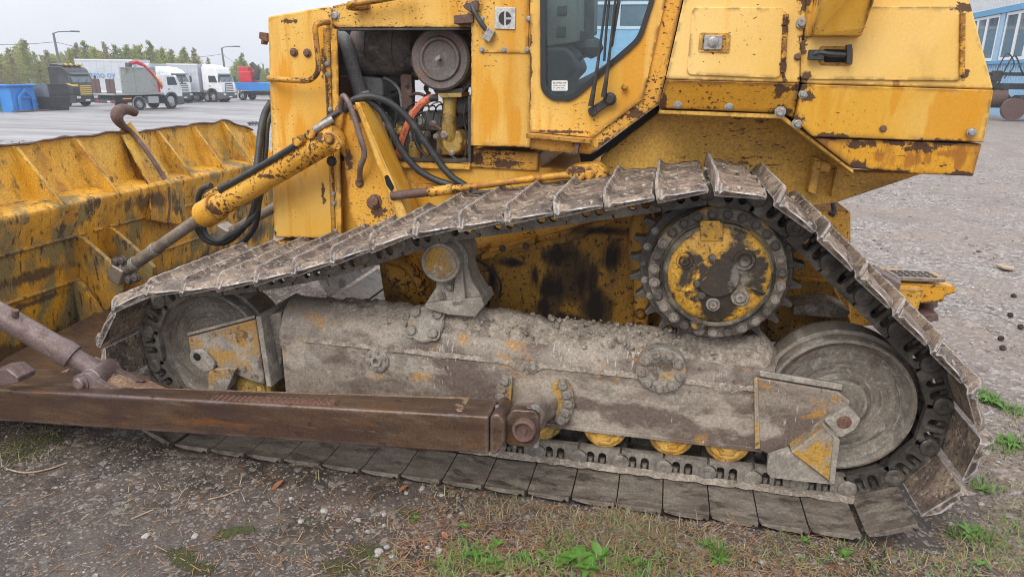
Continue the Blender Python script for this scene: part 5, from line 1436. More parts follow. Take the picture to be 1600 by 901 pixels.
def ground_mat():
    m = bpy.data.materials.new('gravel_yard'); m.use_nodes = True
    t = m.node_tree; N = t.nodes; L = t.links; b = N['Principled BSDF']
    ge = N.new("ShaderNodeNewGeometry")
    sp_ = N.new("ShaderNodeSeparateXYZ"); L.new(ge.outputs['Position'], sp_.inputs[0])
    def nz(sc, lo, hi, seed, det=6):
        mp = N.new("ShaderNodeMapping"); mp.inputs['Scale'].default_value = sc if isinstance(sc, tuple) else (sc, sc, sc); mp.inputs['Location'].default_value = (seed * 3.1, seed * 1.7, seed)
        L.new(ge.outputs['Position'], mp.inputs[0])
        n = N.new("ShaderNodeTexNoise"); n.inputs['Scale'].default_value = 1; n.inputs['Detail'].default_value = det; n.inputs['Roughness'].default_value = .65
        L.new(mp.outputs[0], n.inputs['Vector'])
        r = N.new("ShaderNodeMapRange"); r.inputs[1].default_value = lo; r.inputs[2].default_value = hi; L.new(n.outputs['Fac'], r.inputs[0]); return r.outputs[0]
    def rg_(s, a, b_):
        r = N.new("ShaderNodeMapRange"); r.interpolation_type = 'SMOOTHSTEP'; r.inputs[1].default_value = a; r.inputs[2].default_value = b_; L.new(s, r.inputs[0]); return r.outputs[0]
    def mth(op, a, c):
        n = N.new("ShaderNodeMath"); n.operation = op
        for i, q in enumerate((a, c)):
            if isinstance(q, (int, float)): n.inputs[i].default_value = q
            else: L.new(q, n.inputs[i])
        return n.outputs[0]
    def mixc(f, a, c):
        n = N.new("ShaderNodeMix"); n.data_type = 'RGBA'
        if isinstance(f, (int, float)): n.inputs[0].default_value = f
        else: L.new(f, n.inputs[0])
        for i, q in ((6, a), (7, c)):
            if isinstance(q, tuple): n.inputs[i].default_value = (*q, 1)
            else: L.new(q, n.inputs[i])
        return n.outputs[2]
    vo = N.new("ShaderNodeTexVoronoi"); vo.inputs['Scale'].default_value = 95; L.new(ge.outputs['Position'], vo.inputs['Vector'])
    vo2 = N.new("ShaderNodeTexVoronoi"); vo2.inputs['Scale'].default_value = 38; L.new(ge.outputs['Position'], vo2.inputs['Vector'])
    s1 = N.new("ShaderNodeSeparateColor"); L.new(vo.outputs['Color'], s1.inputs[0])
    s2 = N.new("ShaderNodeSeparateColor"); L.new(vo2.outputs['Color'], s2.inputs[0])
    # pale stony yard
    vo3 = N.new("ShaderNodeTexVoronoi"); vo3.inputs['Scale'].default_value = 15; L.new(ge.outputs['Position'], vo3.inputs['Vector'])
    s3 = N.new("ShaderNodeSeparateColor"); L.new(vo3.outputs['Color'], s3.inputs[0])
    c = mixc(s1.outputs[0], (.085, .070, .060), (.27, .235, .21))
    c = mixc(mth('MULTIPLY', rg_(s3.outputs[0], .55, .95), .55), c, (.34, .30, .275))
    c = mixc(mth('MULTIPLY', rg_(s3.outputs[1], .60, .98), .55), c, (.075, .06, .05))
    c = mixc(mth('MULTIPLY', nz((9, 22, 9), .52, .66, 21, 7), .5), c, (.36, .33, .30))
    c = mixc(mth('MULTIPLY', rg_(s2.outputs[0], .80, .85), .8), c, (.40, .37, .345))
    c = mixc(mth('MULTIPLY', rg_(s2.outputs[1], .92, .95), .6), c, (.075, .06, .052))
    c = mixc(mth('MULTIPLY', nz(.7, .42, .60, 1), .65), c, (.215, .165, .13))
    c = mixc(mth('MULTIPLY', nz((1.1, .5, 1), .50, .68, 12), .5), c, (.105, .095, .09))
    # wet asphalt in the far part of the yard: long streaks, lightened to paint in the sky's reflection
    wet = rg_(sp_.outputs[1], 5, 11)
    a_ = mixc(nz((.10, .45, 1), .42, .62, 3), (.30, .29, .285), (.19, .18, .178))
    a_ = mixc(mth('MULTIPLY', nz((.16, .9, 1), .55, .68, 4), .8), a_, (.10, .095, .095))
    left = rg_(sp_.outputs[0], 2.0, -4.0)
    wl = mth('MULTIPLY', wet, left)
    c = mixc(wl, c, a_)
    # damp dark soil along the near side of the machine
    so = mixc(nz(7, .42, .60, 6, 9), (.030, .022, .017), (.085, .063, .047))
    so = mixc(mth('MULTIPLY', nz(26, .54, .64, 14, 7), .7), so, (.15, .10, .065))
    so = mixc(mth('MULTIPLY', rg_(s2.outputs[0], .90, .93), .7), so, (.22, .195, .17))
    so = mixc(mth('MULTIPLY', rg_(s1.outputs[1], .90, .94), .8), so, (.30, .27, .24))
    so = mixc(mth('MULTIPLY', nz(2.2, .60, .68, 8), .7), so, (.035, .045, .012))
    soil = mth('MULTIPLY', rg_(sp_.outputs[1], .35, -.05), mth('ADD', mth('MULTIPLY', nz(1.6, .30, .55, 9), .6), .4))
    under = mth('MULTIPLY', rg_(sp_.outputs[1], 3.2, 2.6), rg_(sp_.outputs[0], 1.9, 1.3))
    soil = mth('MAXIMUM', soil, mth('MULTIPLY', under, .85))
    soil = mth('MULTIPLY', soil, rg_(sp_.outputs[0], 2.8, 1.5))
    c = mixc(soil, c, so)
    # damp soil blackened along the plates to paint in their contact shade
    contact_shade = mth('MULTIPLY', mth('MULTIPLY', rg_(sp_.outputs[1], -.34, -.08), rg_(sp_.outputs[0], .9, -.4)), nz(4, .34, .52, 17, 8))
    so = mixc(mth('MULTIPLY', contact_shade, .85), so, (.022, .017, .014))
    # grey trodden strip at the near left
    st_ = mth('MULTIPLY', mth('MULTIPLY', rg_(sp_.outputs[1], -.25, -.6), rg_(sp_.outputs[0], -.7, -1.5)), nz(1.8, .3, .6, 10))
    gr = mixc(nz(3.2, .40, .62, 15, 9), (.040, .029, .022), (.095, .075, .060))
    gr = mixc(mth('MULTIPLY', s1.outputs[2], .3), gr, (.16, .145, .135))
    gr = mixc(mth('MULTIPLY', rg_(s1.outputs[0], .93, .96), .8), gr, (.30, .26, .225))
    c = mixc(mth('MULTIPLY', st_, .9), c, gr)
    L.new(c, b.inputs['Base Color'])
    ro = N.new("ShaderNodeMapRange"); ro.inputs[3].default_value = .85; ro.inputs[4].default_value = .30
    L.new(mth('MULTIPLY', wl, nz((.12, .5, 1), .40, .62, 11)), ro.inputs[0]); L.new(ro.outputs[0], b.inputs['Roughness'])
    b.inputs['Specular IOR Level'].default_value = .4
    h = mth('ADD', mth('MULTIPLY', vo.outputs['Distance'], -.8), mth('MULTIPLY', vo2.outputs['Distance'], -1.2))
    bp = N.new("ShaderNodeBump"); bp.inputs['Strength'].default_value = .45; bp.inputs['Distance'].default_value = .009
    L.new(h, bp.inputs['Height'])
    n2 = N.new("ShaderNodeTexNoise"); n2.inputs['Scale'].default_value = 70; n2.inputs['Detail'].default_value = 6; L.new(ge.outputs['Position'], n2.inputs['Vector'])
    bp2 = N.new("ShaderNodeBump"); bp2.inputs['Strength'].default_value = .5; bp2.inputs['Distance'].default_value = .006
    L.new(n2.outputs['Fac'], bp2.inputs['Height']); L.new(bp.outputs[0], bp2.inputs['Normal']); L.new(bp2.outputs[0], b.inputs['Normal'])
    return m
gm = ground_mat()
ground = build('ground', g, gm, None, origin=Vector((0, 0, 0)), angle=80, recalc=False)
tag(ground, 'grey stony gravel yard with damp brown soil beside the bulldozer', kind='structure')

# ---- loose stones, needles and twigs (nobody could count them)
def seen(px, py):
    return WZ(px, py, 0)
def attr_mat(name, cols, rough=.85, trans=0):
    m = bpy.data.materials.new(name); m.use_nodes = True
    N = m.node_tree.nodes; L = m.node_tree.links; b = N['Principled BSDF']
    at = N.new("ShaderNodeNewGeometry")
    r = N.new("ShaderNodeValToRGB"); r.color_ramp.interpolation = 'LINEAR'
    el = r.color_ramp.elements
    while len(el) < len(cols): el.new(.5)
    for i, cc_ in enumerate(cols): el[i].position = i / (len(cols) - 1); el[i].color = (*cc_, 1)
    L.new(at.outputs['Random Per Island'], r.inputs[0]); L.new(r.outputs[0], b.inputs['Base Color'])
    b.inputs['Roughness'].default_value = rough; b.inputs['Specular IOR Level'].default_value = .3
    return m
M['pebble'] = attr_mat('mixed_pebbles', [(.055, .045, .038), (.11, .092, .08), (.17, .14, .12), (.15, .105, .075), (.25, .215, .185), (.12, .10, .095), (.40, .36, .315)])
M['pebble_far'] = attr_mat('pale_coarse_gravel', [(.09, .075, .066), (.16, .14, .125), (.24, .21, .19), (.20, .165, .14), (.30, .27, .25), (.13, .11, .10), (.46, .43, .40)])
M['needle'] = attr_mat('dry_needles', [(.15, .06, .028), (.26, .12, .05), (.34, .21, .11), (.12, .07, .045), (.40, .29, .17), (.20, .08, .035)])
M['straw'] = attr_mat('dry_grass', [(.30, .26, .16), (.22, .17, .09), (.16, .14, .06), (.36, .33, .22)])
M['grass'] = attr_mat('fresh_grass', [(.065, .145, .02), (.095, .20, .03), (.13, .23, .05), (.07, .12, .025)], .6)
M['leaf'] = attr_mat('weed_leaves', [(.075, .19, .02), (.11, .25, .03), (.06, .14, .02), (.14, .27, .05)], .5)
M['moss'] = attr_mat('moss', [(.045, .05, .018), (.065, .068, .024), (.055, .055, .02)], .9)

rg2 = random.Random(3)
def under_track(x, y): return -2.75 < x < 1.28 and -.0 < y < 2.9
peb = MB()
def pebble(mb, x, y, z, r):
    q = Matrix.Rotation(rg2.uniform(0, 6.28), 3, 'Z') @ Matrix.Rotation(rg2.uniform(-.6, .6), 3, 'X')
    sx, sy, sz = r * rg2.uniform(.8, 1.4), r * rg2.uniform(.6, 1), r * rg2.uniform(.4, .75)
    b = len(mb.v); n = 5
    vs = [Vector((0, 0, sz))]
    for hh, k in ((.45, .85), (-.4, .9)):
        for i in range(n):
            a = 2 * pi * i / n + hh
            j = rg2.uniform(.8, 1.15)
            vs.append(Vector((sx * k * cos(a) * j, sy * k * sin(a) * j, sz * hh)))
    for v in vs: mb.v.append(Vector((x, y, z)) + q @ v)
    for i in range(n):
        j = (i + 1) % n
        mb.f.append([b, b + 1 + i, b + 1 + j]); mb.f.append([b + 1 + i, b + 1 + n + i, b + 1 + n + j, b + 1 + j])
def scatter_px():            # even in the picture, so that near ground gets what it needs; the place itself is on the ground
    while True:
        px, py = rg2.uniform(-60, 1660), rg2.uniform(175, 960)
        p = WZ(px, py, 0)
        if p.y > 14 or under_track(p.x, p.y): continue
        return p
cnt = 0
while cnt < 15000:
    # denser towards the camera
    x = rg2.uniform(-5, 3.6); y = -1.7 + 3.2 * rg2.random() ** 1.6
    if under_track(x, y): continue
    cnt += 1
    r = .0035 + .008 * rg2.random() ** 4 + (.012 if rg2.random() < .015 else 0)
    if x < -.9 and y < -.1:
        r *= .5 + .35 * rg2.random()
        if rg2.random() < .62: continue
    pebble(peb, x, y, ground_z(x, y) + r * .15, r)
pef = MB()
for k in range(20000):
    p = scatter_px()
    d = (p - CAM).length
    if d > 5.2:
        r = (.006 + .014 * rg2.random() ** 3) * max(1, d / 6)
        pebble(pef, p.x, p.y, ground_z(p.x, p.y) - r * .1, r)
        continue
    r = .0035 + .009 * rg2.random() ** 3
    if p.x < -.9 and p.y < 0: r *= .6
    pebble(peb, p.x, p.y, ground_z(p.x, p.y) + r * .1, r)
pf = build('gravel', pef, M['pebble_far'], None, origin=Vector(), angle=30, recalc=False)
tag(pf, 'coarse pale gravel strewn over the farther yard', kind='stuff')
po = build('gravel', peb, M['pebble'], None, origin=Vector(), angle=30, recalc=False)
tag(po, 'loose grey and brown pebbles scattered over the yard', kind='stuff')

def blade_strip(mb, p, d, up, L, w, bend, n=2):
    side = d.cross(Vector((0, 0, 1)))
    if side.length < 1e-3: side = Vector((1, 0, 0))
    side.normalize()
    b = len(mb.v)
    for i in range(n + 1):
        t = i / n
        c = p + d * (L * t) * (1 - .3 * up * t) + Vector((0, 0, up * L * (t - bend * t * t)))
        ww = w * (1 - .85 * t if up > .05 else 1)
        mb.v.append(c - side * ww / 2); mb.v.append(c + side * ww / 2)
    for i in range(n):
        mb.f.append([b + 2 * i, b + 2 * i + 1, b + 2 * i + 3, b + 2 * i + 2])
nd = MB()
for k in range(17000):
    if k < 13500:
        x = rg2.gauss(.1, 1.1); y = -.58 + .40 * rg2.gauss(0, 1)
    else:
        p = scatter_px(); x, y = p.x, p.y
        if y > 6: continue
    if y < -1.75 or under_track(x, y): continue
    if x < -1.0 and rg2.random() < .75: continue
    a = rg2.uniform(0, 2 * pi); d = Vector((cos(a), sin(a), rg2.uniform(-.08, .22)))
    z = ground_z(x, y) + rg2.uniform(.003, .010)
    blade_strip(nd, Vector((x, y, z)), d, 0, rg2.uniform(.025, .075), rg2.uniform(.0018, .0032), 0, 1)
no = build('pine_needles', nd, M['needle'], None, origin=Vector(), recalc=False)
tag(no, 'reddish dry pine needles lying over the soil beside the track', kind='stuff')
# dry and green grass
def clump(mb, cx, cy, n, rad, Lr, wr, flat):
    for k in range(n):
        a = rg2.uniform(0, 2 * pi); rr = rad * sqrt(rg2.random())
        x, y = cx + rr * cos(a), cy + rr * sin(a)
        if under_track(x, y): continue
        a2 = rg2.uniform(0, 2 * pi)
        u = rg2.uniform(*flat)
        d = Vector((cos(a2), sin(a2), 0)) * (1.1 - u * .75)
        blade_strip(mb, Vector((x, y, ground_z(x, y) - .002)), d, u, rg2.uniform(*Lr), rg2.uniform(*wr), rg2.uniform(.2, .8), 3)
dg_ = MB(); fg = MB()
for px, py, n, rad in [(980, 825, 240, .10), (1010, 835, 200, .10), (940, 830, 200, .12), (870, 820, 160, .12), (800, 790, 120, .10), (1080, 850, 160, .12), (880, 850, 200, .2), (1000, 860, 200, .2), (1130, 870, 150, .14), (760, 800, 80, .1), (1250, 880, 140, .2), (700, 780, 60, .1), (1560, 690, 120, .14), (1580, 800, 160, .14), (60, 690, 120, .25), (30, 700, 100, .2), (250, 770, 30, .2), (1440, 860, 120, .2), (1590, 660, 100, .14), (1540, 850, 160, .16), (1590, 850, 160, .2), (1570, 740, 140, .16), (1500, 880, 140, .2), (1595, 780, 120, .14), (1400, 880, 120, .25), (640, 860, 80, .3), (420, 800, 40, .3)]:
    p = WZ(px, py, 0); clump(dg_, p.x, p.y, int(n * 1.3), rad, (.03, .11), (.0026, .0052), (.1, .8))
for px, py, n, rad in [(750, 875, 95, .08), (780, 885, 85, .08), (725, 860, 60, .07), (850, 870, 45, .09), (830, 885, 45, .09), (1120, 862, 60, .04), (1125, 872, 40, .04), (980, 885, 70, .1), (1060, 880, 50, .1), (700, 890, 80, .08), (1535, 620, 260, .09), (1555, 628, 120, .07), (1515, 618, 120, .06), (1580, 690, 70, .07), (1540, 755, 60, .08), (1510, 825, 70, .07), (1545, 830, 60, .07), (1000, 895, 80, .1), (900, 895, 80, .1), (880, 858, 60, .1), (600, 890, 30, .1), (1320, 885, 40, .12), (1570, 860, 70, .12), (1590, 820, 60, .1), (1560, 700, 60, .08), (1596, 700, 60, .08), (1480, 880, 50, .12), (1400, 885, 40, .14), (1585, 640, 90, .08), (1230, 870, 40, .12), (920, 845, 50, .15), (1020, 850, 50, .15)]:
    p = WZ(px, py, 0); clump(fg, p.x, p.y, int(n * 1.5), rad, (.03, .095), (.004, .0075), (.35, 1.0))
tag(build('dry_grass', dg_, M['straw'], None, origin=Vector(), recalc=False), 'flattened dry grass along the edge of the track', kind='stuff')
tag(build('green_grass', fg, M['grass'], None, origin=Vector(), recalc=False), 'short fresh grass growing in tufts beside the track', kind='stuff')
# moss cushions
ms = MB()
for px, py, rad in [(372, 829, .022), (388, 827, .015), (290, 880, .026), (312, 889, .03), (356, 834, .02), (345, 838, .015), (20, 705, .08), (45, 690, .06), (70, 684, .05), (570, 860, .04), (640, 800, .03), (530, 885, .04), (280, 868, .03)]:
    c = WZ(px, py, 0)
    for k in range(int(rad * 7000)):
        a = rg2.uniform(0, 6.28); rr = rad * sqrt(rg2.random()) * (1 + .5 * noise.noise(Vector((cos(a) * 1.4, sin(a) * 1.4, px))))
        x, y = c.x + rr * cos(a) * 1.9 + rg2.gauss(0, rad * .35), c.y + rr * sin(a) + rg2.gauss(0, rad * .3)
        pebble(ms, x, y, ground_z(x, y) + .002, rg2.uniform(.003, .006))
tag(build('moss', ms, M['moss'], None, origin=Vector(), recalc=False), 'dark green moss cushions on the trodden soil', kind='stuff')

# ---- weeds: each rosette is a plant with its own leaves
def leaf_mesh(n, L, w, curl, lobes=0):
    mb = MB(); rows = []
    for i in range(n + 1):
        t = i / n
        ww = w * (sin(pi * min(1, .08 + t * .92)) ** .7) * (1 - .25 * t)
        if lobes: ww *= 1 + .25 * sin(t * lobes * 2 * pi)
        z = L * (.45 * t - curl * t * t)
        x = L * t * (1 - .15 * t)
        rows.append([Vector((x, -ww, z + ww * .35)), Vector((x, 0, z)), Vector((x, ww, z + ww * .35))])
    return mb.grid(rows).mesh('leaf', M['leaf'], Vector(), 70, recalc=False)
leaf_kinds = [leaf_mesh(6, 1, .20, .42), leaf_mesh(6, 1, .27, .30), leaf_mesh(8, 1, .16, .5, 4)]
weed_spots = [
 (905, 872, 10, .095, 1, 'largest green weed rosette, in the middle of the near edge below the track plates'),
 (882, 880, 7, .075, 1, 'broad leaved weed just left of the largest weed rosette'),
 (938, 868, 6, .075, 1, 'round leaved weed just right of the largest weed rosette'),
 (918, 890, 7, .07, 0, 'upright weed cut by the near edge below the largest rosette'),
 (990, 882, 6, .055, 0, 'small weed alone between the middle rosettes and the dry grass tuft'),
 (742, 868, 8, .065, 0, 'left weed of the bright patch among short fresh grass'),
 (772, 880, 9, .065, 2, 'lobed weed in the middle of the bright grassy patch'),
 (818, 868, 7, .055, 2, 'small lobed weed at the right end of the bright grassy patch'),
 (852, 866, 6, .055, 2, 'lobed weed directly left of the broad leaved weed'),
 (1100, 857, 6, .055, 2, 'lobed weed beside the thin pale grass tuft near the lower right'),
 (1122, 878, 6, .065, 2, 'larger lobed weed at the near edge under the rear of the track'),
 (727, 822, 5, .045, 0, 'weed with narrow leaves above the bright grassy patch'),
 (648, 808, 5, .035, 1, 'tiny weed on bare soil, farthest left of the weeds'),
 (778, 850, 5, .045, 1, 'small round leaved weed above the bright grassy patch'),
 (1515, 824, 7, .065, 2, 'lobed weed behind the rearmost plates of the track'),
 (1536, 760, 5, .06, 0, 'narrow leaved weed close behind the bent rear plate'),
 (1578, 692, 8, .09, 2, 'lobed weed at the right edge beside the pale stone'),
 (1546, 628, 9, .105, 2, 'right plant of the green clump behind the rear idler'),
 (1522, 620, 9, .105, 2, 'left plant of the green clump behind the rear idler'),
 (1257, 857, 4, .045, 1, 'tiny two leaved weed right at the edge of a track plate'),
 (1319, 877, 4, .045, 1, 'small round leaved weed below the rearmost plates'),
 (1534, 880, 6, .06, 2, 'lobed weed in the lower right corner')]
for i, (px, py, n, L, kd, lab) in enumerate(weed_spots):
    c = WZ(px, py, 0); c.z = ground_z(c.x, c.y)
    wd = tag(empty('weed', c), lab, 'weed', 'green weeds beside the track')
    for k in range(n):
        a = 2 * pi * k / n + rg2.uniform(-.4, .4)
        s = L * rg2.uniform(.65, 1.1)
        place('leaf', leaf_kinds[kd], c + Vector((0, 0, .004)), wd, (rg2.uniform(-.25, .25), rg2.uniform(-.5, .15), a), (s, s, s))

# ---- things lying on the ground
def stone_mesh(seed):
    bm = bmesh.new(); bmesh.ops.create_icosphere(bm, subdivisions=2, radius=1)
    for v in bm.verts:
        v.co *= 1 + .28 * noise.noise(v.co * 1.3 + Vector((seed * 9, 0, 0))); v.co.z *= .62
    me = bpy.data.meshes.new('stone'); bm.to_mesh(me); bm.free()
    me.polygons.foreach_set('use_smooth', [True] * len(me.polygons)); me.set_sharp_from_angle(angle=radians(28))
    return me
M['stone'] = mat('pale_stone', (.36, .33, .30), [((.22, .20, .18), 'noise', (40, 40, 40), .45, .65, .8, 301)], rough=.8, bump=[(90, .3, .003)])
M['stone_dark'] = mat('dark_stone', (.075, .068, .065), [((.14, .12, .11), 'noise', (40, 40, 40), .5, .66, .8, 303)], rough=.7, bump=[(90, .3, .003)])
smes = [stone_mesh(k) for k in range(4)]
for me in smes: me.materials.append(M['stone'])
smed = [stone_mesh(k + 7) for k in range(3)]
for me in smed: me.materials.append(M['stone_dark'])
def stone(px, py, r, me, lab, grp):
    c = WZ(px, py, 0); c.z = ground_z(c.x, c.y) + r * .25
    tag(place('stone', me, c, None, (rg2.uniform(-.3, .3), rg2.uniform(-.3, .3), rg2.uniform(0, 6)), (r, r * rg2.uniform(.7, 1), r * rg2.uniform(.7, 1))), lab, 'stone', grp)
STN = [
 ('pale stone in the loose cluster at the near edge, left of the bright grass', 'cluster of pale stones left of the grass', [(605, 855), (612, 870), (592, 862), (590, 868)]),
 ('small pale stone lying just below the track plates, left of centre', 'pale stones below the track plates', [(635, 775), (690, 778), (722, 800), (703, 803), (660, 770)]),
 ('pale stone scattered on the bare soil between the push arm and the near edge', 'pale stones on the bare soil', [(575, 828), (600, 817), (600, 800), (560, 810), (507, 800), (470, 815), (455, 780)]),
 ('pale stone half hidden at the left end of the bright grassy patch', 'pale stones by the grassy patch', [(668, 855), (686, 860)]),
 ('pale stone at the near edge under the rear half of the track', None, [(1190, 880)]),
 ('pale stone on the damp soil just behind the rearmost track plate', None, [(1490, 806)]),
 ('pale stones lying by the weed behind the rear plate', 'pale stones behind the rear plate', [(1560, 720), (1535, 778)]),
 ('pale stone on the grey trodden ground at the lower left', 'pale stones on the trodden ground', [(305, 840), (228, 838)])]
k = 0
for lab, grp, spots in STN:
    for px, py in spots:
        stone(px, py, rg2.uniform(.010, .019), smes[k % 4], lab, grp); k += 1
for k, (px, py, lab) in enumerate([(150, 745, 'dark stone below the push arm near the left end of the track'), (437, 858, 'dark stone lying among pale gravel at the near edge'), (340, 700, 'dark stone close to the front end of the track plates'), (445, 825, 'small dark stone beside the brown bare patch'), (5, 783, 'dark stone cut by the left edge of the picture')]):
    stone(px, py, rg2.uniform(.014, .022), smed[k % 3], lab, None)
# pine cones
pcm = MB(); 
for k in range(9):
    t = k / 8
    r = .5 * sin(pi * (.12 + .8 * t)) ** .8
    for j in range(7):
        a = 2 * pi * (j + .5 * (k % 2)) / 7
        c = Vector((r * .6 * cos(a), r * .6 * sin(a), t * 1.3 - .65))
        o_ = Vector((cos(a), sin(a), .35)).normalized()
        b = len(pcm.v)
        side = Vector((-sin(a), cos(a), 0)) * .2
        pcm.v += [c - side * .6, c + side * .6, c + o_ * r * .75 + side, c + o_ * r * .75 - side, c + o_ * r * .6 + Vector((0, 0, -.16))]
        pcm.f += [[b, b + 1, b + 2, b + 3], [b, b + 3, b + 4], [b + 1, b + 4, b + 2], [b + 3, b + 2, b + 4]]
M['cone'] = mat('dark_pine_cone', (.045, .03, .022), [((.09, .06, .04), 'noise', (60, 60, 60), .5, .66, .8, 305)], rough=.8)
pcme = pcm.mesh('pine_cone', M['cone'], Vector(), 30, recalc=False)
for px, py, lab in [(1578, 495, 'dark pine cone in the middle of the row on the gravel behind the hitch'), (1594, 514, 'dark pine cone at the right edge of the picture on the gravel'), (1563, 532, 'upper of two dark pine cones lying close together on the gravel'), (1566, 547, 'lower of two dark pine cones lying close together, nearest the track'), (1583, 465, 'farthest dark pine cone on the gravel, right of the hitch')]:
    c = WZ(px, py, 0); c.z += .02
    tag(place('pine_cone', pcme, c, None, (rg2.uniform(1.2, 1.8), rg2.uniform(-.4, .4), rg2.uniform(0, 6)), (.032, .032, .032)), lab, 'pine cone', 'pine cones on the gravel')
c = WZ(1392, 842, 0); c = WZ(540, 799, 0); c.z = ground_z(c.x, c.y) + .015
# fallen leaves and twigs
M['dead_leaf'] = mat('brown_dead_leaf', (.30, .13, .05), [((.18, .08, .035), 'noise', (30, 30, 30), .45, .65, .8, 307)], rough=.7)
lfm = MB(); rws = []
for i in range(7):
    t = i / 6; ww = .38 * sin(pi * (.06 + .9 * t)) ** .8
    rws.append([Vector((t - .5, -ww, .10 * sin(3 * t))), Vector((t - .5, 0, .02)), Vector((t - .5, ww, .12 * cos(2 * t)))])
lfme = lfm.grid(rws).mesh('dead_leaf', M['dead_leaf'], Vector(), 70, recalc=False)
for (px, py, s, lab) in [(435, 762, .05, 'orange brown sliver of dead leaf below the push arm'), (631, 769, .04, 'curled orange dead leaf at the near edge of the track, left one'), (702, 766, .035, 'small orange dead leaf tucked against the track plates'), (695, 836, .03, 'flat brown dead leaf among the weeds left of centre')]:
    c = WZ(px, py, 0); c.z = ground_z(c.x, c.y) + .008
    tag(place('dead_leaf', lfme, c, None, (.2, .3, rg2.uniform(0, 6)), (s * 1.3, s, s)), lab, 'leaf')
M['twig'] = mat('pale_dry_twig', (.36, .28, .19), [((.22, .16, .10), 'noise', (30, 30, 30), .45, .65, .8, 309)], rough=.8)
def twig(pts, r, lab):
    q = []
    for a, b in pts:
        p = WZ(a, b, 0); p.z = ground_z(p.x, p.y) + .008; q.append(p)
    tag(build('twig', MB().tube(q, r, 6, 4), M['twig'], None), lab, 'twig')
twig([(10, 732), (40, 738), (75, 732), (105, 722)], .004, 'long pale stalk bent on the soil below the push arm')
twig([(325, 783), (350, 778), (375, 768)], .003, 'short straight pale stalk on the bare soil below the arm')
twig([(205, 812), (225, 803), (240, 797)], .003, 'pale stalk lying on the grey trodden ground, nearest the left edge')
twig([(1392, 742 + 90), (1400, 825), (1420, 822)], .003, 'thin pale stalk beside the rearmost track plate')
sp_p = [WZ(a, b, 0) for a, b in ((1555, 417), (1565, 416), (1584, 421), (1583, 425), (1566, 422))]
tag(build('wood_splinter', MB().prism([p + Vector((0, 0, .012)) for p in sp_p], (0, 0, .02)), M['twig'], None, bev=.003), 'flat pale wood splinter lying on the gravel right of the tank', 'wood splinter')
# ================================================================== BACKGROUND
def WG(px, py):
    p = WZ(px, py, 0)
    for _ in range(40): p = WZ(px, py, .5 * p.z + .5 * ground_z(p.x, p.y, False))
    return p
M['truck_white'] = mat('white_truck_paint', (.72, .73, .74), [((.55, .55, .55), 'noise', (1.5, 1.5, 1.5), .5, .7, .6, 401)], rough=.35)
M['truck_black'] = mat('black_truck_paint', (.022, .022, .024), rough=.3)
M['truck_yellow'] = mat('yellow_grille_paint', (.70, .48, .08), rough=.4)
M['truck_blue'] = mat('blue_truck_paint', (.03, .13, .32), rough=.4)
M['trailer'] = mat('silver_trailer_wall', (.50, .53, .57), [((.38, .40, .43), 'noise', (.4, .4, 2), .45, .7, .6, 403)], rough=.45)
M['plastic_grey'] = mat('dark_grey_plastic', (.075, .078, .082), rough=.5)
M['tyre'] = mat('truck_tyre', (.022, .022, .022), rough=.8)
M['rim'] = mat('steel_rim', (.40, .41, .42), rough=.4, metal=.4)
M['tint'] = mat('dark_truck_glass', (.035, .045, .05), rough=.08, spec=.8)
M['screen'] = mat('truck_windscreen', (.10, .15, .17), rough=.08, spec=.8)
M['lamp'] = mat('headlamp_glass', (.55, .56, .57), rough=.15)
M['red'] = mat('red_crane_paint', (.55, .02, .03), [((.35, .015, .02), 'noise', (3, 3, 3), .5, .7, .6, 405)], rough=.4)
M['orange_paint'] = mat('orange_marker_paint', (.75, .30, .03), rough=.5)
M['panel_grey'] = mat('weathered_grey_panel', (.30, .32, .30), [((.20, .13, .08), 'noise', (2.2, 2.2, 2.2), .56, .68, .8, 407), ((.42, .44, .42), 'noise', (3, 3, 3), .52, .7, .6, 408)], rough=.6)
M['brown_panel'] = mat('brown_board', (.11, .065, .06), rough=.6)
M['skip_blue'] = mat('blue_skip_paint', (.02, .19, .55), [((.03, .25, .62), 'noise', (1.5, 1.5, 1.5), .5, .7, .7, 409), ((.06, .07, .08), 'noise', (4, 4, 4), .64, .72, .7, 410)], rough=.5)
M['skip_green'] = mat('green_skip_end', (.16, .30, .10), rough=.6)
M['skip_black'] = mat('black_skip_paint', (.022, .025, .03), [((.06, .065, .07), 'noise', (2, 2, 2), .5, .7, .7, 411)], rough=.5)
M['skip_grey'] = mat('grey_skip_face', (.10, .115, .14), [((.15, .165, .19), 'noise', (2, 2, 2), .5, .7, .7, 412)], rough=.5)
M['light_red'] = mat('tail_lamp', (.45, .03, .03), rough=.3)
M['blue_text'] = mat('blue_lettering', (.10, .30, .55), rough=.5)

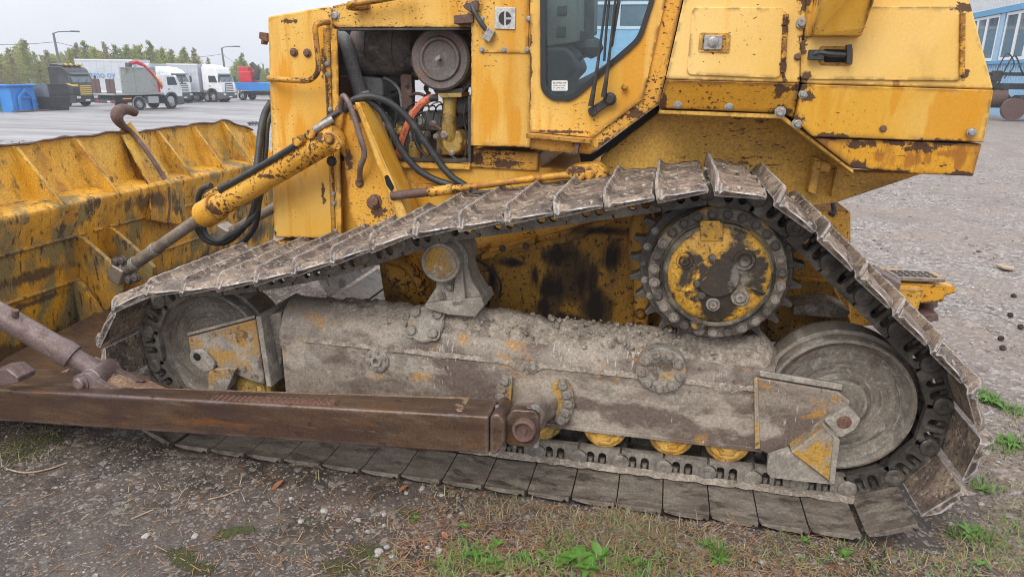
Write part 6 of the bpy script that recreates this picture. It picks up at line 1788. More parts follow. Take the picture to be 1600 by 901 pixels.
def axle(parent, x, y0, y1, z, r, w=.32):
    for y in (y0, y1):
        s = -1 if y == y0 else 1
        t = build('wheel', MB().lathe((x, y, z), (0, s, 0), [(r * .55, -w), (r, -w), (r, -.03), (r * .95, .0), (r * .62, .0), (r * .58, -.02)], 24), M['tyre'], parent)
        build('rim', MB().lathe((x, y, z), (0, s, 0), [(r * .58, -.03), (r * .54, -.02), (r * .42, -.12), (r * .30, -.10), (r * .24, .01), (0, .02)], 20), M['rim'], t)
def cab(x, y, z, paint, label, grille, bumper='plastic_grey', H=3.5, L=2.2, Wd=2.45, step=None, name='truck', big=True):
    """Forward-control lorry cab, front at x, near side at y, facing +X."""
    t = tag(empty(name, (x - 2, y + Wd / 2, z)), label, 'truck')
    V = lambda a, c, b=0: Vector((x + a, y + b, z + c))
    prof = [(-.02, .95), (0, 1.75), (-.12, 2.0), (-.42, 2.75), (-.62, H - .22), (-.95, H - .02), (-1.4, H), (-L, H), (-L, 1.1), (-1.65, 1.1), (-1.6, 1.28), (-.75, 1.28), (-.68, 1.0)]
    build('cab_shell', MB().prism([V(a, c) for a, c in prof], (0, Wd, 0)), paint, t, bev=.09)
    build('bumper', MB().prism([V(a, c, -.03) for a, c in [(.06, .35), (.08, .95), (-.70, 1.0), (-.62, .38)]], (0, Wd + .06, 0)), M[bumper], t, bev=.06)
    build('side_window', MB().prism([V(a, c, -.016) for a, c in [(-.46, 1.95), (-.68, 2.62), (-1.45, 2.62), (-1.45, 1.95)]], (0, .035, 0)), M['tint'], t, bev=.01)
    wsn = [V(-.13, 2.02, .12), V(-.13, 2.02, Wd - .12), V(-.41, 2.70, Wd - .18), V(-.41, 2.70, .18)]
    build('windscreen', MB().prism(wsn, (.025, 0, .01)), M['screen'], t, bev=.01)
    build('sun_visor', MB().prism([V(-.36, 2.84, .1), V(-.10, 2.74, .1), V(-.10, 2.70, .1), V(-.36, 2.76, .1)], (0, Wd - .2, 0)), M['plastic_grey'], t, bev=.01)
    for k in range(5):
        zz = 1.05 + .17 * k
        build('grille_slat', MB().box((x + .03, y + Wd / 2, z + zz), (.06, Wd * .52, .09)), grille, t, bev=.015)
    build('grille_backing', MB().box((x + .012, y + Wd / 2, z + 1.4), (.03, Wd * .56, .86)), M['plastic_grey'], t)
    for yy in (.28, Wd - .28):
        build('headlight', MB().box((x + .07, y + yy, z + .80), (.05, .42, .2)), M['lamp'], t, bev=.02)
        build('mirror', MB().box((x - .12, y + (-.18 if yy < 1 else Wd + .18), z + 2.3), (.12, .2, .62)).box((x - .2, y + (-.06 if yy < 1 else Wd + .06), z + 2.55), (.05, .24, .05)), M['plastic_grey'], t, bev=.03)
    build('wheel_arch', MB().prism([V(a, c, -.025) for a, c in [(-.55, .95), (-.72, 1.25), (-1.0, 1.40), (-1.4, 1.40), (-1.68, 1.22), (-1.78, .9), (-1.68, .9), (-1.58, 1.12), (-1.36, 1.28), (-1.04, 1.28), (-.80, 1.12), (-.68, .9)]], (0, Wd + .05, 0)), M['plastic_grey'], t, bev=.01)
    build('door_step', MB().box((x - .42, y + .1, z + .55), (.4, .22, .5)), M['plastic_grey'], t, bev=.03)
    dr_ = build('cab_door', MB().prism([V(a, c, -.006) for a, c in [(-.40, 1.32), (-.40, 1.9), (-.70, 2.68), (-1.52, 2.68), (-1.52, 1.42), (-.80, 1.42)]], (0, .02, 0)), paint, t, bev=.012)
    build('door_handle', MB().box((x - 1.38, y - .02, z + 1.62), (.2, .05, .07)), M['plastic_grey'], dr_)
    build('number_plate', MB().box((x + .095, y + Wd / 2, z + .55), (.02, .52, .12)), M['truck_white'], t)
    build('badge_strip', MB().box((x - .03, y + Wd / 2, z + 1.88), (.06, 1.1, .10)), M['plastic_grey'], t, bev=.01)
    build('wiper', MB().tube([V(-.05, 2.04, .5), V(-.2, 2.3, 1.0)], .02, 4, 0), M['tyre'], t)
    build('wiper', MB().tube([V(-.05, 2.04, 1.4), V(-.2, 2.3, 1.9)], .02, 4, 0), M['tyre'], t)
    build('roof_spoiler', MB().prism([V(-.95, H - .01, .25), V(-1.2, H + .12, .25), (V(-L, H + .22, .25)), V(-L, H - .01, .25)], (0, Wd - .5, 0)), paint, t, bev=.03)
    build('chassis', MB().box((x - 3.6, y + Wd / 2, z + .75), (5.6, .9, .3)), M['tyre'], t)
    axle(t, x - 1.2, y, y + Wd, z + .52, .52)
    return t, V
def trailer(t, x0, x1, y, z, zlo, zhi, Wd=2.5, m='trailer', panels=9):
    b = build('trailer_body', MB().box(((x0 + x1) / 2, y + Wd / 2, z + (zlo + zhi) / 2), (x1 - x0, Wd, zhi - zlo)), M[m], t, bev=.03)
    for zr in (zhi - .05, zlo + .06): build('edge_rail', MB().box(((x0 + x1) / 2, y - .01, z + zr), (x1 - x0, .05, .13)), M['truck_white'], b)
    for k in range(1, panels):
        build('wall_post', MB().box((x0 + (x1 - x0) * k / panels, y - .006, z + (zlo + zhi) / 2), (.05, .03, zhi - zlo - .3)), M[m], b)
    for k in range(3): axle(t, x0 + 1.8 + 1.3 * k, y, y + Wd, z + .5, .5)
    build('side_guard', MB().box(((x0 + x1) / 2 + 1, y + .05, z + .75), ((x1 - x0) * .45, .05, .3)), M['plastic_grey'], b)
    return b
# white lorry on the right
c = WZ(352, 160, GZ)
t1, V1 = cab(c.x + .2, c.y - .6, GZ, M['truck_white'], 'large white lorry cab with high roof and full trailer, rightmost of the lorries', M['truck_white'])
trailer(t1, W(262, 120, c.y - .6).x, c.x - 2.4, c.y - .6, GZ, 1.0, 3.75)
# white and blue lorry beside it
c2 = WZ(308, 160, GZ)
t2, V2 = cab(c2.x + .1, c2.y - 3.2, GZ, M['truck_white'], 'white lorry with blue lower corner parked left of the tall white cab', M['truck_white'], H=3.25)
build('blue_corner', MB().prism([V2(.03, 1.0, -.02), V2(.03, 1.85, -.02), V2(-.55, 1.9, -.02), V2(-.55, 1.0, -.02)], (0, .7, 0)), M['truck_blue'], t2, bev=.02)
trailer(t2, W(206, 120, c2.y - 3.2).x, c2.x - 2.5, c2.y - 3.2, GZ, 1.0, 3.7)
# black lorry with yellow grille
c3 = WZ(135, 167, GZ)
t3, V3 = cab(c3.x - .2, c3.y - .8, GZ, M['truck_black'], 'black lorry with yellow grille bars behind the dark skip', M['truck_yellow'], 'truck_black', H=3.35, L=2.4)
build('roof_lamp_bar', MB().box(V3(-1.0, 3.44, 1.2), (.2, 2.0, .12)), M['plastic_grey'], t3, bev=.03)
for k in range(4): build('roof_lamp', MB().cyl(V3(-.85, 3.5, .4 + .55 * k), V3(-.75, 3.5, .4 + .55 * k), .11, n=12), M['truck_yellow'], t3)
build('yellow_trim', MB().prism([V3(.04, 1.7, -.02), V3(.04, 1.85, -.02), V3(-.7, 2.0, -.02), V3(-.7, 1.9, -.02)], (0, .5, 0)), M['truck_yellow'], t3, bev=.01)
# long silver trailer with blue lettering standing behind it
c4 = WZ(160, 163, GZ)
t4 = tag(empty('semi_trailer', (c4.x, c4.y + 5, GZ)), 'long silver box trailer with faint blue lettering behind the flatbed truck', 'trailer')
xb = far(212, (Vector((c4.x, c4.y)) ).length + 6)
tb_ = trailer(t4, W(120, 120, c4.y + 4).x, W(210, 120, c4.y + 4).x, c4.y + 4.0, GZ, .95, 4.05, panels=8)
lt_ = MB(); text_into(lt_, 'ermo oy', .95, Vector((W(158, 120, c4.y + 4).x, c4.y + 3.97, GZ + 2.6)), Vector((1, 0, 0)), Vector((0, 0, 1)), Vector((0, -1, 0)), .02)
build('lettering', lt_, M['blue_text'], tb_, recalc=False)
# flatbed crane truck, standing across the yard with its tail towards the bulldozer
w1 = WG(220, 172.5)
FZ = w1.z
def to_px(p):
    d = Vector(p) - CAM; return 800 + F * d.dot(RGT) / d.dot(FWD)
HEAD = radians(78)
hd_ = Vector((cos(HEAD), sin(HEAD), 0))
Lw = next(t for t in [k * .05 for k in range(1, 300)] if to_px(w1 + hd_ * t) > 270)      # wheelbase
Lr = next(t for t in [k * .05 for k in range(1, 300)] if to_px(w1 - hd_ * t) < 182)
print('crane truck', Lw, Lr)
E5 = Vector((w1.x, w1.y, FZ))         # built facing +X with its right wheels on y = 0 of this point, then turned a quarter
FY, x_r, x_f = E5.y, E5.x, E5.x + Lw
bx_ = x_r - Lr
t5, V5 = cab(x_f + 1.2, FY, FZ, M['truck_white'], 'flatbed crane truck with white cab and brown boards at its tail', M['truck_white'], H=2.85, L=1.9, name='crane_truck')
axle(t5, x_r, FY, FY + 2.4, FZ + .5, .5)
bed1 = x_f - .75
build('flatbed', MB().box(((bx_ + bed1) / 2, FY + 1.2, FZ + 1.28), (bed1 - bx_, 2.5, .14)), M['panel_grey'], t5, bev=.02)
build('underframe', MB().box(((bx_ + x_f) / 2, FY + 1.2, FZ + .95), (x_f - bx_ - .6, 1.4, .45)), M['tyre'], t5)
build('tail_board', MB().box((bx_ + .05, FY + 1.2, FZ + .72), (.1, 2.3, .24)), M['plastic_grey'], t5, bev=.02)
build('number_plate', MB().box((bx_ - .01, FY + .6, FZ + .72), (.02, .5, .12)), M['truck_white'], t5)
build('mudguard', MB().lathe((x_r, FY + .12, FZ + .5), (0, -1, 0), [(.58, 0), (.62, 0), (.62, .12), (.58, .12), (.58, 0)], 20), M['rim'], t5)
for yy in (.35, 2.0): build('tail_lamp', MB().box((bx_ - .02, FY + yy, FZ + .72), (.03, .3, .1)), M['light_red'], t5)
build('side_marker', MB().box((x_r - 1.1, FY - .02, FZ + .95), (.8, .03, .10)), M['orange_paint'], t5)
build('tool_chest', MB().box((x_r + 1.35, FY + .3, FZ + .8), (1.0, .6, .55)), M['rim'], t5, bev=.02)
for yy in (.35, 2.05):
    for dy in (-.26, .26): build('stake_board', MB().box((bx_ + .08, FY + yy + dy, FZ + 1.9), (.06, .48, 1.1)), M['brown_panel'], t5, bev=.015)
PXL = Lw + Lr - 2.1; PXM = bed1 - .35 - PXL / 2
gp = empty('steel_panel', E5)
tag(gp, 'weathered grey panel standing on the flatbed of the crane truck', 'panel')
build('panel_sheet', MB().box((PXM, FY + .25, FZ + 2.35), (PXL, .16, 2.0)), M['panel_grey'], gp, bev=.02)
for zz in (3.3, 1.42): build('panel_rail', MB().box((PXM, FY + .15, FZ + zz), (PXL, .06, .1)), M['panel_grey'], gp)
build('panel_rail', MB().box((PXM - .4, FY + .15, FZ + 2.35), (.08, .05, 1.76)), M['panel_grey'], gp)
ca = Vector((x_f - .55, FY + .2, FZ + 1.3))
crn = build('crane_arm', MB().tube([ca + Vector((.1, 0, .1)), ca + Vector((-.5, 0, 1.1)), ca + Vector((-1.6, 0, 2.25))], .12, 6, 0), M['red'], t5, bev=.03)
build('crane_boom', MB().tube([ca + Vector((-1.5, .2, 2.25)), ca + Vector((-2.0, .3, 2.45)), ca + Vector((-2.6, .3, 2.35))], .17, 6, 0), M['red'], t5, bev=.03)
build('crane_marker', MB().tube([ca + Vector((-.2, -.16, .62)), ca + Vector((-.8, -.16, 1.45))], .07, 4, 0), M['orange_paint'], crn)
build('crane_post', MB().box(ca + Vector((.0, .5, .5)), (.5, .6, 1.3)), M['red'], t5, bev=.05)
build('crane_head', MB().box(ca + Vector((-2.75, .3, 2.15)), (.35, .4, .5)), M['plastic_grey'], t5, bev=.05)
build('hose_reel', MB().lathe(ca + Vector((.35, -.25, -.55)), (0, -1, 0), [(.0, 0), (.3, 0), (.3, .1), (.0, .1)], 16), M['rim'], t5)
rq = Matrix.Translation(E5) @ Matrix.Rotation(HEAD, 4, 'Z') @ Matrix.Translation(-E5)
for o_ in (t5, gp):
    o_.location = rq @ o_.location; o_.rotation_euler = (0, 0, HEAD)

# blue skip and the dark skip beside it
def skip_hull(name, c, Lx, Wd, z0, H, flare, m, label):
    """Open skip; c is the bottom corner nearest the camera on the right, long side along X."""
    t = tag(empty(name, (c.x - Lx / 2, c.y + Wd / 2, z0)), label, 'skip')
    o = [(c.x - Lx, c.y), (c.x, c.y), (c.x, c.y + Wd), (c.x - Lx, c.y + Wd)]
    u = [(c.x - Lx - flare, c.y - flare), (c.x + flare, c.y - flare), (c.x + flare, c.y + Wd + flare), (c.x - Lx - flare, c.y + Wd + flare)]
    b = MB()
    b.v = [Vector((x, y, z0)) for x, y in o] + [Vector((x, y, z0 + H)) for x, y in u]
    cx, cy = c.x - Lx / 2, c.y + Wd / 2
    b.v += [Vector((cx + (x - cx) * .93, cy + (y - cy) * .93, z0 + H)) for x, y in u] + [Vector((cx + (x - cx) * .9, cy + (y - cy) * .9, z0 + .1)) for x, y in o]
    b.f = [[3, 2, 1, 0]] + [[i, (i + 1) % 4, 4 + (i + 1) % 4, 4 + i] for i in range(4)] + [[4 + i, 4 + (i + 1) % 4, 8 + (i + 1) % 4, 8 + i] for i in range(4)] + [[8 + i, 8 + (i + 1) % 4, 12 + (i + 1) % 4, 12 + i] for i in range(4)] + [[12, 13, 14, 15]]
    build('skip_body', b, M[m], t, bev=.03)
    return t
cb_ = WG(22, 176)
SZ0 = cb_.z - .02
ts = skip_hull('blue_skip', cb_, 4.5, 2.25, SZ0, 1.98, -.10, 'skip_blue', 'blue steel skip with an arched end frame at the left edge of the yard')
rmb = MB()
for (p, q) in (((cb_.x + .0, cb_.y - .05), (cb_.x + .0, cb_.y + 2.3)), ((cb_.x - 4.5, cb_.y - .05), (cb_.x + .0, cb_.y - .05))):
    rmb.tube([Vector((*p, SZ0 + 1.96)), Vector((*q, SZ0 + 1.96))], .10, 6, 0)
build('rim_bar', rmb, M['skip_blue'], ts)
ex = cb_.x + .06
build('end_frame', MB().prism([Vector((ex, cb_.y + a, SZ0 + b)) for a, b in ((.45, .1), (.45, 1.15), (1.12, 1.72), (1.8, 1.15), (1.8, .1), (1.62, .1), (1.62, 1.06), (1.12, 1.5), (.63, 1.06), (.63, .1))], (.14, 0, 0)), M['skip_blue'], ts, bev=.02)
build('end_frame_bar', MB().box((ex, cb_.y + 1.12, SZ0 + 1.08), (.16, 1.2, .12)), M['skip_blue'], ts, bev=.02)
for zz in (.5, .95): build('skip_rib', MB().box((cb_.x + .04, cb_.y + 2.0, SZ0 + zz), (.10, .35, .10)), M['skip_blue'], ts, bev=.02)
build('skid_rail', MB().box((cb_.x + .35, cb_.y + 1.2, SZ0 + .08), (.5, 3.0, .12)), M['brown'], ts)
build('end_panel', MB().box((cb_.x - 2.2, cb_.y - .06, SZ0 + .6), (2.2, .08, 1.2)), M['skip_green'], ts)
cd = WG(80, 173.5)
SZ0 = cd.z - .02
td_ = skip_hull('black_skip', cd, 1.7, 1.75, SZ0, 1.08, .16, 'skip_black', 'dark skip with an upper box grey on one side between the blue skip and the black lorry')
build('upper_box', MB().prism([Vector((cd.x - 1.85, cd.y - .15, SZ0 + 1.09)), Vector((cd.x + .15, cd.y - .15, SZ0 + 1.09)), Vector((cd.x + .10, cd.y - .12, SZ0 + 2.05)), Vector((cd.x - 1.8, cd.y - .12, SZ0 + 2.05))], (0, .1, 0)), M['skip_grey'], td_, bev=.02)  # side face of the box grey, its end face black
build('upper_box', MB().prism([Vector((cd.x + .15, cd.y - .04, SZ0 + 1.09)), Vector((cd.x + .15, cd.y + 1.9, SZ0 + 1.09)), Vector((cd.x + .10, cd.y + 1.87, SZ0 + 2.05)), Vector((cd.x + .10, cd.y - .04, SZ0 + 2.05))], (-.1, 0, 0)), M['skip_black'], td_, bev=.02)

# machines at the far right of the yard: blue trailer with a red machine, and red farm machine
c6 = WZ(390, 157, GZ)
t6 = tag(empty('blue_trailer', (c6.x, c6.y + 1, GZ)), 'low blue trailer carrying a red machine beside the radiator guard', 'trailer')
build('trailer_bed', MB().prism([Vector((c6.x + a, c6.y, GZ + b)) for a, b in ((-1.8, 1.9), (3.8, 1.9), (3.6, 1.2), (.4, 1.0), (-1.5, 1.15))], (0, 2.2, 0)), M['skip_blue'], t6, bev=.03)
build('trailer_chassis', MB().box((c6.x + 1, c6.y + 1.1, GZ + .75), (4.6, 1.2, .35)), M['tyre'], t6)
axle(t6, c6.x - .9, c6.y, c6.y + 2.2, GZ + .45, .45); axle(t6, c6.x + 2.9, c6.y, c6.y + 2.2, GZ + .45, .45)
r6 = tag(empty('red_machine', (c6.x - .3, c6.y + 1, GZ + 1.9)), 'small red machine with dark engine standing on the blue trailer', 'machine')
build('machine_body', MB().box((c6.x - .5, c6.y + .9, GZ + 2.5), (1.5, 1.3, 1.2)).box((c6.x - .7, c6.y + .9, GZ + 3.3), (1.2, 1.0, .5)), M['red'], r6, bev=.08)
build('machine_engine', MB().tube([Vector((c6.x + .5, c6.y + .9, GZ + 2.2)), Vector((c6.x + .7, c6.y + .9, GZ + 3.2)), Vector((c6.x + .1, c6.y + .9, GZ + 3.9))], .28, 8), M['black_metal'], r6)
r7 = tag(empty('red_harrow', (c6.x + 5, c6.y + 3, GZ)), 'red farm implement with wheels half hidden behind the radiator guard', 'implement')
build('implement_frame', MB().box((c6.x + 4.0, c6.y + 3, GZ + 1.6), (4.5, 1.8, .25)).tube([Vector((c6.x + 2.2, c6.y + 3, GZ + 2.4)), Vector((c6.x + 3.4, c6.y + 3, GZ + 3.0)), Vector((c6.x + 5.6, c6.y + 3, GZ + 2.9))], .16, 6).box((c6.x + 5.2, c6.y + 3, GZ + 2.3), (.3, 1.6, 1.6)), M['red'], r7, bev=.03)
axle(r7, c6.x + 4.2, c6.y + 2.2, c6.y + 3.8, GZ + .5, .5)

def height_at(px, py, d):
    r = _ray(px, py); return CH + d * r.z / sqrt(r.x ** 2 + r.y ** 2)
# street lamps with their wires
M['pole'] = mat('grey_lamp_pole', (.13, .13, .125), rough=.6)
tops = []
for px, ty, d, lab, arm in ((97, 52, 92, 'tall grey street lamp left of the lorries with its arm to the right', 2.0), (353, 75, 105, 'street lamp behind the white lorry cab, the right one', 1.9), (414, 100, 125, 'thin bare pole beside the edge of the radiator guard', 0)):
    p = far(px, d)
    tz = height_at(px, ty, d)
    t = tag(empty('street_lamp' if arm else 'utility_pole', (p.x, p.y, GZ)), lab, 'street lamp' if arm else 'pole')
    rt = Vector((cos(YAW + .55), sin(YAW + .55), 0))
    build('pole', MB().cyl((p.x + .0, p.y, GZ), (p.x - .5 * rt.x * .6, p.y, tz), .17, .11, 10), M['pole'], t)
    top = Vector((p.x - .3 * rt.x, p.y, tz))
    if arm:
        build('lamp_arm', MB().tube([top + Vector((0, 0, -.1)), top + rt * .5 + Vector((0, 0, .12)), top + rt * arm + Vector((0, 0, .22))], .06, 6), M['pole'], t)
        build('lamp_head', MB().box(top + rt * arm + Vector((0, 0, .22)), (.9, .3, .16), Matrix.Rotation(YAW + .55, 3, 'Z')), M['pole'], t, bev=.05)
    tops.append(top)
lft = far(-260, 85); lft.z = tops[0].z + .3
for a, b, lab in ((lft, tops[0] - Vector((0, 0, .9)), 'overhead wire running off to the left of the first street lamp'), (tops[0] - Vector((0, 0, .9)), tops[1] - Vector((0, 0, .8)), 'overhead wire strung between the two street lamps'), (tops[1] - Vector((0, 0, .8)), tops[2] + Vector((0, 0, .2)), 'overhead wire from the right street lamp to the bare pole')):
    pts = [a.lerp(b, k / 10) - Vector((0, 0, 1.0 * 4 * (k / 10) * (1 - k / 10))) for k in range(11)]
    tag(build('overhead_wire', MB().tube(pts, .022, 4, 0), M['seal'], None), lab, 'wire')

# ---- trees at the edge of the yard
def crown_mat(name, cols):
    m = attr_mat(name, cols, .8)               # thin young leaves let light through
    N = m.node_tree.nodes; L = m.node_tree.links; b = N['Principled BSDF']
    tl = N.new("ShaderNodeBsdfTranslucent"); mx_ = N.new("ShaderNodeMixShader"); mx_.inputs[0].default_value = .45
    L.new(b.inputs['Base Color'].links[0].from_socket, tl.inputs[0]); L.new(b.outputs[0], mx_.inputs[1]); L.new(tl.outputs[0], mx_.inputs[2])
    L.new(mx_.outputs[0], N['Material Output'].inputs['Surface'])
    return m
M['crown_green'] = crown_mat('spring_birch_leaves', [(0.254, 0.287, 0.065), (0.338, 0.372, 0.098), (0.423, 0.439, 0.130), (0.287, 0.312, 0.091)])
M['crown_brown'] = crown_mat('bare_birch_twigs', [(0.287, 0.263, 0.137), (0.372, 0.338, 0.169), (0.254, 0.246, 0.130), (0.406, 0.389, 0.182)])
M['crown_dark'] = crown_mat('pine_needles_far', [(0.203, 0.237, 0.078), (0.270, 0.304, 0.111), (0.220, 0.246, 0.098), (0.338, 0.364, 0.143)])
M['bark'] = mat('pale_birch_bark', (.30, .28, .25), [((.12, .11, .10), 'noise', (4, 4, 9), .5, .62, .8, 421)], rough=.8)
def tree_meshes(seed, kind):
    r = random.Random(seed)
    tr = MB(); cr = MB()
    pts = [Vector((.02 * noise.noise(Vector((z * 3, seed, 0))), .02 * noise.noise(Vector((z * 3, seed, 4))), z)) for z in [k / 8 for k in range(9)]]
    tr.tube(pts, lambda t: .011 * (1 - .85 * t), 6, 0)
    nb = 42
    for k in range(nb):
        t = .18 + .80 * (k + r.random()) / nb
        a = r.uniform(0, 6.28)
        if kind == 'dark': L = (.19 * (1.05 - t) + .02) * r.uniform(.7, 1.15)
        else: L = (.155 * (1.08 - t) ** .8 * min(1, t * 3.2) + .018) * r.uniform(.6, 1.25)
        up = .5 if kind != 'dark' else .1
        d = Vector((cos(a), sin(a), r.uniform(up, up + .7))).normalized()
        p0 = Vector((0, 0, t)); p1 = p0 + d * L
        if k % 2: tr.tube([p0, p0.lerp(p1, .5) + Vector((0, 0, .005)), p1], lambda q: .0035 * (1 - .7 * q), 4, 0)
        for j in range(44):
            c = p0.lerp(p1, r.uniform(.2, 1.1)) + Vector((r.gauss(0, .012), r.gauss(0, .012), r.gauss(0, .014)))
            s = r.uniform(.006, .014)
            n = Vector((r.uniform(-1, 1), r.uniform(-1, 1), r.uniform(-1, 1))).normalized()
            u = n.orthogonal().normalized() * s; w = n.cross(u).normalized() * s * r.uniform(.5, 1)
            b = len(cr.v)
            cr.v += [c - u - w * .3, c + u * .3 - w, c + u + w * .4, c - u * .2 + w]; cr.f.append([b, b + 1, b + 2, b + 3])
    tm = tr.mesh('trunk', M['bark'], Vector(), 60)
    return tm, cr.mesh('crown', M['crown_' + kind], Vector(), 60, recalc=False)
kinds = {'green': [tree_meshes(k, 'green') for k in range(4)], 'brown': [tree_meshes(k + 10, 'brown') for k in range(4)], 'dark': [tree_meshes(k + 20, 'dark') for k in range(3)]}
prof_top = [(-60, 80), (0, 86), (20, 76), (45, 60), (58, 86), (75, 78), (100, 80), (125, 68), (140, 74), (150, 66), (165, 72), (180, 76), (200, 70), (215, 67), (228, 80), (240, 62), (252, 74), (265, 74), (280, 84), (292, 74), (302, 90), (308, 76), (318, 92), (330, 100), (345, 104), (362, 100), (378, 82), (392, 96), (405, 100), (418, 104), (440, 102)]
def top_at(px):
    for (a, ya), (b, yb_) in zip(prof_top, prof_top[1:]):
        if a <= px <= b: return ya + (yb_ - ya) * (px - a) / (b - a)
    return 85
rt_ = random.Random(11)
kd_name = {'green': 'birch_tree', 'brown': 'birch_tree', 'dark': 'conifer_tree'}
GRP = {'green': 'green birches behind the lorries', 'brown': 'bare birches behind the lorries', 'dark': 'conifers behind the lorries'}
def tree(px, d, top_y, kd, lab):
    p = far(px, d); h = height_at(px, top_y, d) - GZ
    t = tag(empty(kd_name[kd], (p.x, p.y, GZ - .1)), lab, 'tree', GRP[kd])
    tm, cm = rt_.choice(kinds[kd])
    rot = (0, 0, rt_.uniform(0, 6.28)); w = rt_.uniform(1.0, 1.35) * max(h, 4.5)
    place('trunk', tm, Vector((p.x, p.y, GZ - .1)), t, rot, (w, w, h))
    place('crown', cm, Vector((p.x, p.y, GZ - .1)), t, rot, (w, w, h))
for px, ty, kd, lab in [
    (2, 84, 'brown', 'bare brownish birch at the very left edge above the blue skip'),
    (20, 75, 'brown', 'bare birch standing left of the tallest left conifer, above the blue skip'),
    (46, 60, 'dark', 'tallest slim conifer on the left, above the gap between the skips'),
    (60, 80, 'green', 'fresh green birch just right of the tallest left conifer'),
    (77, 77, 'brown', 'brownish birch above the roof of the black lorry, left of the lamp'),
    (112, 76, 'green', 'green birch close to the right of the left street lamp'),
    (125, 67, 'brown', 'slender half bare birch right of the left street lamp'),
    (139, 63, 'dark', 'pointed conifer above the windscreen of the black lorry'),
    (152, 74, 'green', 'low green birch above the left end of the silver trailer'),
    (170, 66, 'brown', 'tall bare birch above the middle of the silver trailer'),
    (184, 68, 'dark', 'pointed conifer above the silver trailer, left of the crane head'),
    (203, 69, 'dark', 'conifer directly above the grey panel and the crane head'),
    (216, 71, 'green', 'green birch above the red crane arm'),
    (224, 69, 'green', 'rounded green birch right of the red crane arm'),
    (240, 62, 'dark', 'tallest thin conifer above the white trailers'),
    (258, 74, 'green', 'green birch left of the white lorry with the blue corner'),
    (271, 76, 'dark', 'short dark conifer over the white lorry with the blue corner'),
    (291, 72, 'dark', 'lone pointed conifer above the two white cabs'),
    (307, 75, 'brown', 'thin bare tree above the gap between the white cabs'),
    (328, 90, 'brown', 'small bare tree top just over the tall white cab'),
    (380, 82, 'dark', 'slim conifer right of the right street lamp'),
    (393, 99, 'green', 'low green birch above the red machine'),
    (406, 101, 'brown', 'low bare birch beside the edge of the radiator guard')]:
    tree(px, rt_.uniform(94, 104), ty, kd, lab)
# the rest of the wood reads as one mass of crowns and stems
wc = {k: MB() for k in ('green', 'brown', 'dark', 'bark')}
def meshdata(me): return [v.co.copy() for v in me.vertices], [list(p.vertices) for p in me.polygons]
src = {k: [(meshdata(a_), meshdata(b_)) for a_, b_ in v] for k, v in kinds.items()}
px = -90
while px < 610:
    if px > 432: px += 2.5
    if not 316 < px < 362:
        kd = rt_.choice(['brown', 'brown', 'green']) if px < 45 else rt_.choice(['green', 'green', 'brown', 'dark'])
        ty = top_at(px) + rt_.uniform(1, 16); d = rt_.uniform(100, 130)
        p = far(px, d); h = max(2.0, height_at(px, ty, d) - GZ); w = max(h, 6.0) * rt_.uniform(1.0, 1.5); an = rt_.uniform(0, 6.28)
        for (vs, fs), key in zip(rt_.choice(src[kd]), ('bark', kd)):
            mb = wc[key]; b0 = len(mb.v)
            if key != 'bark': fs = fs[::2]
            elif rt_.random() < .5: continue
            for v in vs: mb.v.append(Vector((p.x + w * (v.x * cos(an) - v.y * sin(an)), p.y + w * (v.x * sin(an) + v.y * cos(an)), GZ - .1 + h * v.z)))
            mb.f += [[b0 + i for i in f_] for f_ in fs]
    px += rt_.uniform(1.1, 2.1)
wood = tag(empty('woodland', (-70, 80, GZ)), 'wood of mixed young trees behind the parked lorries', kind='stuff')
for key, mb in wc.items():
    o = build('trunk' if key == 'bark' else 'crown', mb, M['bark'] if key == 'bark' else M['crown_' + key], wood, recalc=False); o['kind'] = 'stuff'

# ---- blue and white hall on the right
M['hall_white'] = mat('white_profiled_sheet', (.62, .63, .63), [((.50, .51, .52), 'noise', (.5, .5, 3), .45, .7, .6, 431)], rough=.5)
M['hall_blue'] = mat('pale_blue_sheet', (.31, .50, .67), [((.20, .40, .60), 'noise', (.6, .6, 2), .45, .7, .6, 433)], rough=.5)
M['hall_trim'] = mat('blue_trim', (.11, .31, .52), rough=.5)
M['hall_frame'] = mat('white_window_frame', (.72, .73, .74), rough=.5)
M['hall_glass'] = mat('hall_window_glass', (.05, .085, .11), [((.12, .17, .2), 'noise', (.6, .6, .6), .45, .65, .8, 435)], rough=.06, spec=.9)
hall = tag(empty('workshop_hall', (17.6, 50, 0)), 'blue and white sheet clad workshop hall at the right edge', 'building')
HX = 17.2
def wz_x(px, py): return WX(px, py, HX)
zs = wz_x(1590, 97).z; zt = wz_x(1590, 16).z
y0h, y1h = 30.0, 66.0
build('upper_wall', MB().box((HX + 3, (y0h + y1h) / 2, zt + 3.2), (6, y1h - y0h, 6)), M['hall_white'], hall)
build('lower_wall', MB().box((HX + 3, (y0h + y1h) / 2, zs / 2 - .2), (6, y1h - y0h, zs + .4)), M['hall_blue'], hall)
build('window_band', MB().box((HX + 3.1, (y0h + y1h) / 2, (zs + zt) / 2 + .1), (5.9, y1h - y0h, zt - zs + .3)), M['hall_trim'], hall)
rb = MB()
yy = y0h
while yy < y1h:
    rb.box((HX - .01, yy, zs / 2 - .2), (.05, .10, zs + .36)); yy += .3
rbo = build('sheet_ribs', rb, M['hall_blue'], hall); rbo['kind'] = 'stuff'
rb = MB(); yy = y0h
while yy < y1h:
    rb.box((HX - .01, yy, zt + 3.2), (.05, .12, 5.9)); yy += .4
rbo = build('sheet_ribs', rb, M['hall_white'], hall); rbo['kind'] = 'stuff'
build('sill_trim', MB().box((HX - .05, (y0h + y1h) / 2, zs), (.2, y1h - y0h, .14)), M['hall_trim'], hall)
build('head_trim', MB().box((HX - .05, (y0h + y1h) / 2, zt + .12), (.2, y1h - y0h, .3)), M['hall_trim'], hall)
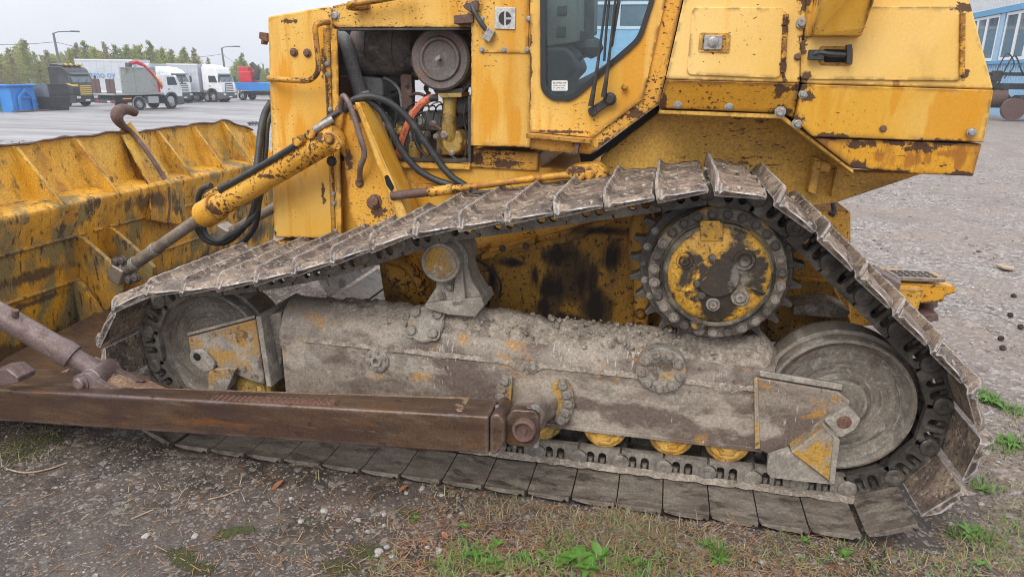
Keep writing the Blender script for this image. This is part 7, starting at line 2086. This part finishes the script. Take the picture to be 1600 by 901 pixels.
yy = WX(1600, 60, HX).y - 6.3
edges = [WX(1572, 60, HX).y, WX(1534, 60, HX).y]
per = 5.2
ya = WX(1563, 60, HX).y
for k in range(-2, 5):
    yc = ya + .9 + per * k            # pier between windows
    build('pier', MB().box((HX - .02, yc - .9, (zs + zt) / 2), (.12, .5, zt - zs)), M['hall_trim'] if False else M['hall_blue'], hall)
    wy0, wy1 = yc - .5, yc - 1.3 + per
    wd = build('window', MB().prism([Vector((HX - .06, wy0, zs + .10)), Vector((HX - .06, wy1, zs + .10)), Vector((HX - .06, wy1, zt - .05)), Vector((HX - .06, wy0, zt - .05))], (.1, 0, 0), [[Vector((HX - .06, a, b)) for a, b in ((u + .14, zs + .26), (v - .14, zs + .26), (v - .14, zt - .2), (u + .14, zt - .2))] for u, v in ((wy0, wy0 + (wy1 - wy0) * .36), (wy0 + (wy1 - wy0) * .36, wy0 + (wy1 - wy0) * .66), (wy0 + (wy1 - wy0) * .66, wy1))]), M['hall_frame'], hall)
    build('pane', MB().box((HX - .01, (wy0 + wy1) / 2, (zs + zt) / 2), (.03, wy1 - wy0 - .1, zt - zs - .3)), M['hall_glass'], wd)
# wing of the hall behind the bulldozer
WY = 66.0
wg = tag(empty('hall_wing', (4, 70, 0)), 'blue clad wing of the hall seen through the cab windows', 'building')
a0, a1 = far(905, WY).x, HX
hz = WX(1000, 60, far(1000, WY + 3).x).z if False else CH + (117 - 52) / F * WY
build('lower_wall', MB().box(((a0 + a1) / 2, WY + 3, hz / 2 - .4), (a1 - a0, 6, hz + .8)), M['hall_blue'], wg)
build('window_wall', MB().box(((a0 + a1) / 2, WY + 3.1, hz + 3), (a1 - a0, 6, 6)), M['hall_glass'], wg)
wf = MB()
xx = a0
while xx < a1:
    wf.box((xx, WY + .05, hz + 3), (.3, .2, 6)); xx += 3.0
for zz in (hz + .1, hz + 2.2, hz + 4.4): wf.box(((a0 + a1) / 2, WY + .03, zz), (a1 - a0, .2, .25))
build('window_frame', wf, M['hall_frame'], wg)

# harrow standing by the wall of the hall, with hoses
hb_ = WX(1578, 178, 15.6); hb_.z = 0
im = tag(empty('tillage_implement', hb_), 'dark steel farm implement with hoses and a roller by the blue wall', 'implement')
hx, hy = hb_.x, hb_.y
build('main_beam', MB().box((hx + .6, hy + .5, 1.55), (3.4, .2, .28)).box((hx + .6, hy + .5, 2.1), (3.4, .15, .16)), M['skip_black'], im, bev=.03)
build('support_strut', MB().tube([Vector((hx - .5, hy + .5, 1.5)), Vector((hx + .4, hy + .4, .7)), Vector((hx + 1.6, hy + .4, .6))], .08, 6, 0).tube([Vector((hx + .1, hy + .5, .5)), Vector((hx + .9, hy + .5, 1.4))], .07, 6, 0), M['skip_black'], im)
build('roller_drum', MB().cyl((hx + .1, hy, .75), (hx + 2.2, hy + .4, .85), .42, n=18), M['skip_black'], im)
build('roller_wheel', MB().lathe((hx - .05, hy - .2, .55), (0, -1, 0), [(0, 0), (.5, 0), (.5, .25), (0, .25)], 20), M['brown'], im)
build('seed_drum', MB().cyl((hx - 1.0, hy + .8, 1.05), (hx - .1, hy + .8, 1.05), .5, n=16), M['brown'], im)
build('hydraulic_hose', MB().tube([Vector((hx - .6, hy + .4, 1.6)), Vector((hx - .2, hy + .4, 2.9)), Vector((hx + .3, hy + .4, 2.2)), Vector((hx + .7, hy + .4, 2.0)), Vector((hx + 1.6, hy + .4, 2.3))], .035, 6).tube([Vector((hx - .8, hy + .4, 2.1)), Vector((hx - .5, hy + .4, 3.0)), Vector((hx - .1, hy + .4, 2.5)), Vector((hx - .4, hy + .4, 1.9))], .03, 6), M['rubber'], im)
build('hose_coupling', MB().box((hx - .75, hy + .4, 2.0), (.4, .3, .5)).box((hx - .9, hy + .4, 1.6), (.4, .3, .3)), M['black_metal'], im, bev=.04)
# coil of hose lying beyond the blade
cc_ = WG(398, 197)
co = []
for k in range(40):
    a = k * .55; r = .34 + .08 * sin(k * 1.7)
    co.append(cc_ + Vector((r * cos(a), r * sin(a), .05 + .16 * abs(sin(k * .9)))))
tag(build('hose_coil', MB().tube(co, .02, 6, 3), M['rubber'], None), 'loose black hose coil lying on the yard beyond the blade', 'hose')

# ---- damp air
hm_ = bpy.data.materials.new('haze'); hm_.use_nodes = True
hn = hm_.node_tree.nodes; hn.remove(hn['Principled BSDF'])
pv = hn.new("ShaderNodeVolumePrincipled"); pv.inputs['Density'].default_value = .0014; pv.inputs['Color'].default_value = (.92, .95, 1, 1); pv.inputs['Anisotropy'].default_value = .2
hm_.node_tree.links.new(pv.outputs[0], hn['Material Output'].inputs['Volume'])
tag(build('haze', MB().box((0, 280, 7.25), (900, 680, 19.5)), hm_, None, origin=Vector((0, 280, -2.5))), 'thin damp haze over the yard', kind='stuff')
